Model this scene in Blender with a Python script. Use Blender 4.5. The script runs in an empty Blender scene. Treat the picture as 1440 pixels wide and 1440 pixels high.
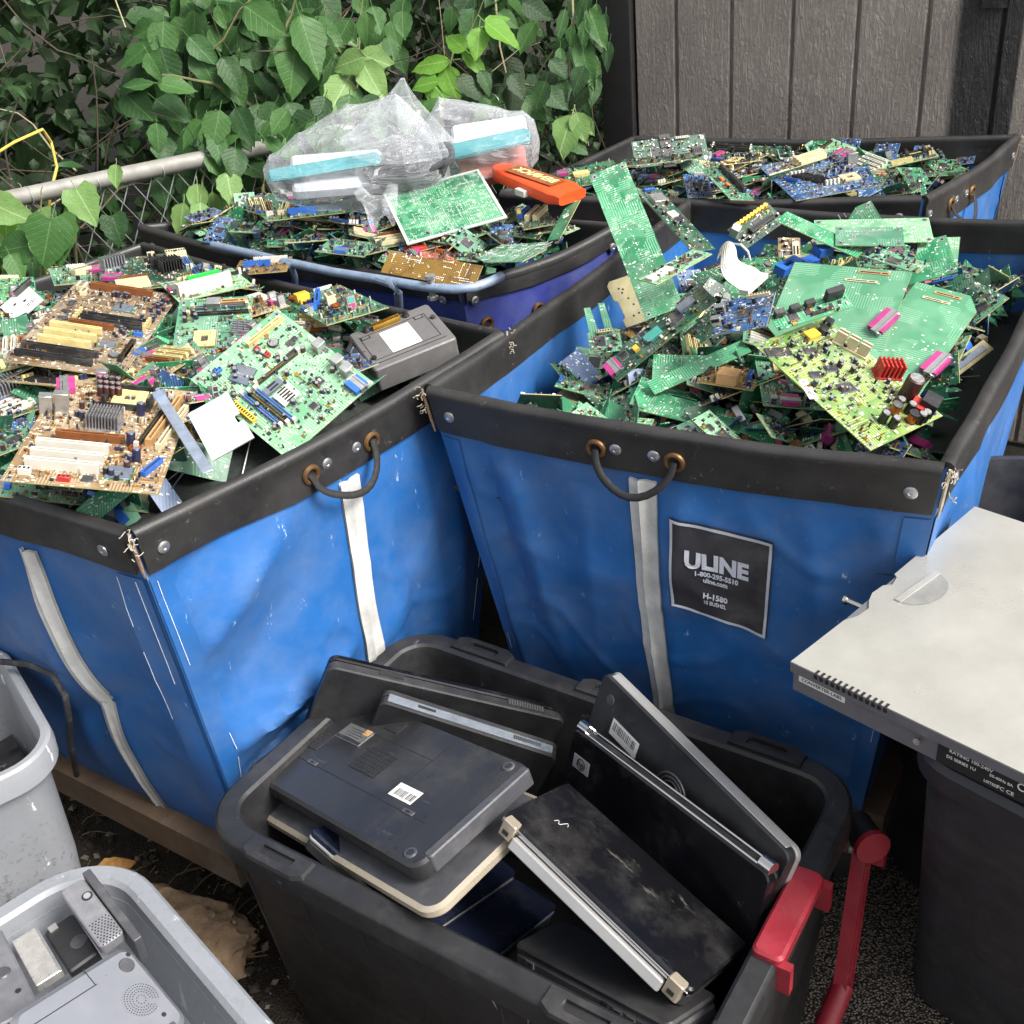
import bpy, math, random
from mathutils import Vector, Matrix, noise

# ------------------------------------------------------------------ camera, sky, sun, exposure
scene = bpy.context.scene
COL = scene.collection
CAM_H = 1.68
PITCH, ROLL, FPX, HALF = math.radians(31.0), math.radians(-6.0), 1550.0, 720.0
FWD = Vector((0, math.cos(PITCH), -math.sin(PITCH)))
_r = Vector((1, 0, 0)); _u = _r.cross(FWD)
RGT = _r*math.cos(ROLL) + _u*math.sin(ROLL)
UPV = -_r*math.sin(ROLL) + _u*math.cos(ROLL)
EYE = Vector((0, 0, CAM_H))

cam = bpy.data.cameras.new('camera')
cam.sensor_width = 36.0
cam.lens = 36.0*FPX/1440.0
cam.clip_start = 0.05
cam.clip_end = 400.0
cam_o = bpy.data.objects.new('camera', cam)
COL.objects.link(cam_o)
cam_o.matrix_world = Matrix((
    (RGT.x, UPV.x, -FWD.x, EYE.x), (RGT.y, UPV.y, -FWD.y, EYE.y),
    (RGT.z, UPV.z, -FWD.z, EYE.z), (0, 0, 0, 1)))
scene.camera = cam_o

SUN_DIR = Vector((0.66, -0.42, 0.80)).normalized()      # towards the sun
world = bpy.data.worlds.new('World')
scene.world = world
world.use_nodes = True
_nt = world.node_tree
_bg = _nt.nodes['Background']
_sky = _nt.nodes.new('ShaderNodeTexSky')
_sky.sky_type = 'NISHITA'
_sky.sun_disc = False
_sky.sun_elevation = math.asin(SUN_DIR.z)
_sky.sun_rotation = math.atan2(SUN_DIR.x, SUN_DIR.y)
_sky.air_density = 1.2
_sky.dust_density = 4.0
_hs = _nt.nodes.new('ShaderNodeHueSaturation')          # thin overcast: a whiter sky
_hs.inputs['Saturation'].default_value = 0.18
_nt.links.new(_sky.outputs[0], _hs.inputs['Color'])
_nt.links.new(_hs.outputs[0], _bg.inputs['Color'])
_bg.inputs['Strength'].default_value = 0.15

sun = bpy.data.lights.new('sun', 'SUN')
sun.energy = 3.2
sun.angle = math.radians(22)
sun.color = (1.0, 0.965, 0.91)
sun_o = bpy.data.objects.new('sun', sun)
COL.objects.link(sun_o)
sun_o.rotation_euler = SUN_DIR.to_track_quat('Z', 'Y').to_euler()

vs = scene.view_settings
vs.view_transform = 'Standard'
vs.look = 'None'
vs.gamma = 1.0
vs.use_curve_mapping = False
vs.exposure = 0.95

# ------------------------------------------------------------------ helpers
def ray(px, py):
    return FWD*FPX + RGT*(px-HALF) + UPV*(HALF-py)
def at(px, py, z):
    d = ray(px, py)
    return EYE + d*((z-CAM_H)/d.z)
def at_dist(px, py, dist):
    return EYE + ray(px, py).normalized()*dist
def lerp(a, b, t):
    return a + (b-a)*t
def nz(x, y, z=0.0):
    return noise.noise(Vector((x, y, z)))

def tag(o, label=None, cat=None, group=None, kind=None):
    if label: o['label'] = label
    if cat: o['category'] = cat
    if group: o['group'] = group
    if kind: o['kind'] = kind
    return o
def empty(name, label=None, cat=None, group=None, loc=(0, 0, 0), mw=None):
    o = bpy.data.objects.new(name, None)
    o.empty_display_size = 0.05
    COL.objects.link(o)
    if mw is not None: o.matrix_basis = mw
    else: o.location = loc
    return tag(o, label, cat, group)
def link(name, me, parent=None, loc=None, mat=None):
    o = bpy.data.objects.new(name, me)
    COL.objects.link(o)
    if parent is not None: o.parent = parent
    if mat is not None: o.matrix_basis = mat
    elif loc is not None: o.location = loc
    return o
def frame(C, X, N):
    X = Vector(X); N = Vector(N).normalized()
    X = (X - N*X.dot(N)).normalized(); Y = N.cross(X)
    return Matrix(((X.x, Y.x, N.x, C[0]), (X.y, Y.y, N.y, C[1]), (X.z, Y.z, N.z, C[2]), (0, 0, 0, 1)))
def look(C, axis_y, n):
    """frame with +Y along axis_y and +Z near n"""
    Y = Vector(axis_y).normalized(); n = Vector(n)
    n = (n - Y*n.dot(Y)).normalized(); X = Y.cross(n)
    return Matrix(((X.x, Y.x, n.x, C[0]), (X.y, Y.y, n.y, C[1]), (X.z, Y.z, n.z, C[2]), (0, 0, 0, 1)))

class MB:
    """collects faces; build() links them as ONE mesh object"""
    def __init__(s): s.v = []; s.f = []; s.m = []; s.s = []
    def add(s, vs, fs, m=0, smooth=False):
        b = len(s.v); s.v += [tuple(v) for v in vs]
        for f in fs:
            s.f.append(tuple(i+b for i in f)); s.m.append(m); s.s.append(smooth)
        return s
    def box(s, c, d, m=0, M=None):
        x, y, z = d[0]/2, d[1]/2, d[2]/2
        vs = [Vector((c[0]+a*x, c[1]+b*y, c[2]+e*z)) for e in (-1, 1) for b in (-1, 1) for a in (-1, 1)]
        if M is not None: vs = [M @ v for v in vs]
        return s.add(vs, [(0, 2, 3, 1), (4, 5, 7, 6), (0, 1, 5, 4), (2, 6, 7, 3), (0, 4, 6, 2), (1, 3, 7, 5)], m)
    def bar(s, a, b, wx, wz, m=0, up=Vector((0, 0, 1))):
        a = Vector(a); b = Vector(b); d = b-a
        M = look((a+b)/2, d, up)
        return s.box((0, 0, 0), (wx, d.length, wz), m, M)
    def cyl(s, c, r, h, n=12, m=0, mt=None, r2=None, M=None, smooth=True, cap=True):
        r2 = r if r2 is None else r2
        lo = [Vector((c[0]+r*math.cos(2*math.pi*i/n), c[1]+r*math.sin(2*math.pi*i/n), c[2])) for i in range(n)]
        hi = [Vector((c[0]+r2*math.cos(2*math.pi*i/n), c[1]+r2*math.sin(2*math.pi*i/n), c[2]+h)) for i in range(n)]
        if M is not None: lo = [M @ v for v in lo]; hi = [M @ v for v in hi]
        s.add(lo+hi, [(i, (i+1) % n, n+(i+1) % n, n+i) for i in range(n)], m, smooth)
        if cap:
            s.add(hi, [tuple(range(n))], m if mt is None else mt)
            s.add(lo, [tuple(reversed(range(n)))], m)
        return s
    def tube(s, pts, r, n=8, m=0, closed=False, flat=1.0, cap=True, upv=None):
        pts = [Vector(p) for p in pts]; N = len(pts); vs = []; pa = None
        for i, p in enumerate(pts):
            if closed: d = pts[(i+1) % N]-pts[i-1]
            else: d = pts[min(i+1, N-1)]-pts[max(i-1, 0)]
            if d.length < 1e-9: d = Vector((0, 0, 1))
            d.normalize()
            if pa is None:
                pa = (upv or (Vector((0, 0, 1)) if abs(d.z) < .9 else Vector((1, 0, 0))))
            a = pa - d*pa.dot(d)
            if a.length < 1e-6: a = d.orthogonal()
            a.normalize(); pa = a; b = d.cross(a)
            rr = r[i] if isinstance(r, (list, tuple)) else r
            for k in range(n):
                t = 2*math.pi*k/n
                vs.append(p + a*rr*math.cos(t)*flat + b*rr*math.sin(t))
        fs = []
        for i in range(N if closed else N-1):
            for k in range(n):
                j = (i+1) % N
                fs.append((i*n+k, i*n+(k+1) % n, j*n+(k+1) % n, j*n+k))
        s.add(vs, fs, m, True)
        if cap and not closed:
            s.add(vs[:n], [tuple(reversed(range(n)))], m); s.add(vs[-n:], [tuple(range(n))], m)
        return s
    def grid(s, fn, nu, nv, m=0, flip=False, smooth=True):
        vs = [fn(i/nu, j/nv) for j in range(nv+1) for i in range(nu+1)]
        w = nu+1; fs = []
        for j in range(nv):
            for i in range(nu):
                q = (j*w+i, j*w+i+1, (j+1)*w+i+1, (j+1)*w+i)
                fs.append(tuple(reversed(q)) if flip else q)
        return s.add(vs, fs, m, smooth)
    def loft(s, rings, m=0, smooth=True, cap0=False, cap1=False, closed=True):
        n = len(rings[0]); vs = [v for r in rings for v in r]; fs = []
        for j in range(len(rings)-1):
            for i in range(n if closed else n-1):
                k = (i+1) % n
                fs.append((j*n+i, j*n+k, (j+1)*n+k, (j+1)*n+i))
        s.add(vs, fs, m, smooth)
        if cap0: s.add(rings[0], [tuple(reversed(range(n)))], m)
        if cap1: s.add(rings[-1], [tuple(range(n))], m)
        return s
    def mesh(s, name, mats):
        me = bpy.data.meshes.new(name)
        me.from_pydata(s.v, [], s.f)
        for k in (mats if isinstance(mats, (list, tuple)) else [mats]): me.materials.append(k)
        me.polygons.foreach_set('material_index', s.m)
        me.polygons.foreach_set('use_smooth', s.s)
        me.update()
        if any(s.s): me.set_sharp_from_angle(angle=math.radians(38))
        return me
    def build(s, name, mats, parent=None, loc=None, mat=None):
        return link(name, s.mesh(name, mats), parent, loc, mat)

def rrect(w, h, r, z, n=5, inset=0.0):
    w -= 2*inset; h -= 2*inset; r = max(min(r-inset, w/2-1e-4, h/2-1e-4), 5e-4); out = []
    for cx, cy, a0 in ((w/2-r, h/2-r, 0), (-w/2+r, h/2-r, 90), (-w/2+r, -h/2+r, 180), (w/2-r, -h/2+r, 270)):
        for i in range(n+1):
            a = math.radians(a0 + 90*i/n)
            out.append(Vector((cx+r*math.cos(a), cy+r*math.sin(a), z)))
    return out
def slab(mb, w, h, z0, z1, r=.004, b=.0012, m=0, mt=None, n=4, M=None):
    """rounded-corner plate with chamfered edges; mt = material of the top face"""
    rings = [rrect(w, h, r, z0, n, b), rrect(w, h, r, z0+b, n), rrect(w, h, r, z1-b, n), rrect(w, h, r, z1, n, b)]
    if M is not None: rings = [[M @ v for v in q] for q in rings]
    mb.loft(rings, m, True, True, False)
    mb.add(rings[-1], [tuple(range(len(rings[-1])))], m if mt is None else mt)
    return mb

def text_geo(txt, size, bold=0.0, spacing=1.0):
    """flat outline of lettering: verts (x,y), faces; origin centred"""
    cu = bpy.data.curves.new('lettering', 'FONT')
    cu.body = txt; cu.size = size; cu.offset = bold; cu.align_x = 'CENTER'; cu.align_y = 'CENTER'
    cu.space_character = spacing; cu.resolution_u = 3
    o = bpy.data.objects.new('lettering_source', cu)
    COL.objects.link(o)
    dg = bpy.context.evaluated_depsgraph_get()
    me = bpy.data.meshes.new_from_object(o.evaluated_get(dg))
    v = [tuple(x.co) for x in me.vertices]; f = [tuple(p.vertices) for p in me.polygons]
    bpy.data.objects.remove(o); bpy.data.curves.remove(cu); bpy.data.meshes.remove(me)
    return v, f

# ------------------------------------------------------------------ materials
def lin(c):
    """sRGB 0-255 -> linear"""
    return tuple(((x/255)/12.92 if x/255 <= .04045 else ((x/255+.055)/1.055)**2.4) for x in c)
class NT:
    def __init__(s, name):
        s.mat = bpy.data.materials.new(name); s.mat.use_nodes = True
        s.t = s.mat.node_tree; s.b = s.t.nodes['Principled BSDF']; s.out = s.t.nodes['Material Output']
    def n(s, kind, **kw):
        q = s.t.nodes.new(kind)
        for k, v in kw.items():
            if k in q.inputs.keys(): q.inputs[k].default_value = v
            else: setattr(q, k, v)
        return q
    def l(s, a, b): s.t.links.new(a, b)
    def coords(s, rand=True, scale=(1, 1, 1)):
        tc = s.n('ShaderNodeTexCoord')
        mp = s.n('ShaderNodeMapping'); mp.inputs['Scale'].default_value = scale
        s.l(tc.outputs['Object'], mp.inputs['Vector'])
        if rand:
            oi = s.n('ShaderNodeObjectInfo')
            mu = s.n('ShaderNodeVectorMath', operation='SCALE'); mu.inputs[0].default_value = (37., 61., 23.)
            s.l(oi.outputs['Random'], mu.inputs['Scale'])
            s.l(mu.outputs[0], mp.inputs['Location'])
        return mp.outputs[0]
    def noise(s, vec, scale, detail=4, rough=.6, dist=0.0):
        q = s.n('ShaderNodeTexNoise'); q.inputs['Scale'].default_value = scale
        q.inputs['Detail'].default_value = detail; q.inputs['Roughness'].default_value = rough
        q.inputs['Distortion'].default_value = dist
        s.l(vec, q.inputs['Vector']); return q.outputs['Fac']
    def ramp(s, fac, lo, hi, a=0.0, b=1.0):
        q = s.n('ShaderNodeMapRange'); q.inputs['From Min'].default_value = lo; q.inputs['From Max'].default_value = hi
        q.inputs['To Min'].default_value = a; q.inputs['To Max'].default_value = b
        s.l(fac, q.inputs['Value']); return q.outputs[0]
    def math(s, op, a, b=None):
        q = s.n('ShaderNodeMath', operation=op)
        for i, x in enumerate((a, b)):
            if x is None: continue
            if isinstance(x, (int, float)): q.inputs[i].default_value = x
            else: s.l(x, q.inputs[i])
        return q.outputs[0]
    def mix(s, fac, a, b):
        q = s.n('ShaderNodeMix', data_type='RGBA')
        for k, x in ((0, fac), (6, a), (7, b)):
            if isinstance(x, (int, float)): q.inputs[k].default_value = x
            elif isinstance(x, tuple): q.inputs[k].default_value = (*x[:3], 1)
            else: s.l(x, q.inputs[k])
        return q.outputs[2]
    def bump(s, h, strength=.3, dist=.001):
        q = s.n('ShaderNodeBump'); q.inputs['Strength'].default_value = strength; q.inputs['Distance'].default_value = dist
        s.l(h, q.inputs['Height']); s.l(q.outputs[0], s.b.inputs['Normal']); return q
    def set(s, color=None, rough=None, metal=None, spec=None):
        for k, x in (('Base Color', color), ('Roughness', rough), ('Metallic', metal), ('Specular IOR Level', spec)):
            if x is None: continue
            if isinstance(x, tuple): s.b.inputs[k].default_value = (*x[:3], 1)
            elif isinstance(x, (int, float)): s.b.inputs[k].default_value = x
            else: s.l(x, s.b.inputs[k])
        return s.mat

def plain(name, c, rough=.5, metal=0.0, var=.18, scale=60., bump=.0, dust=0.0, dustc=(150, 145, 135)):
    """painted / moulded surface: slight tone variation, optional dust and relief"""
    k = NT(name); v = k.coords(); c = lin(c)
    n1 = k.noise(v, scale)
    col = k.mix(k.ramp(n1, .3, .7), tuple(x*(1-var) for x in c), tuple(min(1, x*(1+var)) for x in c))
    r = k.ramp(k.noise(v, scale*2.3), .25, .75, max(.03, rough-.1), min(1, rough+.12))
    if dust:
        d = k.ramp(k.noise(v, scale*.35, 6, .7), .5, .72, 0, dust)
        col = k.mix(d, col, lin(dustc))
    if bump: k.bump(k.noise(v, scale*6, 3), bump, .0006)
    return k.set(col, r, metal)

def pcb(name, base, trace, pad=(205, 205, 190), silk=(225, 230, 220), dens=.5, solder=.0, rough=.38, silk_amt=.5, tin=.0):
    """printed board: routed traces, pads, white legend"""
    k = NT(name); v = k.coords()
    b, t, p, s = lin(base), lin(trace), lin(pad), lin(silk)
    cell = k.n('ShaderNodeTexVoronoi', distance='CHEBYCHEV'); cell.inputs['Scale'].default_value = 34
    k.l(v, cell.inputs['Vector'])
    sep = k.n('ShaderNodeSeparateColor'); k.l(cell.outputs['Color'], sep.inputs[0])
    wx = k.n('ShaderNodeTexWave', bands_direction='X'); wy = k.n('ShaderNodeTexWave', bands_direction='Y')
    for w in (wx, wy):
        w.inputs['Scale'].default_value = 75; w.inputs['Distortion'].default_value = 1.2
        w.inputs['Detail'].default_value = 0; w.inputs['Detail Scale'].default_value = .4
        k.l(v, w.inputs['Vector'])
    pick = k.math('GREATER_THAN', sep.outputs[0], .5)
    ln = k.n('ShaderNodeMix'); k.l(pick, ln.inputs[0]); k.l(wx.outputs['Fac'], ln.inputs[2]); k.l(wy.outputs['Fac'], ln.inputs[3])
    lines = k.math('MULTIPLY', k.ramp(ln.outputs[0], .55, .75), k.math('LESS_THAN', sep.outputs[1], dens))
    big = k.ramp(k.noise(v, 14, 2), .48, .56, 0, .35)
    col = k.mix(big, b, t)
    col = k.mix(lines, col, t)
    # tinned copper areas and tonal drift
    dr = k.ramp(k.noise(v, 5, 3), .3, .7, -.12, .12)
    col = k.mix(k.math('ADD', .12, dr), col, tuple(x*.45 for x in b))
    if tin:
        m = k.math('MULTIPLY', k.ramp(k.noise(v, 60, 5, .75), .56, .62, 0, tin), 1.0)
        col = k.mix(m, col, p)
    dots = k.n('ShaderNodeTexVoronoi'); dots.inputs['Scale'].default_value = 210; dots.inputs['Randomness'].default_value = .55
    k.l(v, dots.inputs['Vector'])
    ds = k.n('ShaderNodeSeparateColor'); k.l(dots.outputs['Color'], ds.inputs[0])
    dot = k.math('MULTIPLY', k.math('LESS_THAN', dots.outputs['Distance'], .27),
                 k.math('LESS_THAN', ds.outputs[0], .14 + solder))
    dot = k.math('MULTIPLY', dot, k.ramp(k.noise(v, 22, 2), .50-solder*.35, .55-solder*.35))
    sk = k.n('ShaderNodeTexVoronoi', distance='CHEBYCHEV'); sk.inputs['Scale'].default_value = 150
    mp = k.n('ShaderNodeMapping'); mp.inputs['Scale'].default_value = (1, 2.1, 1); k.l(v, mp.inputs['Vector'])
    k.l(mp.outputs[0], sk.inputs['Vector'])
    ss = k.n('ShaderNodeSeparateColor'); k.l(sk.outputs['Color'], ss.inputs[0])
    slk = k.math('MULTIPLY', k.math('LESS_THAN', sk.outputs['Distance'], .33), k.math('LESS_THAN', ss.outputs[1], .17*silk_amt))
    col = k.mix(k.math('MULTIPLY', slk, .65), col, s)
    col = k.mix(dot, col, p)
    du = k.ramp(k.noise(v, 9, 6, .7), .5, .8, 0, .35)
    col = k.mix(du, col, lin((150, 152, 140)))
    k.bump(k.math('ADD', k.math('MULTIPLY', lines, .4), dot), .35, .0004)
    return k.set(col, k.ramp(du, 0, .3, rough, rough+.3), 0.0)

M = {}
def mats():
    M['black'] = plain('black_plastic', (30, 30, 32), .45, var=.25, dust=.25)
    M['chip'] = plain('chip_epoxy', (44, 45, 50), .35, var=.2, dust=.35)
    M['chipgrey'] = plain('chip_lid', (88, 95, 108), .35, var=.12, dust=.3)
    M['cream'] = plain('cream_plastic', (190, 178, 144), .5, dust=.2)
    M['yellowcream'] = plain('yellow_socket_plastic', (192, 176, 120), .5)
    M['white'] = plain('white_plastic', (186, 183, 172), .5, var=.06, dust=.15)
    M['brownslot'] = plain('brown_slot_plastic', (112, 66, 34), .45)
    M['tanslot'] = plain('tan_slot_plastic', (168, 130, 86), .5)
    M['blueplas'] = plain('blue_plastic', (42, 92, 170), .4)
    M['magenta'] = plain('magenta_plastic', (158, 52, 112), .42)
    M['teal'] = plain('teal_plastic', (60, 140, 130), .45)
    M['greenplas'] = plain('green_plastic', (36, 176, 66), .4)
    M['redplas'] = plain('red_plastic_part', (168, 46, 42), .4)
    M['yellow'] = plain('yellow_component', (206, 166, 52), .45)
    M['orangec'] = plain('orange_component', (214, 104, 40), .5)
    M['silver'] = plain('tinned_metal', (182, 182, 180), .36, .85, var=.12, dust=.2)
    M['alu'] = plain('aluminium', (178, 178, 182), .38, .85, var=.1, dust=.15)
    M['gold'] = plain('gold_contacts', (196, 156, 70), .32, .9)
    M['copper'] = plain('copper_winding', (176, 92, 44), .36, .75, scale=400)
    M['capblue'] = plain('capacitor_sleeve_blue', (36, 38, 66), .35)
    M['capbrown'] = plain('capacitor_sleeve_brown', (62, 34, 32), .35)
    M['capblack'] = plain('capacitor_sleeve_black', (24, 24, 26), .35)
    M['edge'] = plain('board_edge_resin', (150, 140, 92), .7)
    M['paper'] = plain('paper_sticker', (208, 206, 202), .75, var=.05)
    M['ribbon'] = plain('ribbon_cable_white', (186, 181, 170), .55, var=.05, scale=20)
    M['ink'] = plain('printed_ink', (22, 22, 24), .8)
    g = {}
    M['pcb_green'] = pcb('pcb_green', (30, 92, 62), (70, 138, 98), dens=.5)
    M['pcb_bright'] = pcb('pcb_bright_green', (34, 116, 76), (92, 166, 122), dens=.5, solder=.15, silk_amt=.6)
    M['pcb_solder'] = pcb('pcb_solder_side', (34, 110, 72), (108, 168, 130), dens=.6, solder=.22, tin=.28, silk_amt=.3)
    M['pcb_dark'] = pcb('pcb_dark_green', (22, 58, 44), (46, 96, 72), dens=.5)
    M['pcb_pale'] = pcb('pcb_pale_green', (98, 148, 112), (150, 190, 150), dens=.55, silk_amt=.9)
    M['pcb_mid'] = pcb('pcb_dusty_green', (70, 122, 96), (106, 158, 126), dens=.4, solder=.0, silk_amt=.35)
    M['pcb_bare'] = pcb('pcb_bare_green', (76, 134, 100), (116, 166, 134), dens=.42, solder=.0, silk_amt=.12)
    M['pcb_yellow'] = pcb('pcb_yellow_green', (92, 128, 62), (160, 170, 100), dens=.6, silk_amt=.6)
    M['pcb_blue'] = pcb('pcb_blue', (34, 66, 112), (76, 116, 160), dens=.5, silk_amt=1.0)
    M['pcb_tan'] = pcb('pcb_tan', (126, 102, 72), (168, 148, 118), dens=.55, silk_amt=1.1)
    M['pcb_brown'] = pcb('pcb_brown', (106, 86, 66), (156, 140, 118), dens=.55, silk_amt=1.1)
    M['pcb_olive'] = pcb('pcb_olive', (100, 74, 28), (146, 114, 50), dens=.6, solder=.05, silk_amt=.2)
    M['pcb_orange'] = pcb('pcb_orange', (176, 84, 42), (222, 140, 92), dens=.7, tin=.3, silk_amt=.2)
    M['pcb_red'] = pcb('pcb_red', (150, 70, 56), (196, 120, 96), dens=.5)
    M['plate_olive'] = plain('olive_plate', (134, 126, 92), .6, dust=.3)
    M['board_white'] = plain('white_laminate', (188, 194, 188), .6, dust=.2)
mats()
# ------------------------------------------------------------------ ground
def make_ground():
    k = NT('ground_dirt_and_asphalt'); v = k.coords(False)
    dirt = k.mix(k.ramp(k.noise(v, 7, 8, .7), .3, .7), lin((30, 27, 23)), lin((62, 52, 42)))
    dirt = k.mix(k.ramp(k.noise(v, 90, 4), .58, .72, 0, .6), dirt, lin((88, 78, 66)))
    vo = k.n('ShaderNodeTexVoronoi'); vo.inputs['Scale'].default_value = 230; k.l(v, vo.inputs['Vector'])
    sp = k.n('ShaderNodeSeparateColor'); k.l(vo.outputs['Color'], sp.inputs[0])
    asp = k.mix(sp.outputs[0], lin((124, 112, 100)), lin((190, 174, 156)))
    asp = k.mix(k.ramp(vo.outputs['Distance'], .25, .6), asp, lin((40, 36, 33)))
    asp = k.mix(k.ramp(k.noise(v, 3.2, 5), .35, .7, 0, .4), asp, lin((70, 62, 56)))
    sx = k.n('ShaderNodeSeparateXYZ'); k.l(v, sx.inputs[0])
    edge = k.math('ADD', sx.outputs[0], k.ramp(k.noise(v, 2.5, 5), 0, 1, -.35, .35))
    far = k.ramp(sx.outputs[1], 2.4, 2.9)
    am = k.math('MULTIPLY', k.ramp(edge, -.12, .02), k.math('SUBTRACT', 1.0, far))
    shaded_mould = k.mix(k.ramp(k.noise(v, 18, 7, .7), .3, .7), lin((20, 18, 13)), lin((44, 40, 26)))  # far ground: leaf mould, with the thicket's shade put into its colour
    col = k.mix(far, k.mix(am, dirt, asp), shaded_mould)
    k.bump(k.math('ADD', k.math('MULTIPLY', vo.outputs['Distance'], .8), k.noise(v, 24, 6, .7)), .9, .006)
    m = k.set(col, .9, 0.0, .3)
    xs = sorted(set([-60, -30, -15, -8, -5, -3.5] + [-2.5+.05*i for i in range(101)] + [3.5, 5, 8, 15, 30, 60]))
    ys = sorted(set([-40, -20, -8, -3, -1, 0] + [.4+.05*i for i in range(73)] + [5, 7, 10, 15, 25, 45, 80]))
    vs_ = []
    for y in ys:
        for x in xs:
            h = .02*nz(x*2, y*2)+.012*nz(x*7, y*7, 3)
            if x > -.1: h *= .25
            if abs(x) > 3 or y > 4.2 or y < .3: h = 0
            vs_.append((x, y, h))
    w = len(xs)
    fs = [(j*w+i, j*w+i+1, (j+1)*w+i+1, (j+1)*w+i) for j in range(len(ys)-1) for i in range(w-1)]
    o = MB().add(vs_, fs, 0, True).build('ground', m)
    tag(o, kind='structure')
make_ground()

def make_litter():
    """loose stones, clods and dead stems lying on the dirt by the left truck"""
    rng = random.Random(5); mb = MB()
    for i in range(640):
        p = at(rng.uniform(60, 420), rng.uniform(1040, 1440), .0)
        s = rng.choice((.003, .004, .005, .008, .012))*rng.uniform(.7, 1.4)
        r = Matrix.Rotation(rng.uniform(0, 6), 4, 'Z') @ Matrix.Rotation(rng.uniform(-.6, .6), 4, 'X')
        Mx = Matrix.Translation((p.x, p.y, .012*nz(p.x*7, p.y*7, 3)+.02*nz(p.x*2, p.y*2)+s*.4)) @ r
        vs_ = [Mx @ Vector((s*a*rng.uniform(.6, 1), s*b*rng.uniform(.6, 1), s*.7*c*rng.uniform(.6, 1)))
               for a, b, c in ((1, 0, 0), (-1, 0, 0), (0, 1, 0), (0, -1, 0), (0, 0, 1), (0, 0, -1))]
        mb.add(vs_, [(0, 2, 4), (2, 1, 4), (1, 3, 4), (3, 0, 4), (2, 0, 5), (1, 2, 5), (3, 1, 5), (0, 3, 5)], rng.choice((0, 0, 1)))
    for i in range(70):
        p = at(rng.uniform(100, 330), rng.uniform(1090, 1420), .01)
        a = rng.uniform(-.3, 1.3); L = rng.uniform(.05, .16); q = p
        pts = []
        for j in range(6):
            pts.append(Vector((q.x, q.y, .012+.012*math.sin(j*.9+i)+.01*nz(q.x*9, q.y*9))))
            a += rng.uniform(-.25, .25); q = q + Vector((math.cos(a), math.sin(a), 0))*L/5
        mb.tube(pts, .0012, 4, 2)
    o = mb.build('ground_litter', [plain('dark_clod', (52, 45, 40), .95), plain('pale_stone', (116, 106, 96), .9), plain('dry_stem', (112, 100, 78), .8)])
    tag(o, 'loose stones and dry stems scattered over the dirt', kind='stuff')
make_litter()

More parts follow.
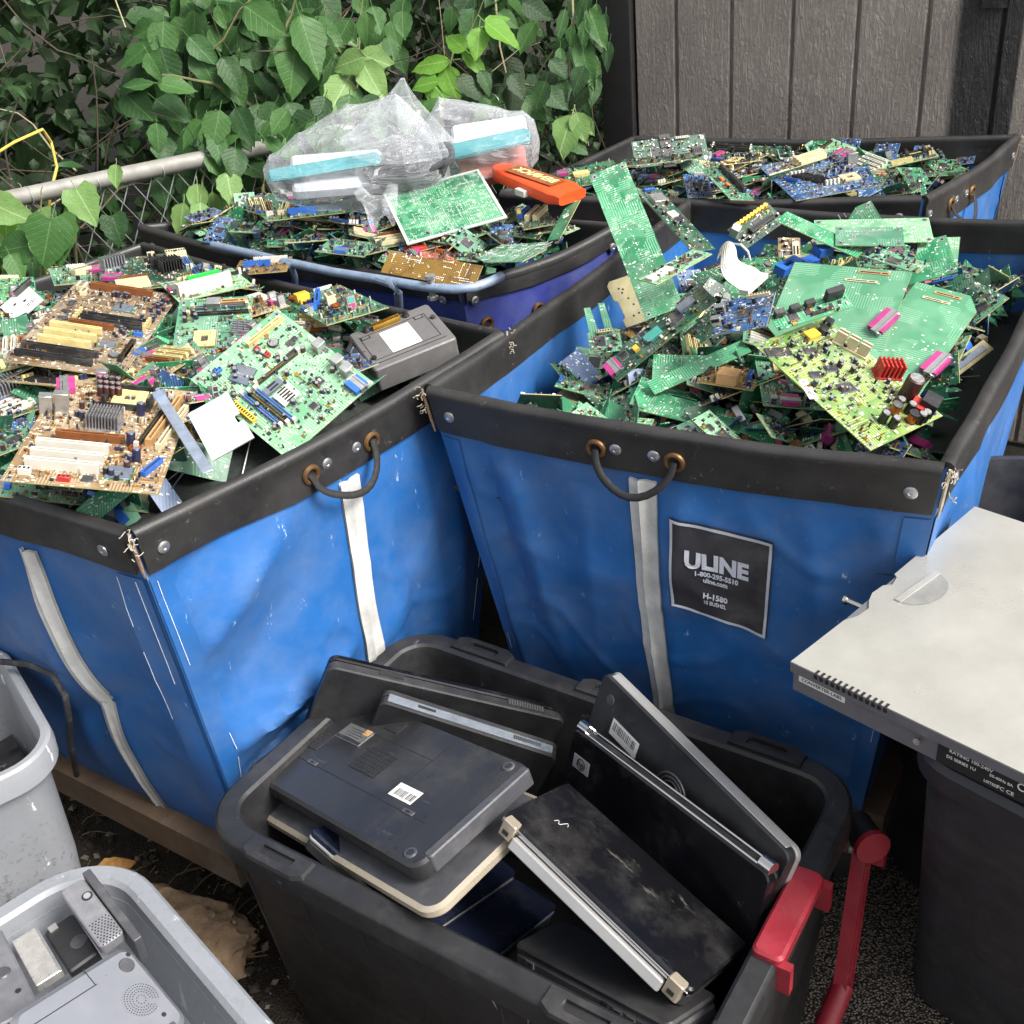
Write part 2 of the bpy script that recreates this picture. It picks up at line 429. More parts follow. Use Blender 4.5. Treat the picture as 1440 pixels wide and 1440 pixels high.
# ------------------------------------------------------------------ shed wall
WALL_P = Vector((1.45, 2.92, 0)); WALL_A = math.radians(-36)
WALL_D = Vector((math.cos(WALL_A), math.sin(WALL_A), 0)); WALL_N = Vector((math.sin(WALL_A), -math.cos(WALL_A), 0))  # faces camera
def wall_s(px, py):
    d = ray(px, py); t = (WALL_P-EYE).dot(WALL_N)/d.dot(WALL_N)
    return (EYE+d*t-WALL_P).dot(WALL_D)
def make_wall():
    MW = Matrix(((WALL_D.x, -WALL_N.x, 0, WALL_P.x), (WALL_D.y, -WALL_N.y, 0, WALL_P.y), (0, 0, 1, 0), (0, 0, 0, 1)))
    # local x along the wall, y into the wall, z up
    k = NT('painted_siding'); v = k.coords(False)
    sx = k.n('ShaderNodeSeparateXYZ'); k.l(v, sx.inputs[0])
    mp = k.n('ShaderNodeMapping'); mp.inputs['Scale'].default_value = (1, 1, .13); k.l(v, mp.inputs['Vector'])
    g1 = k.noise(mp.outputs[0], 85, 5, .6, 1.5); g2 = k.noise(v, 55, 4, .6, .6)
    col = k.mix(k.ramp(k.noise(v, 3.5, 5), .3, .7), lin((142, 133, 126)), lin((164, 155, 147)))
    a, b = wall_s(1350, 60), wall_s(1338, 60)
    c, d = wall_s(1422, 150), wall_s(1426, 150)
    dark = k.math('MULTIPLY', k.ramp(sx.outputs[0], b, a), k.ramp(sx.outputs[0], c, d, 1, 0))  # soft-edged vertical band: shade on the siding, painted into its colour
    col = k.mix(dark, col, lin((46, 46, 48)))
    sc = k.ramp(k.noise(v, 30, 6, .8), .70, .74, 0, .5)
    col = k.mix(sc, col, lin((140, 134, 128)))
    rg = k.math('POWER', k.math('ABSOLUTE', k.math('SUBTRACT', g1, .5)), .5)
    k.bump(k.math('ADD', k.math('MULTIPLY', rg, 1.6), g2), 1.0, .004)
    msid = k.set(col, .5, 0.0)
    mtrim = plain('dark_trim_paint', (40, 38, 38), .55, scale=20, bump=.4)
    root = empty('shed_wall', 'grey brown painted plank siding of the shed behind the farthest basket truck', 'wall', mw=MW)
    pix = [893, 951, 1027.5, 1112, 1202, 1299]
    ss = [wall_s(p, 95) for p in pix]
    st = ss[-1]-ss[-2]
    ss += [ss[-1]+st*(i+1) for i in range(7)]
    H = 3.0
    for i in range(len(ss)-1):
        a, b = ss[i], ss[i+1]; g = .0045
        mb = MB(); bev = .004
        # plank with chamfered long edges
        pr = [(a+g, .012), (a+g, bev), (a+g+bev, 0), (b-g-bev, 0), (b-g, bev), (b-g, .012)]
        mb.loft([[Vector((x, y, z)) for x, y in pr] for z in (0.02, H)], 0, False, True, True)
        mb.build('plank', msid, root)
    mb = MB(); mb.box(((ss[0]+ss[-1])/2, .03, H/2), (ss[-1]-ss[0], .035, H-.02), 0)
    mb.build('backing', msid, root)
    mb = MB(); w = .11
    slab(mb, w, .06, .0, H, .006, .003, 0, M=Matrix.Translation((ss[0]-w/2-.002, .012, 0)))
    mb.build('corner_trim', mtrim, root)
    mb = MB(); mb.box((ss[0]-w/2, .9, H/2), (.03, 1.6, H), 0)
    mb.build('side_wall', mtrim, root)
    s0 = wall_s(1400, 5)
    z0 = (EYE + ray(1400, 4)*((WALL_P-EYE).dot(WALL_N)/ray(1400, 4).dot(WALL_N))).z
    mb = MB(); mb.box((s0, -.008, z0+.02), (.06, .014, .06), 0)
    for dz in (-.0, .04): mb.cyl((s0-.0, 0, 0), .006, .006, 8, 0, M=Matrix.Translation((s0, -.015, z0+dz)) @ Matrix.Rotation(math.pi/2, 4, 'X') @ Matrix.Translation((-s0, 0, 0)))
    mb.build('hinge_plate', M['black'], root)
make_wall()

# ------------------------------------------------------------------ chain link fence
FEN_Z = 1.08
FA, FB = at(0, 283, FEN_Z), at(295, 224, FEN_Z)
FD = (FB-FA).normalized()
def fence_pt(s, z=0.0):
    p = FA + FD*s; return Vector((p.x, p.y, z))
def fence_y(x): return FA.y + (x-FA.x)*FD.y/FD.x
def make_fence():
    mgal = plain('weathered_galvanised', (132, 130, 124), .62, .25, var=.2, scale=25, dust=.5, dustc=(104, 98, 86))
    mwire = plain('galvanised_wire', (150, 152, 150), .45, .6)
    root = empty('chain_link_fence', 'low galvanised chain link fence with round top rail behind the brown motherboards', 'fence', loc=fence_pt(0))
    o0 = fence_pt(0)
    mb = MB(); mb.tube([fence_pt(s, FEN_Z+.004*math.sin(s*3))-o0 for s in [-1.2+.1*i for i in range(25)]], .0205, 12)
    mb.build('top_rail', mgal, root)
    for s in (-1.1, 1.1):
        mb = MB(); mb.cyl((0, 0, -.1), .026, FEN_Z+.12, 12, 0); mb.cyl((0, 0, FEN_Z+.02), .03, .02, 12, 0, r2=.012)
        mb.build('post', mgal, root, loc=fence_pt(s+.0)-o0+Vector((.02, -.03, 0)))
    a = .0285; dz = .05; n = int((FEN_Z-.06)/dz)
    mb = MB(); pts = []
    for j in range(n+1):
        z = FEN_Z-.012-j*dz
        pts.append(FD*(a if j % 2 else 0) + Vector((-FD.y, FD.x, 0))*(.004 if j % 2 else -.004) + Vector((0, 0, z)))
    mb.tube(pts, .0016, 5)
    me1 = mb.mesh('wire', mwire)
    mb = MB()
    mb.tube([FD*(0 if j % 2 else a)+Vector((-FD.y, FD.x, 0))*(-.004 if j % 2 else .004)+Vector((0, 0, FEN_Z-.012-j*dz)) for j in range(n+1)], .0016, 5)
    me2 = mb.mesh('wire', mwire)
    for i in range(34):
        link('wire', me1, root, loc=FD*(-.5+i*2*a))
        link('wire', me2, root, loc=FD*(-.5+i*2*a+a))
    mb = MB(); mb.tube([Vector((0, .023*math.cos(t), .023*math.sin(t)-.002)) for t in [i*math.pi/5 for i in range(10)]], .0016, 5, closed=True)
    me = mb.mesh('rail_tie', mwire)
    for i in range(12): link('rail_tie', me, root, mat=Matrix.Translation(FD*(-.4+i*.155)+Vector((0, 0, FEN_Z))) @ Matrix.Rotation(math.atan2(FD.y, FD.x)+.25, 4, 'Z'))
make_fence()

# ------------------------------------------------------------------ plants
def leaf_mat(name, c1, c2, vein, rough=.5, trans=.25, spots=.25):
    k = NT(name); v = k.coords(False)
    oi = k.n('ShaderNodeObjectInfo')
    sx = k.n('ShaderNodeSeparateXYZ'); k.l(v, sx.inputs[0])
    ax = k.math('ABSOLUTE', sx.outputs[0])
    mid = k.ramp(ax, .006, .016, .7, 0)
    # side veins sweep up and outwards; leaf is 1 long in local units
    w = k.math('SINE', k.math('MULTIPLY', k.math('SUBTRACT', sx.outputs[1], k.math('MULTIPLY', ax, .75)), 52))
    side = k.ramp(w, .9, 1.0, 0, .28)
    nn = k.noise(v, 6, 4)
    col = k.mix(k.math('ADD', k.math('MULTIPLY', nn, .5), k.math('MULTIPLY', oi.outputs['Random'], .5)), lin(c1), lin(c2))
    col = k.mix(k.math('MAXIMUM', mid, side), col, lin(vein))
    if spots:
        ran = k.coords(True)
        col = k.mix(k.ramp(k.noise(ran, 9, 3), .68, .74, 0, spots*2), col, lin((140, 136, 70)))
    b = k.bump(k.math('ADD', k.math('MULTIPLY', side, -.9), k.math('MULTIPLY', nn, .25)), .35, .03)
    k.set(col, rough, 0.0, .3)
    tr = k.n('ShaderNodeBsdfTranslucent'); k.l(col, tr.inputs['Color'])
    mx = k.n('ShaderNodeMixShader'); mx.inputs[0].default_value = trans
    k.l(k.b.outputs[0], mx.inputs[1]); k.l(tr.outputs[0], mx.inputs[2]); k.l(mx.outputs[0], k.out.inputs['Surface'])
    return k.mat
LM = {
    'dark': leaf_mat('leaf_dark_green', (32, 60, 32), (52, 84, 42), (70, 100, 60)),
    'mid': leaf_mat('leaf_mid_green', (42, 80, 40), (72, 108, 52), (94, 128, 76)),
    'light': leaf_mat('leaf_pale_green', (88, 124, 64), (122, 152, 88), (160, 178, 126)),
    'lime': leaf_mat('leaf_lime_green', (84, 134, 46), (116, 164, 62), (156, 188, 108), trans=.4, spots=0),
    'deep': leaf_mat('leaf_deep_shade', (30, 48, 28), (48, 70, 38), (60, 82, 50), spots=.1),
}
def leaf_outline(kind, t):
    if kind == 'ovate': return .36*math.sin(math.pi*min(1, t**.72))**.9*(1-.25*t)+.0
    if kind == 'narrow': return .20*math.sin(math.pi*t**.8)
    if kind == 'heart': return .44*math.sin(math.pi*min(1, (t*.93+.07)**.62))**.85*(1-.18*t)
    return .3*math.sin(math.pi*t)
def leaf_mesh(kind, mat, seed, seg=9, simple=False):
    rng = random.Random(seed); mb = MB(); rows = []
    droop = rng.uniform(.1, .35); cup = rng.uniform(.08, .3); tw = rng.uniform(-.25, .25); bend = rng.uniform(-.12, .12)
    for i in range(seg+1):
        t = i/seg; w = leaf_outline(kind, t)
        jag = (1+.07*math.sin(i*2.9+seed)) if not simple else 1
        y = t if kind != 'heart' else t
        zc = -droop*t*t*.6
        row = []
        for s in ((-1, -.5, 0, .5, 1) if not simple else (-1, 0, 1)):
            x = s*w*(jag if abs(s) == 1 else 1)
            yy = y - (.10*(abs(s))*(1-t)**3 if kind == 'heart' else 0)
            z = zc + cup*abs(x)*.9 + tw*x*t + .02*math.sin(9*yy+4*s+seed)*abs(s)
            row.append(Vector((x+bend*t*t, yy, z)))
        rows.append(row)
    mb.loft(rows, 0, True, closed=False)
    mb.tube([Vector((0, -.22, .05)), Vector((0, -.1, .01)), Vector((0, .02, 0))], .012, 4, 0)
    return mb.mesh('leaf', mat)
_lc = {}
def leaf_me(kind, m, i):
    key = (kind, m, i)
    if key not in _lc: _lc[key] = leaf_mesh(kind, LM[m], i*7+3)
    return _lc[key]
mstem = plain('green_brown_stem', (96, 98, 60), .7)
mtwig = plain('grey_brown_twig', (66, 57, 46), .9)
mvine = plain('pale_dry_vine', (150, 142, 110), .8)

def put_leaf(root, inv, px, py, dist, size_px, ang, kind, m, rng, face=.55, stem=False):
    p = at_dist(px, py, dist); L = size_px*dist/FPX
    a = math.radians(ang)
    ax = RGT*math.cos(a)+UPV*math.sin(a)
    toc = (EYE-p).normalized()
    n = (toc*face + Vector((0, 0, 1))*(1-face) + Vector((rng.uniform(-1, 1), rng.uniform(-1, 1), rng.uniform(-1, 1)))*.38).normalized()
    ax = (ax + toc*rng.uniform(-.35, .25)).normalized()
    Mx = look(p - ax*L*.5, ax, n) @ Matrix.Diagonal((L*rng.uniform(.9, 1.1), L, L, 1))
    return link('leaf', leaf_me(kind, m, rng.randrange(6)), root, mat=inv @ Mx)

def plant(name, label, cat, clusters, branches, stem_r, base, seed, mats_=None, group=None, explicit=(), mst=None):
    """clusters: (cx,cy,rx,ry,n,size0,size1,depth0,depth1,kind,mats,ang0,ang1); branches: pixel polylines with distances"""
    rng = random.Random(seed)
    root = empty(name, label, cat, group, loc=base); inv = Matrix.Translation(-Vector(base))
    for br in branches:
        pts = [at_dist(*q)-Vector(base) for q in br]
        sm = []
        for i in range(len(pts)-1):
            for t in (0, .33, .66):
                sm.append(lerp(pts[i], pts[i+1], t)+Vector((rng.uniform(-1, 1), rng.uniform(-1, 1), rng.uniform(-1, 1)))*.006)
        sm.append(pts[-1])
        n = len(sm)
        mb = MB(); mb.tube(sm, [stem_r*(1-.7*i/n) for i in range(n)], 6)
        mb.build('branch', mst or mstem, root)
    for (cx, cy, rx, ry, n, s0, s1, d0, d1, kind, ms, a0, a1) in clusters:
        for i in range(n):
            # sunflower fill with jitter: even but irregular
            r = math.sqrt((i+.5)/n); t = i*2.39996+seed
            x = cx+rx*r*math.cos(t)+rng.uniform(-8, 8); y = cy+ry*r*math.sin(t)+rng.uniform(-8, 8)
            put_leaf(root, inv, x, y, rng.uniform(d0, d1), rng.uniform(s0, s1)*.74, rng.uniform(a0, a1), kind, rng.choice(ms), rng)
    for (x, y, d, s, ang, kind, m) in explicit:
        put_leaf(root, inv, x, y, d, s*(.78 if kind == 'heart' else .9), ang, kind, m, rng, .7)
    return root

def base_at(px, d, off=.25):
    p = at_dist(px, 250, d); return (p.x, fence_y(p.x)+off, 0)
plant('mulberry_shrub', 'broad leafed green shrub leaning over the chain link fence behind the brown motherboards', 'shrub',
      [(330, 105, 150, 115, 124, 52, 84, 3.25, 3.6, 'ovate', ('mid', 'mid', 'dark'), -160, -20),
       (285, 250, 60, 75, 32, 48, 78, 2.95, 3.25, 'ovate', ('mid', 'dark', 'mid'), -150, -40),
       (410, 60, 90, 70, 18, 60, 90, 3.4, 3.6, 'ovate', ('mid', 'dark'), -150, -30),
       (300, 300, 50, 36, 10, 50, 70, 2.9, 3.0, 'ovate', ('mid', 'light'), -140, -60),
       (380, 205, 95, 42, 36, 54, 80, 2.92, 3.08, 'ovate', ('mid', 'dark', 'mid'), -150, -30),
       (470, 190, 70, 40, 14, 54, 76, 3.0, 3.12, 'ovate', ('dark', 'mid'), -150, -30)],
      [[(370, 330, 3.3), (372, 220, 3.35), (375, 130, 3.4), (385, 40, 3.5), (395, -60, 3.5)],
       [(375, 150, 3.4), (330, 110, 3.4), (290, 80, 3.4), (260, 20, 3.4)], [(373, 160, 3.35), (300, 115, 3.3), (215, 105, 3.3)],
       [(375, 140, 3.4), (420, 110, 3.45), (450, 120, 3.4)], [(372, 230, 3.3), (330, 200, 3.1), (290, 230, 3.0), (280, 300, 2.95)],
       [(390, 60, 3.4), (410, 20, 3.4), (430, -30, 3.4)], [(370, 330, 3.3), (371, 420, 3.3), (372, 700, 3.4)]],
      .006, base_at(372, 3.35), 11, explicit=[
       (437, 65, 3.2, 92, -70, 'ovate', 'mid'), (412, 95, 3.2, 88, -95, 'ovate', 'mid'), (375, 30, 3.25, 80, -35, 'ovate', 'mid'),
       (210, 25, 3.4, 62, 0, 'ovate', 'dark'), (250, 122, 3.2, 56, -10, 'ovate', 'mid'), (192, 120, 3.2, 50, 185, 'narrow', 'mid'),
       (222, 195, 3.1, 44, -85, 'ovate', 'mid'), (335, 185, 3.1, 84, -165, 'ovate', 'dark'), (218, 92, 3.2, 44, -60, 'ovate', 'mid')])
plant('pale_leafed_sapling', 'pale green sapling twig with drooping leaves just behind the clear plastic bag', 'sapling',
      [(520, 60, 55, 55, 14, 44, 66, 3.45, 3.7, 'ovate', ('light', 'mid'), -150, -40),
       (560, 160, 60, 34, 12, 46, 64, 3.05, 3.2, 'ovate', ('mid', 'dark'), -150, -40)],
      [[(505, 260, 3.4), (500, 160, 3.4), (503, 90, 3.4), (510, 20, 3.45), (515, -40, 3.5)], [(502, 110, 3.4), (470, 60, 3.4), (455, 10, 3.4)], [(505, 260, 3.4), (506, 420, 3.4), (508, 700, 3.5)]],
      .004, base_at(505, 3.4), 12, explicit=[
       (475, 138, 3.2, 74, -118, 'ovate', 'light'), (525, 115, 3.2, 70, -60, 'ovate', 'light'), (490, 88, 3.2, 52, 200, 'ovate', 'light'),
       (530, 85, 3.25, 52, -20, 'ovate', 'light'), (516, 42, 3.25, 48, -90, 'ovate', 'mid'), (566, 35, 3.3, 42, -90, 'ovate', 'mid'), (503, 142, 3.2, 40, -95, 'narrow', 'mid')])
plant('lime_green_shoot', 'bright lime green shoot with pointed leaves above the clear plastic bag', 'sapling', [],
      [[(608, 170, 3.35), (612, 140, 3.35), (640, 75, 3.35), (660, 45, 3.4), (680, 0, 3.4), (690, -40, 3.4)], [(608, 170, 3.35), (600, 300, 3.4), (600, 700, 3.5)]],
      .0035, base_at(608, 3.35), 13, explicit=[
       (606, 90, 3.2, 60, 190, 'narrow', 'lime'), (597, 118, 3.2, 44, 190, 'ovate', 'lime'), (634, 120, 3.2, 60, -70, 'ovate', 'lime'),
       (623, 135, 3.2, 46, -50, 'ovate', 'lime'), (640, 58, 3.2, 44, 140, 'ovate', 'lime'), (672, 62, 3.2, 48, -95, 'ovate', 'lime'),
       (707, 48, 3.2, 62, -35, 'ovate', 'lime'), (668, 88, 3.22, 56, -45, 'narrow', 'lime'), (603, 132, 3.2, 24, -90, 'ovate', 'lime'), (700, 30, 3.25, 40, 20, 'ovate', 'lime')])
plant('climbing_vine', 'dark leafed vine hanging between the lime shoot and the shed corner', 'vine',
      [(700, 25, 60, 42, 20, 44, 70, 3.45, 3.7, 'ovate', ('mid', 'dark'), -150, -30),
       (720, 140, 50, 55, 12, 46, 70, 3.5, 3.8, 'ovate', ('dark', 'deep'), -150, -30),
       (690, 140, 80, 34, 20, 46, 70, 3.1, 3.3, 'ovate', ('dark', 'deep', 'mid'), -150, -30), (790, 125, 34, 30, 8, 44, 60, 3.2, 3.35, 'ovate', ('dark', 'deep'), -140, -40),
       (820, 60, 34, 75, 16, 44, 66, 3.3, 3.5, 'narrow', ('mid', 'dark'), -110, -60),
       (800, 120, 40, 60, 12, 40, 56, 3.4, 3.7, 'ovate', ('dark', 'deep'), -140, -40)],
      [[(690, -30, 3.5), (700, 40, 3.5), (715, 120, 3.5), (712, 200, 3.5)], [(800, -30, 3.45), (806, 60, 3.45), (800, 150, 3.4), (822, 180, 3.3), (828, 205, 3.3)],
       [(712, 200, 3.5), (713, 420, 3.5), (714, 700, 3.5)], [(800, 150, 3.4), (760, 120, 3.5), (720, 115, 3.5)]],
      .004, base_at(712, 3.5), 14, explicit=[
       (746, 158, 3.3, 92, -20, 'heart', 'dark'), (794, 190, 3.2, 66, -110, 'ovate', 'light'), (816, 180, 3.2, 48, -75, 'ovate', 'light'), (826, 178, 3.25, 34, -60, 'ovate', 'light'), (815, 208, 3.2, 34, -30, 'ovate', 'mid'),
       (822, 85, 3.3, 90, -80, 'narrow', 'mid'), (838, 40, 3.3, 70, -70, 'narrow', 'mid'), (805, 205, 3.2, 38, -95, 'narrow', 'light')], mst=mvine)
plant('bindweed', 'heart leafed bindweed climbing the fence wire', 'vine',
      [(30, 350, 50, 36, 10, 44, 66, 2.75, 2.95, 'heart', ('mid', 'light'), -150, -20)],
      [[(55, 390, 2.8), (62, 330, 2.8), (58, 280, 2.8), (60, 262, 2.8)], [(110, 380, 2.85), (100, 300, 2.8), (112, 285, 2.8)], [(55, 390, 2.8), (57, 600, 2.95)]],
      .003, (at_dist(55, 390, 2.8).x, at_dist(55, 390, 2.8).y+.05, 0), 15, explicit=[
       (122, 292, 2.7, 66, -60, 'heart', 'light'), (105, 297, 2.72, 60, 205, 'heart', 'light'), (65, 345, 2.68, 84, -100, 'heart', 'mid'), (85, 340, 2.7, 80, -80, 'heart', 'mid'),
       (18, 300, 2.7, 66, -25, 'heart', 'light'), (15, 350, 2.72, 60, 190, 'heart', 'mid'), (162, 248, 2.85, 36, -95, 'ovate', 'light'), (165, 325, 2.85, 52, -70, 'heart', 'dark'), (25, 378, 2.7, 50, -60, 'ovate', 'mid'), (8, 320, 2.75, 40, -90, 'ovate', 'lime')])

def shed_clash(x, y):
    d = Vector((x, y, 0))-WALL_P
    return d.dot(WALL_N) < .12 and d.dot(WALL_D) > wall_s(893, 95)-.26
def thicket():
    """dense shaded undergrowth beyond the fence: one uncountable mass of small leaves and twigs"""
    rng = random.Random(21); mb = MB(); sh = []
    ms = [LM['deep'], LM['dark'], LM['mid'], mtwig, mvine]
    for sd in range(5):
        rows = []
        for i in range(4):
            t = i/3; w = .34*math.sin(math.pi*min(.97, t**.75+.03))
            rows.append([Vector((-w, t, .12*w*2)), Vector((0, t, -.2*t*t)), Vector((w, t, .12*w*2))])
        sh.append(rows)
    def leaf(p, L, ax, n, m):
        Mx = look(p, ax, n) @ Matrix.Diagonal((L, L, L, 1))
        mb.loft([[Mx @ v for v in r] for r in sh[0]], m, True, closed=False)
    for i in range(6800):
        x = rng.uniform(-3.6, 1.0)
        back = .1+rng.random()**.8*2.6
        y = fence_y(x)+.14+back
        if shed_clash(x, y): continue
        z = rng.uniform(.0, 2.9) if i % 5 else rng.uniform(2.2, 3.6)
        ax = Vector((rng.uniform(-1, 1), rng.uniform(-1, .6), rng.uniform(-1.2, .3)))
        n = Vector((rng.uniform(-.7, .7), rng.uniform(-1, .1), rng.uniform(.2, 1)))
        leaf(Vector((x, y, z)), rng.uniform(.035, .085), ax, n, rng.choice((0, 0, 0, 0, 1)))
    for i in range(700):
        x = rng.uniform(-3.0, .7); y = fence_y(x)+rng.uniform(.15, 1.3); z = rng.uniform(0, 1.7)
        if shed_clash(x, y): continue
        d = Vector((rng.uniform(-1, 1), rng.uniform(-.5, .5), rng.uniform(-.2, 1))).normalized()
        pts = [Vector((x, y, z))]
        for j in range(7):
            d = (d+Vector((rng.uniform(-1, 1), rng.uniform(-1, 1), rng.uniform(-1, .8)))*.42).normalized()
            pts.append(pts[-1]+d*rng.uniform(.05, .12))
        r = rng.choice((.0012, .0016, .002, .004))
        mb.tube(pts, [r*(1-.6*j/7) for j in range(8)], 4, rng.choice((3, 3, 3, 3, 3, 4)))
    for i in range(12000):
        x = rng.uniform(-7, 2.2); y = fence_y(x)+2.3+rng.random()*3.5
        if shed_clash(x, y): continue
        z = rng.uniform(0, 4.2)
        ax = Vector((rng.uniform(-1, 1), rng.uniform(-1, .6), rng.uniform(-1.2, .3)))
        n = Vector((rng.uniform(-.7, .7), rng.uniform(-1, .1), rng.uniform(.1, 1)))
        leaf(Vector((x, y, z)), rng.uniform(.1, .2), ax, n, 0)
    o = mb.build('thicket', ms)
    tag(o, 'dark shaded tangle of undergrowth and twigs beyond the fence', kind='stuff')
thicket()

def dead_cane():
    mb = MB(); pts = [at_dist(-20, 225, 3.0), at_dist(20, 200, 3.0), at_dist(60, 182, 3.02), at_dist(72, 200, 3.05), at_dist(80, 235, 3.05), at_dist(70, 275, 3.0), at_dist(66, 420, 3.05)]
    base = Vector((pts[-1].x, pts[-1].y, 0)); sm = []
    for i in range(len(pts)-1):
        for t in (0, .25, .5, .75): sm.append(lerp(pts[i], pts[i+1], t)-base)
    sm += [pts[-1]-base, Vector((0, 0, 0))]
    o = mb.tube(sm, .0035, 6).build('bent_cane', plain('yellow_dry_cane', (186, 164, 74), .7), loc=base)
    tag(o, 'bent yellow dry plant cane arching above the fence rail', 'twig')
dead_cane()
# ------------------------------------------------------------------ basket trucks
def vinyl(name, c, wear=.35):
    k = NT(name); v = k.coords(); b = lin(c)
    col = k.mix(k.ramp(k.noise(v, 4, 5), .3, .7), tuple(x*.82 for x in b), tuple(x*1.15 for x in b))
    mp = k.n('ShaderNodeMapping'); mp.inputs['Scale'].default_value = (1, 1, .35); mp.inputs['Rotation'].default_value = (.3, .5, .9); k.l(v, mp.inputs['Vector'])
    sc = k.ramp(k.noise(mp.outputs[0], 42, 9, .78, .4), .635, .675, 0, wear)
    col = k.mix(sc, col, lin((176, 196, 220)))
    du = k.ramp(k.noise(v, 7, 7, .72), .42, .78, 0, .34)
    col = k.mix(du, col, lin((120, 128, 140)))
    k.bump(k.math('ADD', k.noise(v, 700, 2), k.math('MULTIPLY', k.noise(v, 26, 4), .9)), .25, .0012)
    return k.set(col, k.ramp(k.noise(v, 12, 4), .3, .7, .34, .55), 0.0, .5)
def bandmat():
    k = NT('black_vinyl_band'); v = k.coords()
    col = k.mix(k.ramp(k.noise(v, 9, 6, .7), .3, .75), lin((26, 26, 27)), lin((54, 52, 51)))
    sc = k.ramp(k.noise(v, 60, 9, .8, .6), .615, .665, 0, .5)
    col = k.mix(sc, col, lin((150, 146, 140)))
    k.bump(k.math('ADD', k.noise(v, 40, 5), k.noise(v, 400, 2)), .3, .001)
    return k.set(col, k.ramp(k.noise(v, 14, 5), .3, .7, .36, .6), 0.0)
def webbing():
    k = NT('white_webbing'); v = k.coords()
    col = k.mix(k.ramp(k.noise(v, 10, 6, .7), .35, .75), lin((200, 200, 198)), lin((150, 148, 144)))
    col = k.mix(k.ramp(k.noise(v, 45, 5, .8), .64, .7, 0, .7), col, lin((92, 88, 84)))
    k.bump(k.noise(v, 300, 2), .3, .001)
    return k.set(col, .7, 0.0)
VB = vinyl('blue_vinyl', (34, 90, 152), .7)
VP = vinyl('violet_blue_vinyl', (46, 54, 120), .12)
MBAND = bandmat(); MWEB = webbing()
MRIV = plain('rivet_steel', (176, 178, 182), .35, .85)
MBRASS = plain('brass_grommet', (112, 84, 54), .5, .7)
MWOOD = plain('weathered_plywood', (88, 71, 55), .9, var=.3, scale=14, bump=.5, dust=.4)
MRUB = plain('caster_rubber', (36, 36, 38), .7)
MFRAY = plain('frayed_cord', (160, 150, 134), .85)
MROPE = plain('black_cord', (18, 18, 19), .75, bump=.5)
MTHREAD = plain('white_thread', (206, 214, 222), .8)

class Side:
    """one canvas wall between two rim corners; S(u,v): u along, v from rim to bottom"""
    def __init__(s, P, Q, p, q, folds, bulge, seed, sag):
        s.P, s.Q, s.p, s.q, s.folds, s.bulge, s.seed, s.sag = P, Q, p, q, folds, bulge, seed, sag
        s.len = (Q-P).length; s.h = (p-P).length
        s.n = ((Q-P).cross(P-p)).normalized()
    def S(s, u, v, off=0.0):
        b = lerp(lerp(s.P, s.Q, u), lerp(s.p, s.q, u), v)
        e = math.sin(math.pi*max(0, min(1, u)))
        d = s.bulge*e*math.sin(math.pi*min(1, v*.9+.05))
        x, y = u*s.len, v*s.h
        fade = min(1, v*5)*min(1, (1-v)*6+.25)*min(1, min(u, 1-u)*14+.06)
        r = 0
        for (u0, v0, u1, v1, amp, wd) in s.folds:
            ax, ay, bx, by = u0*s.len, v0*s.h, u1*s.len, v1*s.h
            dx, dy = bx-ax, by-ay; L2 = dx*dx+dy*dy
            t = max(0, min(1, ((x-ax)*dx+(y-ay)*dy)/L2))
            dd = math.hypot(x-ax-t*dx, y-ay-t*dy)
            g = math.exp(-(dd/wd)**1.25)*amp*(.35+.65*math.sin(math.pi*min(1, t*.9+.1)))
            r += g
        r += .006*nz(x*5, y*3, s.seed)+.0035*nz(x*13+2*y, y*6, s.seed+9)
        cz = nz(x*6+y*3, y*7-x*2, s.seed+20); r += .0035*(1-min(1, abs(cz)*7))*(.5+nz(x*2, y*2, s.seed+30))
        d += 1.5*r*fade
        d += .004*nz(x*3, 0, s.seed+4)*(1-fade)
        z = -s.sag*math.sin(math.pi*u)*(1-v)+.004*nz(x*4, 3.1, s.seed)*(1-v)
        return b + s.n*(d+off) + Vector((0, 0, z))

def band_profile(h_out, h_in, t=.006, r=.010):
    pr = [(t+.001, -h_out), (t+.003, -h_out*.6), (t+.002, -h_out*.2), (r, -.006)]
    for a in range(0, 181, 30):
        pr.append((r*math.cos(math.radians(a)), r*.8*math.sin(math.radians(a))))
    pr += [(-r, -.006), (-t-.001, -h_in*.3), (-t-.001, -h_in)]
    return pr

def rim_part(sd, root, h_out=.070, h_in=.06, mat=None):
    mb = MB(); pr = band_profile(h_out, h_in); n = 30; rings = []
    for i in range(n+1):
        u = i/n; uu = .004+u*.992
        ring = []
        for (o, z) in pr:
            v = max(0, -z)/sd.h
            wob = .002*nz(u*9, z*30, sd.seed+2)
            base = sd.S(uu, v, o+wob)
            if z > 0: base = base + Vector((0, 0, z))
            ring.append(base)
        rings.append(ring)
    mb.loft(rings, 0, True, closed=False)
    for R_ in (rings[0], rings[-1]): mb.add(R_, [tuple(range(len(R_)))], 0)
    return mb.build('rim_band', mat or MBAND, root)

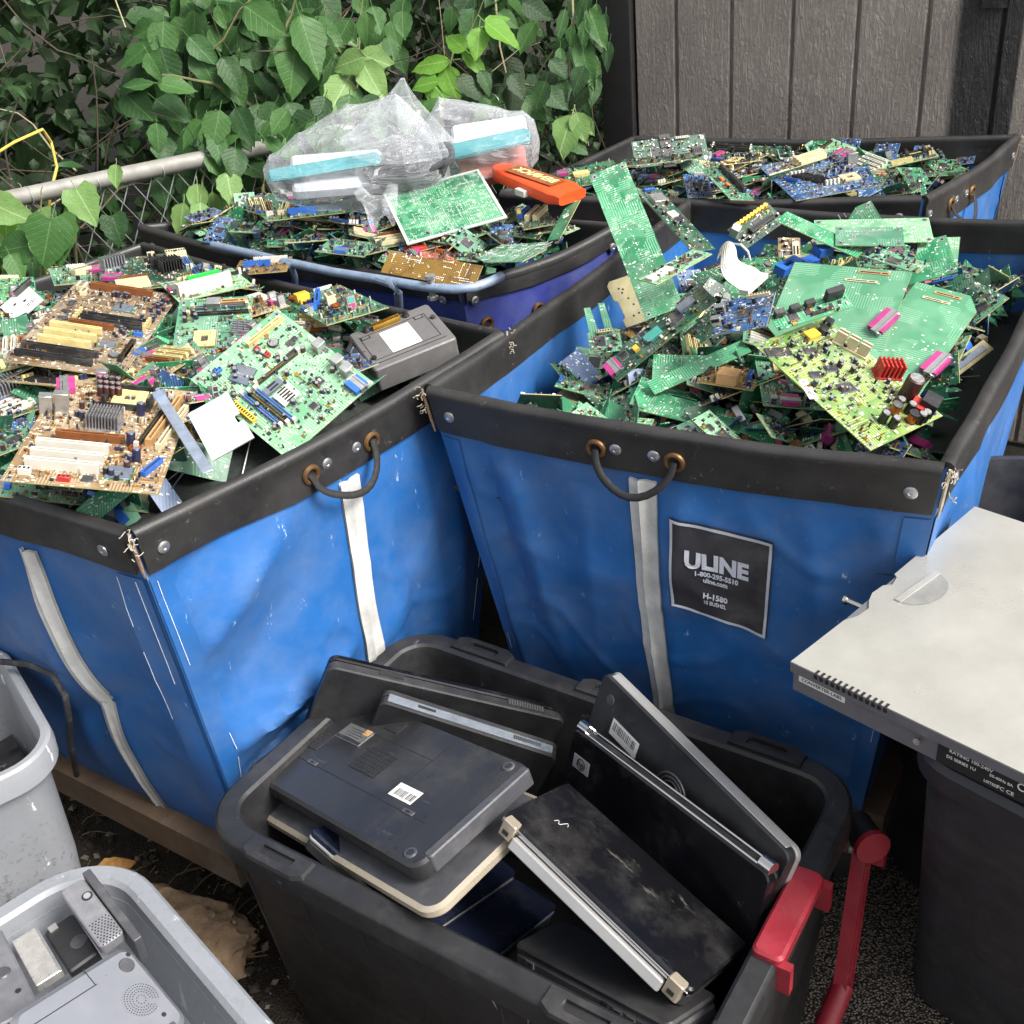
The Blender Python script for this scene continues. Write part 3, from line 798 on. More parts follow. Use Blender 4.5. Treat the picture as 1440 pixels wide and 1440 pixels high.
_riv = None
def rivet(sd, u, v, root, off=.009):
    global _riv
    if _riv is None:
        mb = MB(); n = 14
        rings = [[Vector((r*math.cos(2*math.pi*i/n), r*math.sin(2*math.pi*i/n), z)) for i in range(n)] for r, z in ((.0095, 0), (.0092, .0015), (.007, .0028), (.003, .0031), (.0022, .0022))]
        mb.loft(rings, 0, True, True, True); _riv = mb.mesh('rivet', MRIV)
    p = sd.S(u, v, off)
    return link('rivet', _riv, root, mat=look(p, (sd.Q-sd.P), sd.n))
_gro = None
def grommet(sd, u, v, root, off=.009):
    global _gro
    if _gro is None:
        mb = MB(); n = 18
        mb.tube([Vector((.0125*math.cos(2*math.pi*i/n), .0125*math.sin(2*math.pi*i/n), .001)) for i in range(n)], .0042, 8, closed=True)
        mb.cyl((0, 0, -.004), .0105, .004, 14, 1)
        _gro = mb.mesh('grommet', [MBRASS, M['ink']])
    return link('grommet', _gro, root, mat=look(sd.S(u, v, off), (sd.Q-sd.P), sd.n))
def fray(root, p, n, seed, count=9, size=.02):
    rng = random.Random(seed); mb = MB()
    for i in range(count):
        q = p+Vector((rng.uniform(-1, 1)*.006, rng.uniform(-1, 1)*.006, rng.uniform(-2.6, .8)*size))
        pts = [q]; d = (n+Vector((rng.uniform(-1, 1), rng.uniform(-1, 1), rng.uniform(-1, 1)))*.8).normalized()
        for j in range(6):
            d = (d+Vector((rng.uniform(-1, 1), rng.uniform(-1, 1), rng.uniform(-1, .6)))*.9).normalized()
            pts.append(pts[-1]+d*size*.15)
        mb.tube(pts, .0007, 4)
    o = mb.build('frayed_threads', MFRAY, root); o['kind'] = 'stuff'
    return o

def truck(name, label, corners, zb, taper, folds, seed, vin, sag=.012, handles=(), webs=(), group=None, wood=True, frays=(), bulge=.02, patches=(), rim=True, rim_h=.070):
    """corners: rim corners in order, seen from above counter-clockwise"""
    c = [Vector(p) for p in corners]
    ctr = sum(c, Vector())/4
    base = Vector((ctr.x, ctr.y, 0))
    loc = [p-base for p in c]
    bot = []
    for i in range(4):
        e1 = (loc[(i+1) % 4]-loc[i]).normalized(); e2 = (loc[i-1]-loc[i]).normalized()
        b = loc[i]+(e1+e2)*taper; b.z = zb; bot.append(b)
    root = empty(name, label, 'truck', group, loc=base)
    sides = []
    for i in range(4):
        j = (i+1) % 4
        sd = Side(loc[i], loc[j], bot[i], bot[j], folds.get(i, []), bulge, seed+i*3.7, sag)
        if sd.n.dot((loc[i]+loc[j])/2-Vector((0, 0, loc[i].z))) < 0: sd.n = -sd.n
        sides.append(sd)
        mb = MB(); nu, nv = 84, 60
        mb.grid(lambda u, v: sd.S(u, v, .0), nu, nv, 0)
        mb.grid(lambda u, v: sd.S(u, v, -.005), nu, nv, 0, True)
        mb.build('canvas_side', vin, root)
        if rim: rim_part(sd, root, rim_h)
        # corner seam: narrow folded strip with white stitching
        for (e, sgn) in ((0, 1), (1, -1)):
            mb = MB()
            mb.grid(lambda a, b: sd.S(e+sgn*(.003+a*.045), .115+b*.87, .0022), 3, 20, 0)
            mb.build('corner_seam', vin, root)
            if i in patches:
                mb = MB(); rng = random.Random(seed+i)
                for q in (.016, .046):
                    b0 = 0.125
                    while b0 < .9:
                        L = rng.uniform(.03, .3)
                        if rng.random() < .4:
                            mb.tube([sd.S(e+sgn*q, b0+L*t/5, .0030) for t in range(6)], .0005, 4)
                        b0 += L+rng.uniform(.02, .1)
                if mb.v:
                    mb.build('stitching', MTHREAD, root)
    # floor
    mb = MB(); mb.add([b+Vector((0, 0, .004)) for b in bot], [(0, 1, 2, 3)], 0); mb.build('canvas_floor', vin, root)
    for (i, u, fullrivet) in handles:
        sd = sides[i]; du = .062/sd.len; dr = .03/sd.len; vv = .034/sd.h
        for s in (-1, 1):
            grommet(sd, u+s*du, vv+.004/sd.h, root); rivet(sd, u+s*dr, vv, root)
        mb = MB(); pts = []
        for k in range(15):
            t = k/14; a = math.pi*t
            pts.append(sd.S(u-du*math.cos(a), vv+.004/sd.h+(.050*math.sin(a)**.8+.004*math.sin(3*a+seed))/sd.h, .014+.022*math.sin(a)))
        pts = [sd.S(u-du, vv+.004/sd.h, .002)]+pts+[sd.S(u+du, vv+.004/sd.h, .002)]
        mb.tube(pts, .0058, 8, 0, flat=.42, upv=sd.n)
        mb.build('rope_handle', MROPE, root)
    for (i, u, wd, v0, v1) in webs:
        sd = sides[i]; mb = MB(); hw = wd/2/sd.len
        def fw(a, b):
            crease = .004*math.exp(-((a-.38)/.12)**2)
            return sd.S(u+(a-.5)*2*hw+.004*nz(b*3, seed), v0+(v1-v0)*b, .005+crease+.002*nz(b*7, a*2, seed))
        mb.grid(fw, 8, 40, 0); mb.grid(lambda a, b: fw(a, b)-sd.n*.004, 8, 40, 0, True)
        mb.build('webbing_strap', MWEB, root)
    for i in range(4):
        if rim:
            rivet(sides[i], .045, .036/sides[i].h, root); rivet(sides[i], .955, .036/sides[i].h, root)
    for i in frays:
        fray(root, loc[i]+(loc[i]-Vector((0, 0, loc[i].z))).normalized()*.012, (loc[i]-Vector((0, 0, loc[i].z))).normalized(), seed+i, 14, .014)
        mb = MB(); d = (loc[i]-Vector((0, 0, loc[i].z))).normalized()
        mb.tube([loc[i]+d*.009+(bot[i]-loc[i])*t+Vector((0, 0, .004)) for t in (0, .02, .05, .08, .11)], [.002, .003, .0028, .003, .0015], 6)
        mb.build('worn_corner', MFRAY if i % 2 else plain('worn_canvas_core', (122, 100, 84), .9, var=.4, scale=200), root)
    if wood:
        mb = MB()
        ins = [b*1.0 for b in bot]
        for i in range(4):
            a, b = ins[i], ins[(i+1) % 4]
            o = (sides[i].n.copy()); o.z = 0; o.normalize()
            a2 = a+o*.012; b2 = b+o*.012
            mb.bar(Vector((a2.x, a2.y, zb-.035)), Vector((b2.x, b2.y, zb-.035)), .05, .068)
        mb.build('wooden_base', MWOOD, root)
        cen = sum(bot, Vector())/4
        for i in range(4):
            p = lerp(bot[i], cen, .22)
            mb = MB(); hz = (zb-.07)
            r = hz*.42
            Mx = Matrix.Translation((p.x, p.y, r+.003)) @ Matrix.Rotation(.6+seed+i, 4, 'Z') @ Matrix.Rotation(math.pi/2, 4, 'X')
            mb.cyl((0, 0, -.016), r, .032, 18, 0, M=Mx)
            cs = mb.build('caster_wheel', MRUB, root)
            mb = MB()
            Mf = Matrix.Translation((p.x, p.y, 0)) @ Matrix.Rotation(.6+seed+i, 4, 'Z')
            for s in (-1, 1): mb.box((0, s*.022, (r+zb-.07)/2+.01), (r*.9, .004, zb-.07-r+.01), 0, Mf)
            mb.box((0, 0, zb-.074), (r*1.4, .052, .008), 0, Mf)
            mb.build('caster_fork', M['silver'], root)
    return root, sides, base

RIMZ = CAM_H-.716
R_A, R_B, R_C = at(601, 548, RIMZ), at(1331, 660, RIMZ), at(968, 284, RIMZ)
R_D = R_B+R_C-R_A
tR, sR, bR = truck('basket_truck', 'blue vinyl basket truck carrying the black sewn label patch, heaped with green boards', [R_A, R_B, R_D, R_C], .262, .075,
    {0: [(.02, .1, .06, .95, .010, .02), (.16, .12, .20, .8, .010, .035), (.10, .1, .12, .6, -.010, .02), (.55, .1, .50, .75, .008, .03), (.78, .12, .9, .7, .006, .04), (.33, .2, .30, .9, .006, .03)],
     3: [(.3, .1, .2, .9, .010, .04), (.6, .1, .7, .9, .01, .05)], 1: [(.2, .1, .3, .9, .012, .04)]}, 3.1, VB,
    handles=[(0, .457, True)], webs=[(0, .468, .044, .115, .99)], group='blue basket trucks of scrap', frays=(0, 1), patches=(0, 3))
L_F, L_R, L_K = at(181, 750, RIMZ), at(706, 470, RIMZ), at(200, 345, RIMZ)
L_L = L_F+(at(0, 690, RIMZ)-L_F)*4.6
U_STRAP = .80
tL, sL, bL = truck('basket_truck', 'bright blue vinyl basket truck with the fullest heap of brown and tan motherboards', [L_F, L_R, L_K, L_L], .262, .085,
    {0: [(.02, .16, .42, .0, -.012, .03), (.03, .36, .35, .10, .018, .045), (.02, .66, .42, .56, .020, .04), (.05, .78, .5, .66, -.016, .035), (.42, .66, .72, .45, .012, .05), (.1, .5, .3, .3, -.008, .05), (.45, .95, .6, .62, .012, .05), (.8, .2, .9, .9, .012, .05), (.62, .15, .66, .8, -.010, .03)],
     3: [(.8, .15, .7, .9, .012, .05), (.9, .5, .6, .8, -.012, .05), (.95, .2, .98, .95, .01, .03), (.35, .2, .3, .9, .012, .04)]}, 8.3, VB,
    handles=[(0, .468, True)], webs=[(0, .482, .040, .115, .99), (3, U_STRAP, .036, .125, 1.02)], group='blue basket trucks of scrap', frays=(0, 1), patches=(0, 3), bulge=.028)
K_BR, K_FR, K_BL = at(1431, 192, RIMZ), at(1298, 291, RIMZ)+Vector((.02, .05, 0)), at(890, 195, RIMZ)
K_FL = K_BL+K_FR-K_BR
tK, sK, bK = truck('basket_truck', 'blue basket truck standing along the shed wall, rope handle on its end', [K_FL, K_FR, K_BR, K_BL], .262, .075,
    {1: [(.3, .1, .4, .9, .01, .04)], 2: [(.5, .1, .52, .6, .008, .03)]}, 15.2, VB,
    handles=[(1, .34, True)], webs=[(1, .33, .03, .125, .99)], group='blue basket trucks of scrap', frays=(2,), patches=())
M_N, M_R = at(650, 398, RIMZ), at(868, 318, RIMZ)
_dm = (at(330, 349, RIMZ)-at(612, 398, RIMZ)).normalized()
M_L = M_N+_dm*1.02; M_B = M_R+_dm*.98
MVIN_B = plain('black_vinyl_liner', (28, 28, 30), .42, var=.3, scale=14, bump=.3)
tM, sM, bM = truck('basket_truck', 'violet blue vinyl cart with pale pipe frame and black liner under the clear plastic bag', [M_N, M_R, M_B, M_L], .262, .05,
    {0: [(.15, .1, .2, .9, .012, .03), (.4, .12, .38, .8, .010, .03), (.7, .1, .72, .9, .008, .03)], 3: [(.2, .1, .25, .9, .012, .04), (.9, .1, .86, .8, .010, .03)]}, 22.4, VP, sag=.02, handles=(), webs=(), group=None, wood=False, rim=True, rim_h=.036)
def pipe_frame():
    mp = plain('pale_blue_pipe_paint', (130, 146, 168), .35, .3, dust=.2)
    def P(px, py, z=RIMZ+.012): return at(px, py, z)-bM
    pts = [P(300, 345), P(340, 354), P(400, 368), P(470, 383), P(540, 394), P(600, 404), P(640, 407), P(668, 404), P(690, 396), P(705, 388)]
    MB().tube(pts, .0095, 10).build('pipe_frame', mp, tM)
    MB().tube([P(528, 392), P(540, 396), P(552, 400), P(560, 412), P(562, 440, RIMZ-.05), P(563, 470, RIMZ-.12)], .0085, 9).build('pipe_leg', mp, tM)
    MB().tube([P(392, 366), P(408, 372), P(414, 388, RIMZ-.02), P(416, 420, RIMZ-.1)], .0075, 9).build('pipe_leg', mp, tM)
    c = P(607, 404)
    mb = MB(); mb.cyl((0, 0, -.02), .007, .04, 8, 0); mb.cyl((0, 0, .018), .011, .006, 6, 0, smooth=False); mb.cyl((0, 0, -.024), .011, .006, 6, 0, smooth=False)
    mb.build('pipe_bolt', M['silver'], tM, loc=c)
    for u in (.10, .42, .75): grommet(sM[0], u, .13, tM, .003)
    for u in (.88, .6): grommet(sM[3], u, .13, tM, .003)
pipe_frame()

# sewn label patch with its printing
def label_patch():
    sd = sR[0]
    def uv(px, py):
        # invert S numerically for a pixel on the front side
        d = ray(px, py); u, v = .55, .4
        for it in range(40):
            def err(u, v):
                p = bR+sd.S(u, v, .004)-EYE; w = p.dot(FWD)
                return Vector((HALF+FPX*p.dot(RGT)/w-px, HALF-FPX*p.dot(UPV)/w-py))
            e = err(u, v); a = (err(u+1e-4, v)-e)/1e-4; b = (err(u, v+1e-4)-e)/1e-4
            det = a.x*b.y-a.y*b.x
            u -= (e.x*b.y-e.y*b.x)/det*.8; v -= (a.x*e.y-a.y*e.x)/det*.8
        return Vector((u, v))
    q = [uv(941, 727), uv(1088, 764), uv(1077, 899), uv(944, 851)]
    def F(a, b, off):
        t = lerp(lerp(q[0], q[1], a), lerp(q[3], q[2], a), b)
        return sd.S(t.x, t.y, off+.0015*math.sin(5*a+1)*math.sin(3*b))
    mblk = plain('label_black_vinyl', (44, 44, 50), .5, var=.15, scale=12, dust=.2)
    mgry = plain('label_grey_print', (176, 180, 192), .55, var=.1, dust=.1)
    mb = MB(); mb.grid(lambda a, b: F(a, b, .005), 24, 24, 0); mb.grid(lambda a, b: F(a, b, .003), 24, 24, 0, True)
    lp = mb.build('label_patch', mblk, tR)
    mb = MB(); t = .038
    for (a0, a1, b0, b1) in ((.008, .992, .008, t), (.008, .992, 1-t, .992), (.008, t, t, 1-t), (1-t, .992, t, 1-t)):
        mb.grid(lambda a, b: F(a0+(a1-a0)*a, b0+(b1-b0)*b, .0058), 20 if a1-a0 > .5 else 2, 20 if b1-b0 > .5 else 2, 0)
    mb.build('border', mgry, lp)
    for (txt, size, cx, cy, bold, wid) in (('ULINE', .24, .47, .375, .012, .62), ('1-800-295-5510', .075, .47, .515, .003, .42), ('uline.com', .075, .455, .58, .003, .24),
                                           ('H-1580', .085, .46, .745, .003, .24), ('10 BUSHEL', .062, .46, .815, .001, .22)):
        v, f = text_geo(txt, size, bold)
        xs = [p[0] for p in v]; sc = wid/(max(xs)-min(xs)); ym = [p[1] for p in v]; yc = (max(ym)+min(ym))/2; xc = (max(xs)+min(xs))/2
        MB().add([F(cx+(p[0]-xc)*sc, cy-(p[1]-yc)*1.0*.95, .0066) for p in v], f, 0).build('lettering', mgry, lp)
label_patch()
# ------------------------------------------------------------------ circuit board components (mesh data shared by all boards)
_mc = {}
def cached(key, fn):
    if key not in _mc: _mc[key] = fn()
    return _mc[key]
def mm(x): return round(x*1000)/1000
def c_slot(L, w, h, body):
    L, w, h = mm(L), round(w, 4), round(h, 4)
    def f():
        mb = MB(); t = w*.28
        mb.box((0, 0, h*.3), (L, w, h*.6), 0)
        mb.box((0, w/2-t/2, h*.8), (L, t, h*.4), 0); mb.box((0, -w/2+t/2, h*.8), (L, t, h*.4), 0)
        mb.box((L/2-w*.35, 0, h*.79), (w*.7, w-2*t, h*.38), 0); mb.box((-L/2+w*.35, 0, h*.79), (w*.7, w-2*t, h*.38), 0)
        mb.box((L*.22, 0, h*.78), (w*.4, w-2*t, h*.36), 0)
        mb.box((0, 0, h*.605), (L*.98, w-2*t-.0002, .0004), 1)
        return mb.mesh('expansion_slot', [M[body], M['ink']])
    return cached(('slot', L, w, h, body), f)
def c_dimm(L, body, clip):
    L = mm(L)
    def f():
        mb = MB(); w, h = .0065, .0075; t = .0018
        mb.box((0, 0, h*.3), (L, w, h*.6), 0)
        mb.box((0, w/2-t/2, h*.8), (L, t, h*.4), 0); mb.box((0, -w/2+t/2, h*.8), (L, t, h*.4), 0)
        mb.box((0, 0, h*.61), (L*.98, w-2*t-.0002, .0004), 1)
        for s in (-1, 1): mb.box((s*(L/2+.002), 0, .007), (.005, w*1.1, .014), 2)
        return mb.mesh('memory_slot', [M[body], M['gold'], M[clip]])
    return cached(('dimm', L, body, clip), f)
def c_chip(w, d, h, body, pins=True):
    w, d = mm(w), mm(d)
    def f():
        mb = MB(); slab(mb, w, d, .0005, h, .0008, .0005, 0, n=1)
        if pins:
            n = max(3, int(w/.0032)); m_ = max(3, int(d/.0032))
            for i in range(n):
                x = (i+.5)/n*w*.94-w*.47
                for s in (-1, 1): mb.box((x, s*(d/2+.0012), .0009), (w/n*.5, .003, .001), 1)
            if min(w, d) > .011:
                for i in range(m_):
                    y = (i+.5)/m_*d*.94-d*.47
                    for s in (-1, 1): mb.box((s*(w/2+.0012), y, .0009), (.003, d/m_*.5, .001), 1)
        return mb.mesh('chip', [M[body], M['silver']])
    return cached(('chip', w, d, h, body, pins), f)
def c_bga(w):
    w = mm(w)
    def f():
        mb = MB(); mb.box((0, 0, .0007), (w*1.12, w*1.12, .0012), 1); slab(mb, w, w, .0013, .0034, .001, .0006, 0, n=1)
        mb.box((0, 0, .00345), (w*.62, w*.09, .0002), 2); mb.box((-w*.08, -w*.16, .00345), (w*.45, w*.05, .0002), 2)
        return mb.mesh('chip', [M['chipgrey'], M['pcb_green'], M['silver']])
    return cached(('bga', w), f)
def c_socket(w, body, bracket=False):
    w = mm(w)
    def f():
        mb = MB(); h = .007; k = w*.17
        for s in (-1, 1):
            mb.box((s*(w/2+k)/2, 0, h/2), (w/2-k, w, h), 0); mb.box((0, s*(w/2+k)/2, h/2-.0002), (2*k, w/2-k, h-.0004), 0)
        mb.box((0, 0, .0015), (2*k, 2*k, .003), 1)
        n = 9
        for i in range(n):
            for j in range(n):
                x, y = ((i+.5)/n-.5)*w*.92, ((j+.5)/n-.5)*w*.92
                if max(abs(x), abs(y)) < k*1.15: continue
                mb.add([(x-.0007, y-.0007, h+.0001), (x+.0007, y-.0007, h+.0001), (x+.0007, y+.0007, h+.0001), (x-.0007, y+.0007, h+.0001)], [(0, 1, 2, 3)], 2)
        mb.tube([(w*.5+.003, -w*.45, h*.8), (w*.5+.003, w*.45, h*.8), (w*.5+.007, w*.5, h*.9)], .0011, 5, 3)
        return mb.mesh('processor_socket', [M[body], M['chip'], M['brownslot'], M['silver']])
    return cached(('sock', w, body), f)
def c_frame(w):
    w = mm(w)
    def f():
        mb = MB(); t = .006
        for s in (-1, 1):
            mb.box((s*(w/2-t/2), 0, .006), (t, w, .012), 0); mb.box((0, s*(w/2-t/2), .0055), (w-2*t, t, .011), 0)
            for r in (-1, 1): mb.box((s*(w/2-t/2), r*(w/2-t), .012), (t*1.2, t*1.6, .024), 0)
        return mb.mesh('cooler_bracket', [M['black']])
    return cached(('frame', w), f)
def c_sink(w, d, h, body, n=9):
    w, d = mm(w), mm(d)
    def f():
        mb = MB(); mb.box((0, 0, .0025), (w, d, .004), 0); t = w/n*.34
        for i in range(n):
            x = (i+.5)/n*w-w/2
            for j in range(3):
                y = ((j+.5)/3-.5)*d
                mb.box((x, y, h/2+.002), (t, d/3*.84, h-.004), 0)
        return mb.mesh('heat_sink', [M[body]])
    return cached(('sink', w, d, h, body, n), f)
def c_cap(r, h, body):
    def f():
        mb = MB(); mb.cyl((0, 0, 0), r, h*.94, 10, 0); mb.cyl((0, 0, h*.94), r*.99, h*.05, 10, 0, 1, r2=r*.8)
        mb.add([(r*.5*math.cos(a), r*.5*math.sin(a), h*.992) for a in (0, 1.57, 3.14, 4.71)], [(0, 1, 2, 3)], 1)
        return mb.mesh('capacitor', [M[body], M['silver']])
    return cached(('cap', r, h, body), f)
def c_toroid(R, r):
    def f():
        mb = MB(); n = 14
        mb.tube([Vector((R*math.cos(2*math.pi*i/n), R*math.sin(2*math.pi*i/n), r+.001)) for i in range(n)], [r*(1 if i % 2 else .85) for i in range(n)], 7, closed=True)
        return mb.mesh('coil', [M['copper']])
    return cached(('tor', R, r), f)
def c_coilpost(r, h):
    def f():
        mb = MB(); mb.cyl((0, 0, 0), r*1.1, h*.12, 12, 1); mb.cyl((0, 0, h*.12), r, h*.72, 12, 0); mb.cyl((0, 0, h*.84), r*1.1, h*.14, 12, 1)
        return mb.mesh('coil', [M['copper'], M['black']])
    return cached(('coilp', r, h), f)
def c_ide(L, body):
    L = mm(L)
    def f():
        mb = MB(); w, h = .0095, .010; t = .0016
        mb.box((0, 0, h*.2), (L, w, h*.4), 0)
        for s in (-1, 1):
            mb.box((0, s*(w/2-t/2), h*.7), (L, t, h*.6), 0); mb.box((s*(L/2-t/2), 0, h*.69), (t, w-2*t, h*.58), 0)
        n = int(L/.0045)
        for i in range(n):
            for s in (-1, 1): mb.box(((i+.5)/n*(L*.92)-L*.46, s*.0016, h*.6), (.0009, .0009, h*.5), 1)
        return mb.mesh('pin_header', [M[body], M['gold']])
    return cached(('ide', L, body), f)
def c_dsub(L, body):
    L = mm(L)
    def f():
        mb = MB(); mb.box((0, 0, .006), (L*1.25, .011, .012), 1); mb.box((0, -.0085, .006), (L*1.3, .004, .0125), 1)
        pr = [(-L/2, .0105), (L/2, .0105), (L*.44, .0015), (-L*.44, .0015)]
        mb.loft([[Vector((x, -.0165, z)) for x, z in pr], [Vector((x, -.009, z)) for x, z in pr]], 0, False, True, True)
        for s in (-1, 1): mb.cyl((0, 0, 0), .0025, .006, 6, 1, M=Matrix.Translation((s*L*.58, -.0105, .006)) @ Matrix.Rotation(math.pi/2, 4, 'X'))
        mb.box((0, .010, .007), (L*1.1, .012, .011), 0)
        return mb.mesh('port', [M[body], M['silver']])
    return cached(('dsub', L, body), f)
def c_port(w, d, h, c1, c2):
    def f():
        mb = MB(); slab(mb, w, d, 0, h, .0008, .0006, 0, n=1)
        mb.box((0, -d/2-.0001, h*.27), (w*.72, .0016, h*.34), 1); mb.box((0, -d/2-.0001, h*.72), (w*.72, .0016, h*.34), 2)
        return mb.mesh('port', [M['silver'], M[c1], M[c2]])
    return cached(('port', w, d, h, c1, c2), f)
def c_block(w, d, h, body, hole=True):
    w, d = mm(w), mm(d)
    def f():
        mb = MB(); slab(mb, w, d, 0, h, .001, .0007, 0, n=1)
        if hole:
            n = max(1, int(w/.006))
            for i in range(n): mb.box(((i+.5)/n*w-w/2, 0, h+.0001), (w/n*.55, d*.5, .0006), 1)
        return mb.mesh('connector', [M[body], M['ink']])
    return cached(('blk', w, d, h, body, hole), f)
def c_batt():
    def f():
        mb = MB(); mb.cyl((0, 0, 0), .0118, .003, 20, 1); mb.cyl((0, 0, .003), .0098, .0034, 20, 0)
        return mb.mesh('battery', [M['silver'], M['black']])
    return cached('batt', f)
def c_label(w, d):
    w, d = mm(w), mm(d)
    def f():
        mb = MB(); mb.box((0, 0, .0002), (w, d, .0003), 0); rng = random.Random(int(w*9999)); x = -w*.42
        while x < w*.4:
            t = rng.uniform(.0006, .002); mb.box((x, d*.1, .00042), (t, d*.5, .0001), 1); x += t+rng.uniform(.0008, .002)
        return mb.mesh('sticker', [M['paper'], M['ink']])
    return cached(('lab', w, d), f)
SMALL = ['chip', 'cream', 'silver', 'capblue', 'white', 'gold', 'brownslot', 'black']
def c_small(w, h, n, seed, tall=1.0):
    """resistors, jumpers and pin rows too small to pick apart"""
    def f():
        rng = random.Random(seed); mb = MB()
        for i in range(n):
            x, y = rng.uniform(-.47, .47)*w, rng.uniform(-.47, .47)*h
            q = rng.random()
            if q < .62: s = (rng.uniform(.0012, .003), rng.uniform(.0008, .0016), rng.uniform(.0006, .0014)*tall)
            elif q < .88: s = (rng.uniform(.002, .007), rng.uniform(.002, .005), rng.uniform(.001, .0024)*tall)
            else: s = (rng.uniform(.0016, .003), rng.uniform(.0016, .003), rng.uniform(.004, .009)*tall)
            if rng.random() < .5: s = (s[1], s[0], s[2])
            mb.box((x, y, s[2]/2-.0002), s, rng.choice((0, 0, 0, 1, 2, 2, 3, 4, 5, 6, 7)))
            if rng.random() < .06:
                k = rng.randrange(4, 12)
                for j in range(k):
                    if abs(x+(j+1)*.0024) < w*.48: mb.box((x+(j+1)*.0024, y, .0016), (.0012, .001, .0034), rng.choice((2, 5)))
        return mb.mesh('small_components', [M[k] for k in SMALL])
    return cached(('small', mm(w), mm(h), n, seed, tall), f)
def c_solder(w, h, n, seed):
    def f():
        rng = random.Random(seed); mb = MB()
        for i in range(n):
            cx, cy = rng.uniform(-.46, .46)*w, rng.uniform(-.46, .46)*h
            k = rng.choice((1, 1, 2, 6, 10)); hor = rng.random() < .5
            for j in range(k):
                x, y = (cx+j*.0036, cy) if hor else (cx, cy+j*.0036)
                if abs(x) > w*.48 or abs(y) > h*.48: continue
                r = rng.uniform(.0007, .0012)
                mb.add([(x-r, y-r, 0), (x+r, y-r, 0), (x+r, y+r, 0), (x-r, y+r, 0), (x, y, r*1.3)], [(0, 1, 4), (1, 2, 4), (2, 3, 4), (3, 0, 4)], 0)
        return mb.mesh('solder_points', [M['silver']])
    return cached(('solder', mm(w), mm(h), n, seed), f)
def c_holes(w, h, seed):
    def f():
        mb = MB()
        for sx in (-1, 1):
            for sy in (-1, 1):
                x, y = sx*(w/2-.008), sy*(h/2-.008)
                mb.cyl((x, y, 0), .0046, .0004, 12, 0); mb.cyl((x, y, .0002), .0021, .0004, 10, 1)
        return mb.mesh('mounting_hole', [M['silver'], M['ink']])
    return cached(('holes', mm(w), mm(h)), f)
def c_pcb(w, h, mat, notch=0, edge='edge', poly=None, t=.0016):
    w, h = mm(w), mm(h)
    def f():
        mb = MB()
        if poly: ol = [(x*w, y*h) for x, y in poly]
        elif notch == 1: ol = [(-w/2, -h/2), (w*.2, -h/2), (w*.2, -h/2+h*.07), (w/2, -h/2+h*.07), (w/2, h/2), (-w/2, h/2)]
        elif notch == 2: ol = [(-w/2, -h/2), (w/2, -h/2), (w/2, h*.30), (w*.38, h*.30), (w*.38, h/2), (-w/2, h/2)]
        elif notch == 3: ol = [(-w/2, -h/2), (w/2, -h/2), (w/2, h/2), (w*.1, h/2), (w*.04, h*.42), (-w*.30, h*.42), (-w*.36, h/2), (-w/2, h/2)]
        else: ol = [(-w/2, -h/2), (w/2, -h/2), (w/2, h/2), (-w/2, h/2)]
        n = len(ol); lo = [(x, y, -t) for x, y in ol]; hi = [(x, y, 0) for x, y in ol]
        mb.add(hi, [tuple(range(n))], 0); mb.add(lo, [tuple(reversed(range(n)))], 0)
        mb.add(lo+hi, [(i, (i+1) % n, n+(i+1) % n, n+i) for i in range(n)], 1)
        return mb.mesh('board', [M[mat], M[edge]])
    return cached(('pcb', w, h, mat, notch, edge, tuple(poly) if poly else None), f)

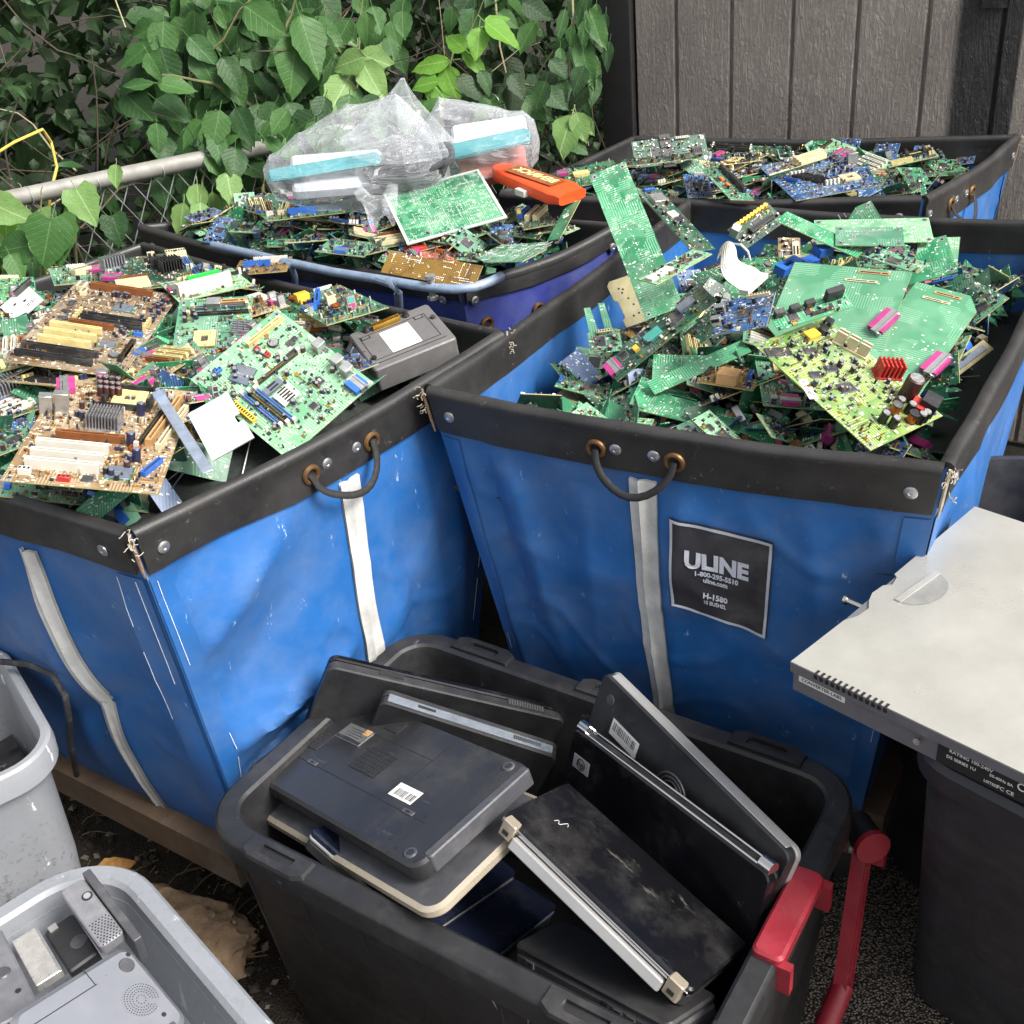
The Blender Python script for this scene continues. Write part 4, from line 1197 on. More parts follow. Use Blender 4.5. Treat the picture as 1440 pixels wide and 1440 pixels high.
CAPS = ('capblue', 'capbrown', 'capblack', 'capblue')
def lay_mother(w, h, rng, pal):
    """list of (name, mesh, x, y, rot) for a motherboard; x right, y up from the centre"""
    P = []; occ = []
    def put(name, me, x, y, rot, bw, bh, force=False):
        if rot % 180: bw, bh = bh, bw
        if not force:
            if abs(x)+bw/2 > w/2-.001 or abs(y)+bh/2 > h/2-.001: return False
            for (a, b, c, d) in occ:
                if abs(x-a) < (bw+c)/2 and abs(y-b) < (bh+d)/2: return False
        occ.append((x, y, bw, bh)); P.append((name, me, x, y, math.radians(rot))); return True
    k = min(1.0, w/.19, h/.19)
    slot, dim, clip, sock = pal
    cx, cy = w*rng.uniform(.08, .2), h*rng.uniform(.12, .24)
    sw = .046*k
    put('processor_socket', c_socket(sw, sock), cx, cy, 0, sw*1.25, sw*1.2)
    if rng.random() < .4: put('cooler_bracket', c_frame(sw*1.6), cx, cy, 0, sw*1.6, sw*1.6, True)
    for i in range(rng.choice((2, 3))): put('memory_slot', c_dimm(.125*k, dim, clip), w/2-.014*k-i*.011*k, h*.12, 90, .135*k, .009*k)
    n = rng.choice((3, 4, 3)); x0 = -w/2+.055*k
    for i in range(n): put('expansion_slot', c_slot(.082*k, .0085*k, .011*k, slot), x0, -h/2+.018*k+i*.0185*k, 0, .084*k, .010*k)
    put('expansion_slot', c_slot(.07*k, .0085*k, .012*k, 'brownslot'), x0+.01, -h/2+.018*k+n*.0185*k, 0, .072*k, .010*k)
    y = h/2-.012
    ports = [('port', c_port(.015, .016, .026, 'magenta', 'teal'), .016, .017), ('port', c_dsub(.034, 'magenta'), .044, .028), ('port', c_port(.014, .016, .016, 'black', 'black'), .016, .017),
             ('port', c_port(.014, .018, .026, 'black', 'black'), .016, .018), ('port', c_dsub(.022, 'blueplas'), .03, .028)]
    yy = h/2-.012
    for nm, me, a, b in rng.sample(ports, 3):
        if put(nm, me, -w/2+b/2+.004, yy-a/2, -90, a, b): yy -= a+.004
    for i in range(2): put('pin_header', c_ide(.052*k, rng.choice(('blueplas', 'black', 'white'))), w/2-.012-(0), -h*.25-i*.014, 90 if rng.random() < .5 else 0, .054*k, .011)
    for i in range(3):
        s = rng.uniform(.018, .032)*k
        put('chip', c_bga(s) if rng.random() < .5 else c_chip(s, s, .0026, 'chip'), rng.uniform(-.3, .42)*w, rng.uniform(-.42, .2)*h, 0, s*1.25, s*1.25)
    if rng.random() < .6: put('heat_sink', c_sink(.036*k, .036*k, .022, rng.choice(('alu', 'black', 'alu'))), rng.uniform(-.1, .25)*w, rng.uniform(-.25, 0)*h, 0, .037*k, .037*k)
    put('battery', c_batt(), rng.uniform(0, .4)*w, -h*.33, 0, .025, .025)
    for i in range(3): put('coil', c_toroid(.0062, .0026), cx-sw*.9+rng.uniform(-.01, .01), cy+rng.uniform(-.5, .5)*sw, 0, .018, .018)
    for i in range(26):
        r, hh = rng.choice(((.004, .011), (.005, .014), (.0032, .007)))
        x, y = (cx+rng.uniform(-1.1, 1.1)*sw, cy+rng.choice((-1, 1))*sw*rng.uniform(.7, 1.05)) if i < 16 else (rng.uniform(-.45, .45)*w, rng.uniform(-.45, .45)*h)
        put('capacitor', c_cap(r, hh, rng.choice(CAPS)), x, y, 0, 2.2*r, 2.2*r)
    put('connector', c_block(.05*k, .009, .011, 'white'), w/2-.014, -h*.02, 90, .05*k, .01)
    put('connector', c_block(.02, .009, .012, 'cream'), rng.uniform(-.1, .3)*w, h/2-.008, 0, .02, .01)
    return P
def lay_card(w, h, rng, pal):
    P = []; occ = []
    def put(name, me, x, y, rot, bw, bh):
        if rot % 180: bw, bh = bh, bw
        if abs(x)+bw/2 > w/2-.001 or abs(y)+bh/2 > h/2-.001: return
        for (a, b, c, d) in occ:
            if abs(x-a) < (bw+c)/2 and abs(y-b) < (bh+d)/2: return
        occ.append((x, y, bw, bh)); P.append((name, me, x, y, math.radians(rot)))
    big = min(w, h)*.42
    put('chip', c_chip(min(big, .03), min(big, .03), .003, 'chip'), rng.uniform(-.2, .2)*w, 0, 0, big*1.2, big*1.2)
    for i in range(9):
        s = rng.uniform(.008, .02); d = s*rng.choice((.5, .6, 1))
        put('chip', c_chip(s, d, .002, 'chip'), rng.uniform(-.45, .45)*w, rng.uniform(-.42, .42)*h, rng.choice((0, 90)), s*1.3, d*1.5)
    for i in range(10):
        r, hh = rng.choice(((.004, .011), (.0032, .007), (.005, .013)))
        put('capacitor', c_cap(r, hh, rng.choice(CAPS)), rng.uniform(-.45, .45)*w, rng.uniform(-.42, .42)*h, 0, 2.2*r, 2.2*r)
    put('connector', c_block(min(.05, w*.5), .008, .009, rng.choice(('white', 'black', 'cream', 'blueplas'))), rng.uniform(-.2, .2)*w, h/2-.007, 0, min(.05, w*.5), .009)
    put('port', c_dsub(min(.03, h*.4), rng.choice(('blueplas', 'magenta', 'black'))), -w/2+.016, 0, -90, .045, .03)
    return P
PALS = [('cream', 'black', 'cream', 'cream'), ('white', 'black', 'white', 'yellowcream'), ('cream', 'blueplas', 'white', 'cream'), ('white', 'black', 'white', 'white'), ('yellowcream', 'black', 'yellowcream', 'yellowcream')]

def board(name, label, mw, w, h, mat, style, seed, group=None, notch=0, custom=None, edge='edge', poly=None, lean=False, cat='circuit board', small=None, parts_max=99):
    """one scrap board: an empty that parents the laminate and every component on it"""
    rng = random.Random(seed)
    root = empty(name, label, cat, group, mw=mw)
    link('board', c_pcb(w, h, mat, notch, edge, poly), root)
    P = []
    k = .74
    if style == 'mother': P = lay_mother(w/k, h/k, rng, rng.choice(PALS))
    elif style == 'card': P = lay_card(w/k, h/k, rng, None)
    for (nm, me, x, y, r) in P[:parts_max]:
        link(nm, me, root, mat=Matrix.Translation((x*k, y*k, -.0003)) @ Matrix.Rotation(r, 4, 'Z') @ Matrix.Diagonal((k, k, k, 1)))
    for (nm, me, x, y, r) in custom or []:
        s = (1, .84, .84) if nm in ('memory_slot', 'expansion_slot') else (1, 1, 1) if nm in ('edge_strip', 'hole', 'sticker') else (.8, .8, .8)
        link(nm, me, root, mat=Matrix.Translation((x, y, -.0003)) @ Matrix.Rotation(r, 4, 'Z') @ Matrix.Diagonal((*s, 1)))
    if style in ('mother', 'card', 'card0'):
        o = link('small_components', c_small(w, h, small or int(max(60, w*h*15000)), seed % 7), root); o['kind'] = 'stuff'
    if style == 'solder':
        o = link('solder_points', c_solder(w, h, int(max(20, w*h*4200)), seed % 5), root); o['kind'] = 'stuff'
    if style != 'bare' and min(w, h) > .06: link('mounting_hole', c_holes(w, h, 0), root)
    return root
SC = 1.085
POSE = {
    'L_brown': (-0.6219,1.6868,0.9607, 0.9670,-0.0477,-0.2503, 0.2491,-0.0292,0.9680, 0.1694,0.3319),
    'L_tan': (-0.5112,1.3047,0.9504, 0.9686,0.0380,-0.2456, 0.2463,-0.0152,0.9691, 0.1794,0.2808),
    'L_blue': (-0.7391,1.5172,0.9235, 0.9501,0.3056,-0.0624, 0.0996,-0.1077,0.9892, 0.1047,0.2256),
    'L_green_socket': (-0.4369,1.6378,0.9413, 0.9991,-0.0039,-0.0432, 0.0379,-0.4043,0.9138, 0.1168,0.1685),
    'L_atx': (-0.3033,1.4456,0.9353, 0.6869,-0.6043,-0.4037, 0.0483,-0.5163,0.8550, 0.1994,0.1665),
    'L_blueslot': (-0.2564, 1.7448, 0.9314, 0.9022, 0.4308, 0.0194, -0.0652, 0.0919, 0.9936, 0.1052, 0.2350),
    'L_dock': (-0.1428,1.6266,0.8890, 0.9230,0.3580,0.1412, -0.0627,-0.2222,0.9730, 0.1384,0.1177),
    'L_plate': (-0.3612,1.2907,0.9328, 0.8948,0.3515,0.2752, -0.1935,-0.2502,0.9487, 0.0588,0.1192),
    'L_whiteplate': (-0.8136,1.8825,0.9458, 0.7582,0.4809,0.4404, -0.2556,-0.4021,0.8792, 0.0611,0.0739),
    'L_farleft': (-0.8576,1.9231,0.9310, 0.9181,0.3450,-0.1951, 0.1790,0.0784,0.9807, 0.1060,0.3899),
    'L_heatsink_back': (-0.6096,1.9888,0.9472, 0.9258,0.3687,-0.0828, 0.0821,0.0177,0.9965, 0.1588,0.2039),
    'L_greenlever': (-0.4831,1.8587,0.9530, 0.8752,0.4821,-0.0401, 0.0575,-0.0215,0.9981, 0.1306,0.1051),
    'L_far_right': (-0.4670,1.9553,0.9293, 0.8466,0.3956,-0.3561, 0.3463,0.0989,0.9329, 0.0948,0.1055),
    'L_front_teal': (-0.5810,1.3070,0.8652, 0.9163,0.1830,-0.3563, 0.3493,0.0699,0.9344, 0.1956,0.0580),
    'L_bluefar': (-0.4284,2.0923,0.9030, 0.9995,0.0116,-0.0303, 0.0301,0.0230,0.9993, 0.1026,0.0961),
    'L_mid_green': (-0.5494,1.6654,0.8921, 0.9469,-0.0255,0.3205, -0.3011,-0.4198,0.8562, 0.0907,0.1426),
    'L_topgreen': (-0.7614,2.0602,0.9330, 0.9160,0.3772,-0.1370, 0.1382,0.0240,0.9901, 0.1094,0.1072),
    'M_white_edge': (-0.0708,2.2013,0.9514, 0.9690,0.2290,0.0932, -0.0171,-0.3143,0.9492, 0.2041,0.1859),
    'M_brown': (-0.0998,1.9347,0.9133, 0.8338,-0.5490,-0.0582, -0.3233,-0.5710,0.7546, 0.2011,0.0468),
    'M_green_flat': (0.0468,1.9308,0.9296, 0.8529,0.4933,0.1712, -0.2685,0.1331,0.9540, 0.0866,0.2280),
    'M_green_stick': (0.1568,2.0851,0.9320, 0.8188,-0.5128,0.2582, -0.3838,-0.1546,0.9104, 0.0299,0.1213),
    'M_red': (-0.0841,2.0931,0.8936, 0.9509,0.2930,-0.0993, 0.0986,0.0170,0.9950, 0.1299,0.1422),
    'M_blue_gray': (-0.3532,2.2984,0.9408, 0.9244,0.3694,-0.0950, 0.0872,0.0378,0.9955, 0.1930,0.0680),
    'M_purple_red': (-0.4293,2.3074,0.8940, 0.9852,-0.0843,-0.1491, 0.1250,-0.2408,0.9625, 0.0939,0.1290),
    'M_green_l': (-0.2622,2.1044,0.9180, 0.2064,0.9749,-0.0830, 0.1643,0.0491,0.9852, 0.1077,0.0971),
    'M_cream': (0.1043,2.1741,0.9164, 0.9914,0.1252,0.0382, -0.0399,0.0117,0.9991, 0.0685,0.1334),
    'K_blue': (0.7158,2.3197,0.9016, 0.9960,0.0670,0.0591, -0.0551,-0.0604,0.9967, 0.1811,0.2409),
    'K_card': (0.4420,2.5392,0.9573, 0.9975,0.0704,-0.0088, 0.0581,-0.7390,0.6712, 0.1696,0.0653),
    'K_strip': (0.5041,2.2677,0.9248, 0.9551,0.2313,-0.1849, 0.2217,-0.1446,0.9643, 0.0533,0.1849),
    'K_teal': (0.4819,2.4502,0.9116, 0.9645,0.1848,0.1886, -0.1464,-0.2200,0.9644, 0.0465,0.0767),
    'K_bluelow': (0.4665,2.3493,0.8980, 0.9954,-0.0784,-0.0555, 0.0389,-0.1997,0.9791, 0.0533,0.1083),
    'K_right': (0.9570,2.4377,0.8852, 0.9552,-0.2284,0.1880, -0.1603,0.1346,0.9779, 0.1033,0.1102),
    'K_darkright': (1.0066,2.4549,0.8487, 0.9955,0.0555,0.0772, -0.0745,-0.0498,0.9960, 0.1196,0.1407),
    'K_long': (0.4071,2.4650,0.9322, 0.9977,0.0647,-0.0186, 0.0188,-0.0015,0.9998, 0.1648,0.0540),
    'K_mid': (0.5919,2.4768,0.8610, 0.9959,0.0123,0.0891, -0.0887,-0.0310,0.9956, 0.1111,0.1476),
    'K_green2': (0.8164,2.3371,0.8502, 0.9771,-0.2103,0.0340, -0.0451,-0.0484,0.9978, 0.1077,0.1099),
    'K_left': (0.2621,2.5423,0.8963, 0.9967,0.0526,0.0618, -0.0587,-0.0598,0.9965, 0.1255,0.1412),
    'R_long': (0.2422,1.7283,0.9952, 0.9693,0.0583,0.2387, -0.1358,-0.6826,0.7180, 0.0626,0.2772),
    'R_olive': (0.2285,1.7519,0.8831, 0.9653,0.2134,0.1503, 0.0236,-0.6448,0.7640, 0.0403,0.0904),
    'R_dark_diag': (0.3328,1.8767,0.9756, 0.8918,0.4406,-0.1025, 0.2509,-0.2932,0.9225, 0.0470,0.1841),
    'R_caps': (0.4856,1.9145,0.9376, 0.8290,0.4882,0.2729, 0.0929,-0.6012,0.7937, 0.0988,0.0496),
    'R_bracket': (0.2822,1.5940,0.9902, 0.7977,0.5935,0.1071, -0.0921,-0.0557,0.9942, 0.1206,0.0400),
    'R_prong': (0.1738,1.6189,0.8719, 0.9994,-0.0110,0.0326, -0.0333,-0.5437,0.8386, 0.0516,0.0428),
    'R_darkA': (0.2567,1.6091,0.8815, 0.8341,0.1983,0.5148, -0.3508,-0.5295,0.7723, 0.1964,0.0462),
    'R_darkB': (0.2823,1.6049,0.8460, 0.8290,0.4014,0.3894, -0.1663,-0.4879,0.8569, 0.1715,0.0360),
    'R_blue': (0.3599,1.4803,0.9498, 0.8785,-0.4164,0.2343, -0.2973,-0.0926,0.9503, 0.0795,0.0881),
    'R_strip': (0.2972,1.4912,0.8694, 0.9417,0.2709,0.1997, -0.0565,-0.4576,0.8874, 0.1615,0.0254),
    'R_green_dimm': (0.2469,1.4850,0.7948, 0.9144,0.4034,0.0320, -0.0752,0.0917,0.9929, 0.0961,0.1071),
    'R_orange': (0.3256,1.3787,0.8134, 0.9013,0.3818,0.2046, -0.0159,-0.4428,0.8965, 0.0494,0.0615),
    'R_big1': (0.5052,1.5188,0.9244, 0.8238,-0.5668,0.0092, -0.2708,-0.3793,0.8848, 0.1760,0.1628),
    'R_big2': (0.5897,1.4251,0.9238, 0.7341,-0.6699,-0.1105, -0.1439,-0.3126,0.9389, 0.1014,0.2303),
    'R_yellow': (0.4550,1.3032,0.9033, 0.8426,0.5379,-0.0243, 0.2257,-0.3117,0.9230, 0.1422,0.2156),
    'R_ports': (0.4271,1.3827,0.9651, 0.9730,0.1889,0.1325, -0.0063,-0.5523,0.8336, 0.1096,0.0274),
    'R_tri': (0.6434,1.8776,0.9350, 0.9445,-0.0528,0.3243, -0.3221,-0.3441,0.8820, 0.0928,0.0689),
    'R_pale': (0.6448,1.7759,0.9517, 0.9775,-0.2101,-0.0193, -0.0317,-0.2370,0.9710, 0.1857,0.0749),
    'R_teal': (0.6063,1.6835,0.9691, 0.9604,-0.2773,-0.0263, -0.0295,-0.1953,0.9803, 0.1028,0.0586),
    'R_brightstrip': (0.5364,1.7061,0.9713, 0.6492,0.7585,0.0570, 0.1993,-0.2419,0.9496, 0.0436,0.1453),
    'R_tri2': (0.6777,1.6330,0.9441, 0.9432,-0.2079,0.2591, -0.3169,-0.3290,0.8896, 0.0816,0.0849),
    'R_paleright': (0.7292,1.7081,0.9291, 0.9069,-0.4172,0.0597, -0.1682,-0.2284,0.9589, 0.0635,0.0780),
    'R_greyc': (0.6090,1.5720,0.9672, 0.6912,0.7224,0.0188, 0.1023,-0.1236,0.9870, 0.0440,0.0866),
    'R_box': (0.3373,1.4488,0.8686, 0.4078,0.9009,-0.1485, 0.1367,0.1005,0.9855, 0.1033,0.0782),
    'R_left_low': (0.1416,1.6010,0.8010, 0.3475,0.9377,0.0039, 0.2225,-0.0864,0.9711, 0.0404,0.1019),
    'R_plate_low': (0.1251,1.6212,0.7798, 0.3387,0.9076,-0.2481, 0.3209,0.1365,0.9372, 0.0767,0.0590),
    'R_rightbit': (0.8174,1.7088,0.8377, 0.9771,0.0336,-0.2101, 0.2112,-0.2709,0.9391, 0.0523,0.0850),
    'R_lowright': (0.4358,1.3612,0.7878, 0.9898,-0.0862,0.1133, -0.0968,0.1754,0.9797, 0.0635,0.0955),
    'R_edgecard': (0.8277,1.7231,0.8442, 0.7999,0.5935,-0.0889, 0.3626,-0.3600,0.8596, 0.2193,0.0258),
    'R_greymetal': (0.7069,1.4995,0.8322, 0.7604,0.6480,0.0441, 0.3090,-0.4207,0.8530, 0.1188,0.0210),
    'R_topcard': (0.5579,1.9531,0.8621, 0.9924,-0.0940,-0.0796, -0.0077,-0.6923,0.7216, 0.0403,0.0718),
    'T_base': (-0.2083,1.1230,0.4899, 0.7298,0.6811,0.0598, -0.1932,0.1215,0.9736, 0.1862,0.4037),
    'T_edge_black': (-0.1157,1.2640,0.4906, 0.9008,0.0329,-0.4331, 0.4342,-0.0452,0.8997, 0.3723,0.0279),
    'T_edge_grey': (-0.0900,1.2087,0.4791, 0.9046,-0.1400,-0.4027, 0.3846,-0.1397,0.9125, 0.2724,0.0275),
    'T_edge_silver': (0.2003,1.0295,0.5471, 0.8745,0.4849,-0.0087, 0.0604,-0.0911,0.9940, 0.0236,0.3689),
    'T_edge_hp': (0.1600,0.9989,0.5151, 0.8159,0.5641,0.1274, -0.1107,-0.0638,0.9918, 0.0219,0.3541),
    'T_lid': (0.0877,0.8948,0.4930, 0.6471,0.6708,-0.3623, 0.4273,0.0744,0.9010, 0.1292,0.2964),
    'T_ports': (0.0589,0.8284,0.4189, 0.7587,0.5816,-0.2934, 0.0471,0.4002,0.9152, 0.0833,0.2501),
    'T_bluelid': (-0.1760,1.0736,0.3750, 0.4339,0.7473,-0.5032, 0.5492,0.2234,0.8053, 0.2576,0.2068),
    'T_deeplid': (-0.0915,1.0116,0.3215, 0.4381,0.7441,-0.5044, 0.4467,0.3067,0.8405, 0.2309,0.1218),
    'chassis': (0.5669,1.0190,0.7097, 0.8003,0.5975,0.0500, -0.0672,0.0066,0.9977, 0.3915,0.3141),
    'G_base': (-0.5246,0.8058,0.4533, 0.6571,-0.6277,-0.4175, 0.5270,-0.0135,0.8497, 0.1263,0.1651),
    'G_grille': (-0.5882,0.9744,0.4195, 0.7587,0.6514,-0.0013, 0.0855,-0.0977,0.9915, 0.0321,0.1105),
    'G_drive': (-0.6609,0.9458,0.3919, 0.7964,0.6047,0.0131, -0.0247,0.0108,0.9996, 0.0335,0.0924),
    'G_left': (-0.6940,0.9095,0.4154, 0.8049,0.5842,-0.1038, 0.0793,0.0675,0.9946, 0.0540,0.1528),
    'G_dark': (-0.6298,0.9737,0.3864, 0.7820,0.6187,0.0751, -0.0630,-0.0415,0.9972, 0.0408,0.0874),
    'orange_tool': (0.1132,2.2156,0.9779, 0.7931,0.6088,0.0190, 0.0423,-0.0862,0.9954, 0.0691,0.2206),
}
def pose(k, dz=0.0):
    p = POSE[k]
    C = (p[0]*SC, p[1]*SC, CAM_H+(p[2]-1.55)*SC+dz)
    return frame(C, p[3:6], p[6:9]), p[9]*SC, p[10]*SC
def C_(nm, me, u, v, rot, w, h):
    """u,v in 0..1 from the upper left of the board as the photo shows it"""
    return (nm, me, (u-.5)*w, (.5-v)*h, math.radians(rot))

def hero(k, name, label, mat, style, seed, **kw):
    mw, w, h = pose(k, kw.pop('dz', 0))
    cu = kw.pop('parts', None)
    if cu: kw['custom'] = [C_(n, m, u, v, r, w, h) for n, m, u, v, r in cu(w, h)]
    return board(name, label, mw, w, h, mat, style, seed, **kw)

def caps(rng, n, u0, u1, v0, v1, big=1.0):
    out = []
    for i in range(n):
        r, hh = rng.choice(((.004, .011), (.005, .014), (.0034, .008)))
        out.append(('capacitor', c_cap(r, hh, rng.choice(CAPS)), rng.uniform(u0, u1), rng.uniform(v0, v1), 0))
    return out
# ---- left truck heroes
def p_brown(w, h):
    q = random.Random(1)
    a = [('expansion_slot', c_slot(w*.60, .011, .016, 'brownslot'), .48, .08, 0)]
    a += [('memory_slot', c_dimm(w*.62, 'black', 'yellowcream'), .60, .40+i*.032, 0) for i in range(4)]
    a += [('expansion_slot', c_slot(w*.40, .009, .013, 'brownslot'), .46, .535, 0)]
    a += [('expansion_slot', c_slot(w*.46, .010, .015, 'yellowcream'), .36-.0*i, .60+i*.08, 0) for i in range(3)]
    a += [('expansion_slot', c_slot(w*.66, .010, .014, 'black'), .38, .845+i*.085, 0) for i in range(2)]
    a += [('chip', c_bga(.038), .60, .27, 0), ('chip', c_bga(.030), .70, .70, 0), ('chip', c_chip(.03, .014, .003, 'chip'), .13, .30, 90), ('chip', c_chip(.02, .012, .003, 'chip'), .16, .48, 0), ('chip', c_chip(.02, .012, .003, 'chip'), .14, .40, 0)]
    a += [('connector', c_block(.03, .02, .012, 'cream'), .10, .10, 90), ('connector', c_block(.02, .014, .012, 'cream'), .16, .17, 90), ('battery', c_batt(), .82, .80, 0)]
    a += [('pin_header', c_ide(.06, 'black'), .90, .70+i*.045, 90) for i in range(3)]
    a += [('coil', c_toroid(.008, .003), .92, .10, 20), ('coil', c_toroid(.008, .003), .90, .20, 70), ('connector', c_block(.018, .012, .012, 'blueplas'), .90, .56, 0)]
    a += caps(q, 16, .82, .97, .12, .40)+caps(q, 8, .68, .80, .50, .62)+caps(q, 10, .30, .8, .12, .16)
    return a
hero('L_brown', 'motherboard', 'brown motherboard with three cream slots above two long black slots', 'pcb_brown', 'card0', 1, parts=p_brown)
def p_tan(w, h):
    q = random.Random(2)
    a = [('processor_socket', c_socket(.058, 'yellowcream'), .56, .16, 0), ('cooler_bracket', c_frame(.085), .56, .16, 0), ('heat_sink', c_sink(.058, .052, .030, 'alu', 11), .47, .44, 0)]
    a += [('expansion_slot', c_slot(w*.48, .011, .017, 'white'), .34-.0*i, .70+i*.085, 0) for i in range(3)]
    a += [('expansion_slot', c_slot(w*.46, .010, .014, 'brownslot'), .42, .59, 0)]
    a += [('memory_slot', c_dimm(.15, 'black', 'white'), .80, .38, 82), ('expansion_slot', c_slot(.15, .010, .014, 'tanslot'), .87, .36, 82), ('expansion_slot', c_slot(.13, .009, .012, 'cream'), .94, .42, 82)]
    a += [('port', c_dsub(.046, 'magenta'), .07, .10, -75), ('port', c_port(.02, .022, .034, 'redplas', 'teal'), .03, .36, -80), ('port', c_port(.02, .024, .036, 'black', 'black'), .13, .33, -80), ('port', c_port(.018, .018, .026, 'teal', 'magenta'), .30, .0, 0)]
    a += [('chip', c_bga(.040), .70, .86, 0), ('chip', c_chip(.018, .018, .0026, 'chip'), .52, .93, 0), ('pin_header', c_ide(.058, 'blueplas'), .90, .80, 70), ('connector', c_block(.02, .012, .012, 'white'), .12, .93, 0), ('connector', c_block(.02, .01, .01, 'redplas'), .38, .96, 0)]
    a += [('coil', c_toroid(.0085, .0034), .34, .22, 0), ('coil', c_toroid(.0085, .0034), .74, .64, 30)]
    a += [('capacitor', c_cap(.006, .022, 'capbrown'), .30+.045*(i % 4)+.02*(i//4), .04+.055*(i//4)+.03*(i % 4)*0, 0) for i in range(12)]
    a += [('capacitor', c_cap(.0075, .026, 'capblue'), u, v, 0) for u, v in ((.70, .60), (.78, .74), (.68, .30))]+caps(q, 12, .24, .36, .16, .42)+caps(q, 8, .56, .76, .58, .95)
    return a
hero('L_tan', 'motherboard', 'tan motherboard with silver finned heat sink and white slots by the front rim', 'pcb_tan', 'card0', 2, parts=p_tan)
hero('L_blue', 'motherboard', 'blue motherboard with yellow tape and heat sink beside the tan one', 'pcb_blue', 'card', 3,
     parts=lambda w, h: [('heat_sink', c_sink(.06, .05, .028, 'alu', 9), .62, .42, 20), ('connector', c_block(.06, .04, .02, 'yellowcream', False), .45, .15, 12)])
def p_sock(w, h):
    q = random.Random(4)
    return [('processor_socket', c_socket(w*.36, 'yellowcream'), .42, .55, 0), ('port', c_dsub(w*.36, 'magenta'), .36, .88, 0), ('memory_slot', c_dimm(w*.8, 'black', 'cream'), .58, .22, 0), ('memory_slot', c_dimm(w*.7, 'chipgrey', 'cream'), .58, .14, 0), ('expansion_slot', c_slot(w*.4, .01, .012, 'tanslot'), .75, .10, 0),
            ('coil', c_toroid(.010, .004), .22, .75, 0), ('coil', c_toroid(.010, .004), .68, .74, 0), ('heat_sink', c_sink(.035, .04, .014, 'alu', 7), .90, .45, 90), ('connector', c_block(.03, .02, .02, 'silver', False), .5, .12, 0)]+caps(q, 14, .08, .9, .68, .8)+caps(q, 6, .1, .3, .15, .3)
hero('L_green_socket', 'motherboard', 'green motherboard with square cream socket between the brown and the pale boards', 'pcb_mid', 'card0', 4, parts=p_sock)
def p_atx(w, h):
    q = random.Random(5)
    a = [('expansion_slot', c_slot(h*.40, .008, .012, 'yellowcream'), .10, .25, 90), ('chip', c_bga(.040), .25, .68, 20), ('battery', c_batt(), .21, .28, 0), ('chip', c_chip(.026, .012, .003, 'chip'), .30, .16, 90), ('chip', c_chip(.026, .012, .003, 'chip'), .38, .24, 90),
         ('memory_slot', c_dimm(h*.45, 'black', 'white'), .40, .44, 88), ('memory_slot', c_dimm(w*.38, 'blueplas', 'white'), .58, .82, 0), ('memory_slot', c_dimm(w*.38, 'blueplas', 'white'), .62, .71, 0), ('memory_slot', c_dimm(w*.38, 'black', 'white'), .60, .765, 0), ('connector', c_block(.06, .012, .010, 'yellow'), .50, .93, 0),
         ('connector', c_block(.034, .042, .008, 'white'), .62, .58, 0), ('connector', c_block(.016, .042, .009, 'chipgrey'), .50, .60, 0), ('port', c_port(.018, .022, .024, 'white', 'white'), .50, .06, 180), ('port', c_port(.018, .022, .024, 'white', 'white'), .70, .07, 180), ('port', c_port(.018, .022, .024, 'white', 'white'), .80, .08, 180), ('port', c_dsub(.03, 'blueplas'), .93, .12, 180),
         ('connector', c_block(.012, .010, .008, 'redplas'), .26, .40, 0), ('connector', c_block(.012, .010, .008, 'redplas'), .17, .42, 0), ('connector', c_block(.02, .008, .008, 'blueplas'), .10, .80, 90), ('chip', c_chip(.018, .018, .0026, 'chip'), .70, .30, 0), ('chip', c_chip(.014, .014, .0026, 'chip'), .82, .5, 0)]
    return a+caps(q, 34, .1, .95, .08, .9)
hero('L_atx', 'motherboard', 'pale green motherboard with blue memory slots leaning on the front rim', 'pcb_pale', 'card0', 5, parts=p_atx)
hero('L_blueslot', 'motherboard', 'dark green motherboard with one long blue slot near the violet cart', 'pcb_green', 'card', 6, dz=.004,
     parts=lambda w, h: [('expansion_slot', c_slot(.10, .011, .014, 'blueplas'), .4, .30, 70), ('connector', c_block(.04, .02, .02, 'cream'), .5, .45, 80), ('port', c_port(.02, .02, .028, 'magenta', 'teal'), .6, .75, 0), ('coil', c_toroid(.011, .005), .15, .1, 0), ('coil', c_toroid(.008, .004), .45, .62, 0), ('connector', c_block(.03, .03, .022, 'yellow', False), .2, .22, 0)]+caps(random.Random(9), 20, .1, .9, .2, .9))
hero('L_heatsink_back', 'motherboard', 'grey green motherboard with black finned heat sinks at the back of the bright blue truck', 'pcb_dark', 'mother', 7,
     parts=lambda w, h: [('heat_sink', c_sink(.055, .06, .030, 'black', 8), .70, .55, 10), ('heat_sink', c_sink(.06, .03, .030, 'alu', 8), .12, .25, 20), ('connector', c_block(.05, .03, .02, 'cream'), .85, .2, 0), ('port', c_dsub(.04, 'magenta'), .05, .6, -30)])
hero('L_greenlever', 'motherboard', 'board carrying a white slot with bright green lever among the brown boards', 'pcb_pale', 'card', 8,
     parts=lambda w, h: [('expansion_slot', c_slot(w*.72, .016, .028, 'white'), .42, .75, 4), ('connector', c_block(w*.55, .008, .034, 'greenplas', False), .46, .60, 4), ('memory_slot', c_dimm(w*.5, 'black', 'white'), .75, .3, -10)])
hero('L_far_right', 'motherboard', 'grey motherboard with dark slots at the far corner of the bright blue truck', 'pcb_dark', 'mother', 9)
hero('L_bluefar', 'circuit_board', 'board edge with blue and white slots propped beside the pipe frame', 'pcb_olive', 'card', 10,
     parts=lambda w, h: [('expansion_slot', c_slot(w*.5, .011, .014, 'blueplas'), .4, .5, 0), ('expansion_slot', c_slot(w*.5, .011, .014, 'white'), .7, .3, 0)])
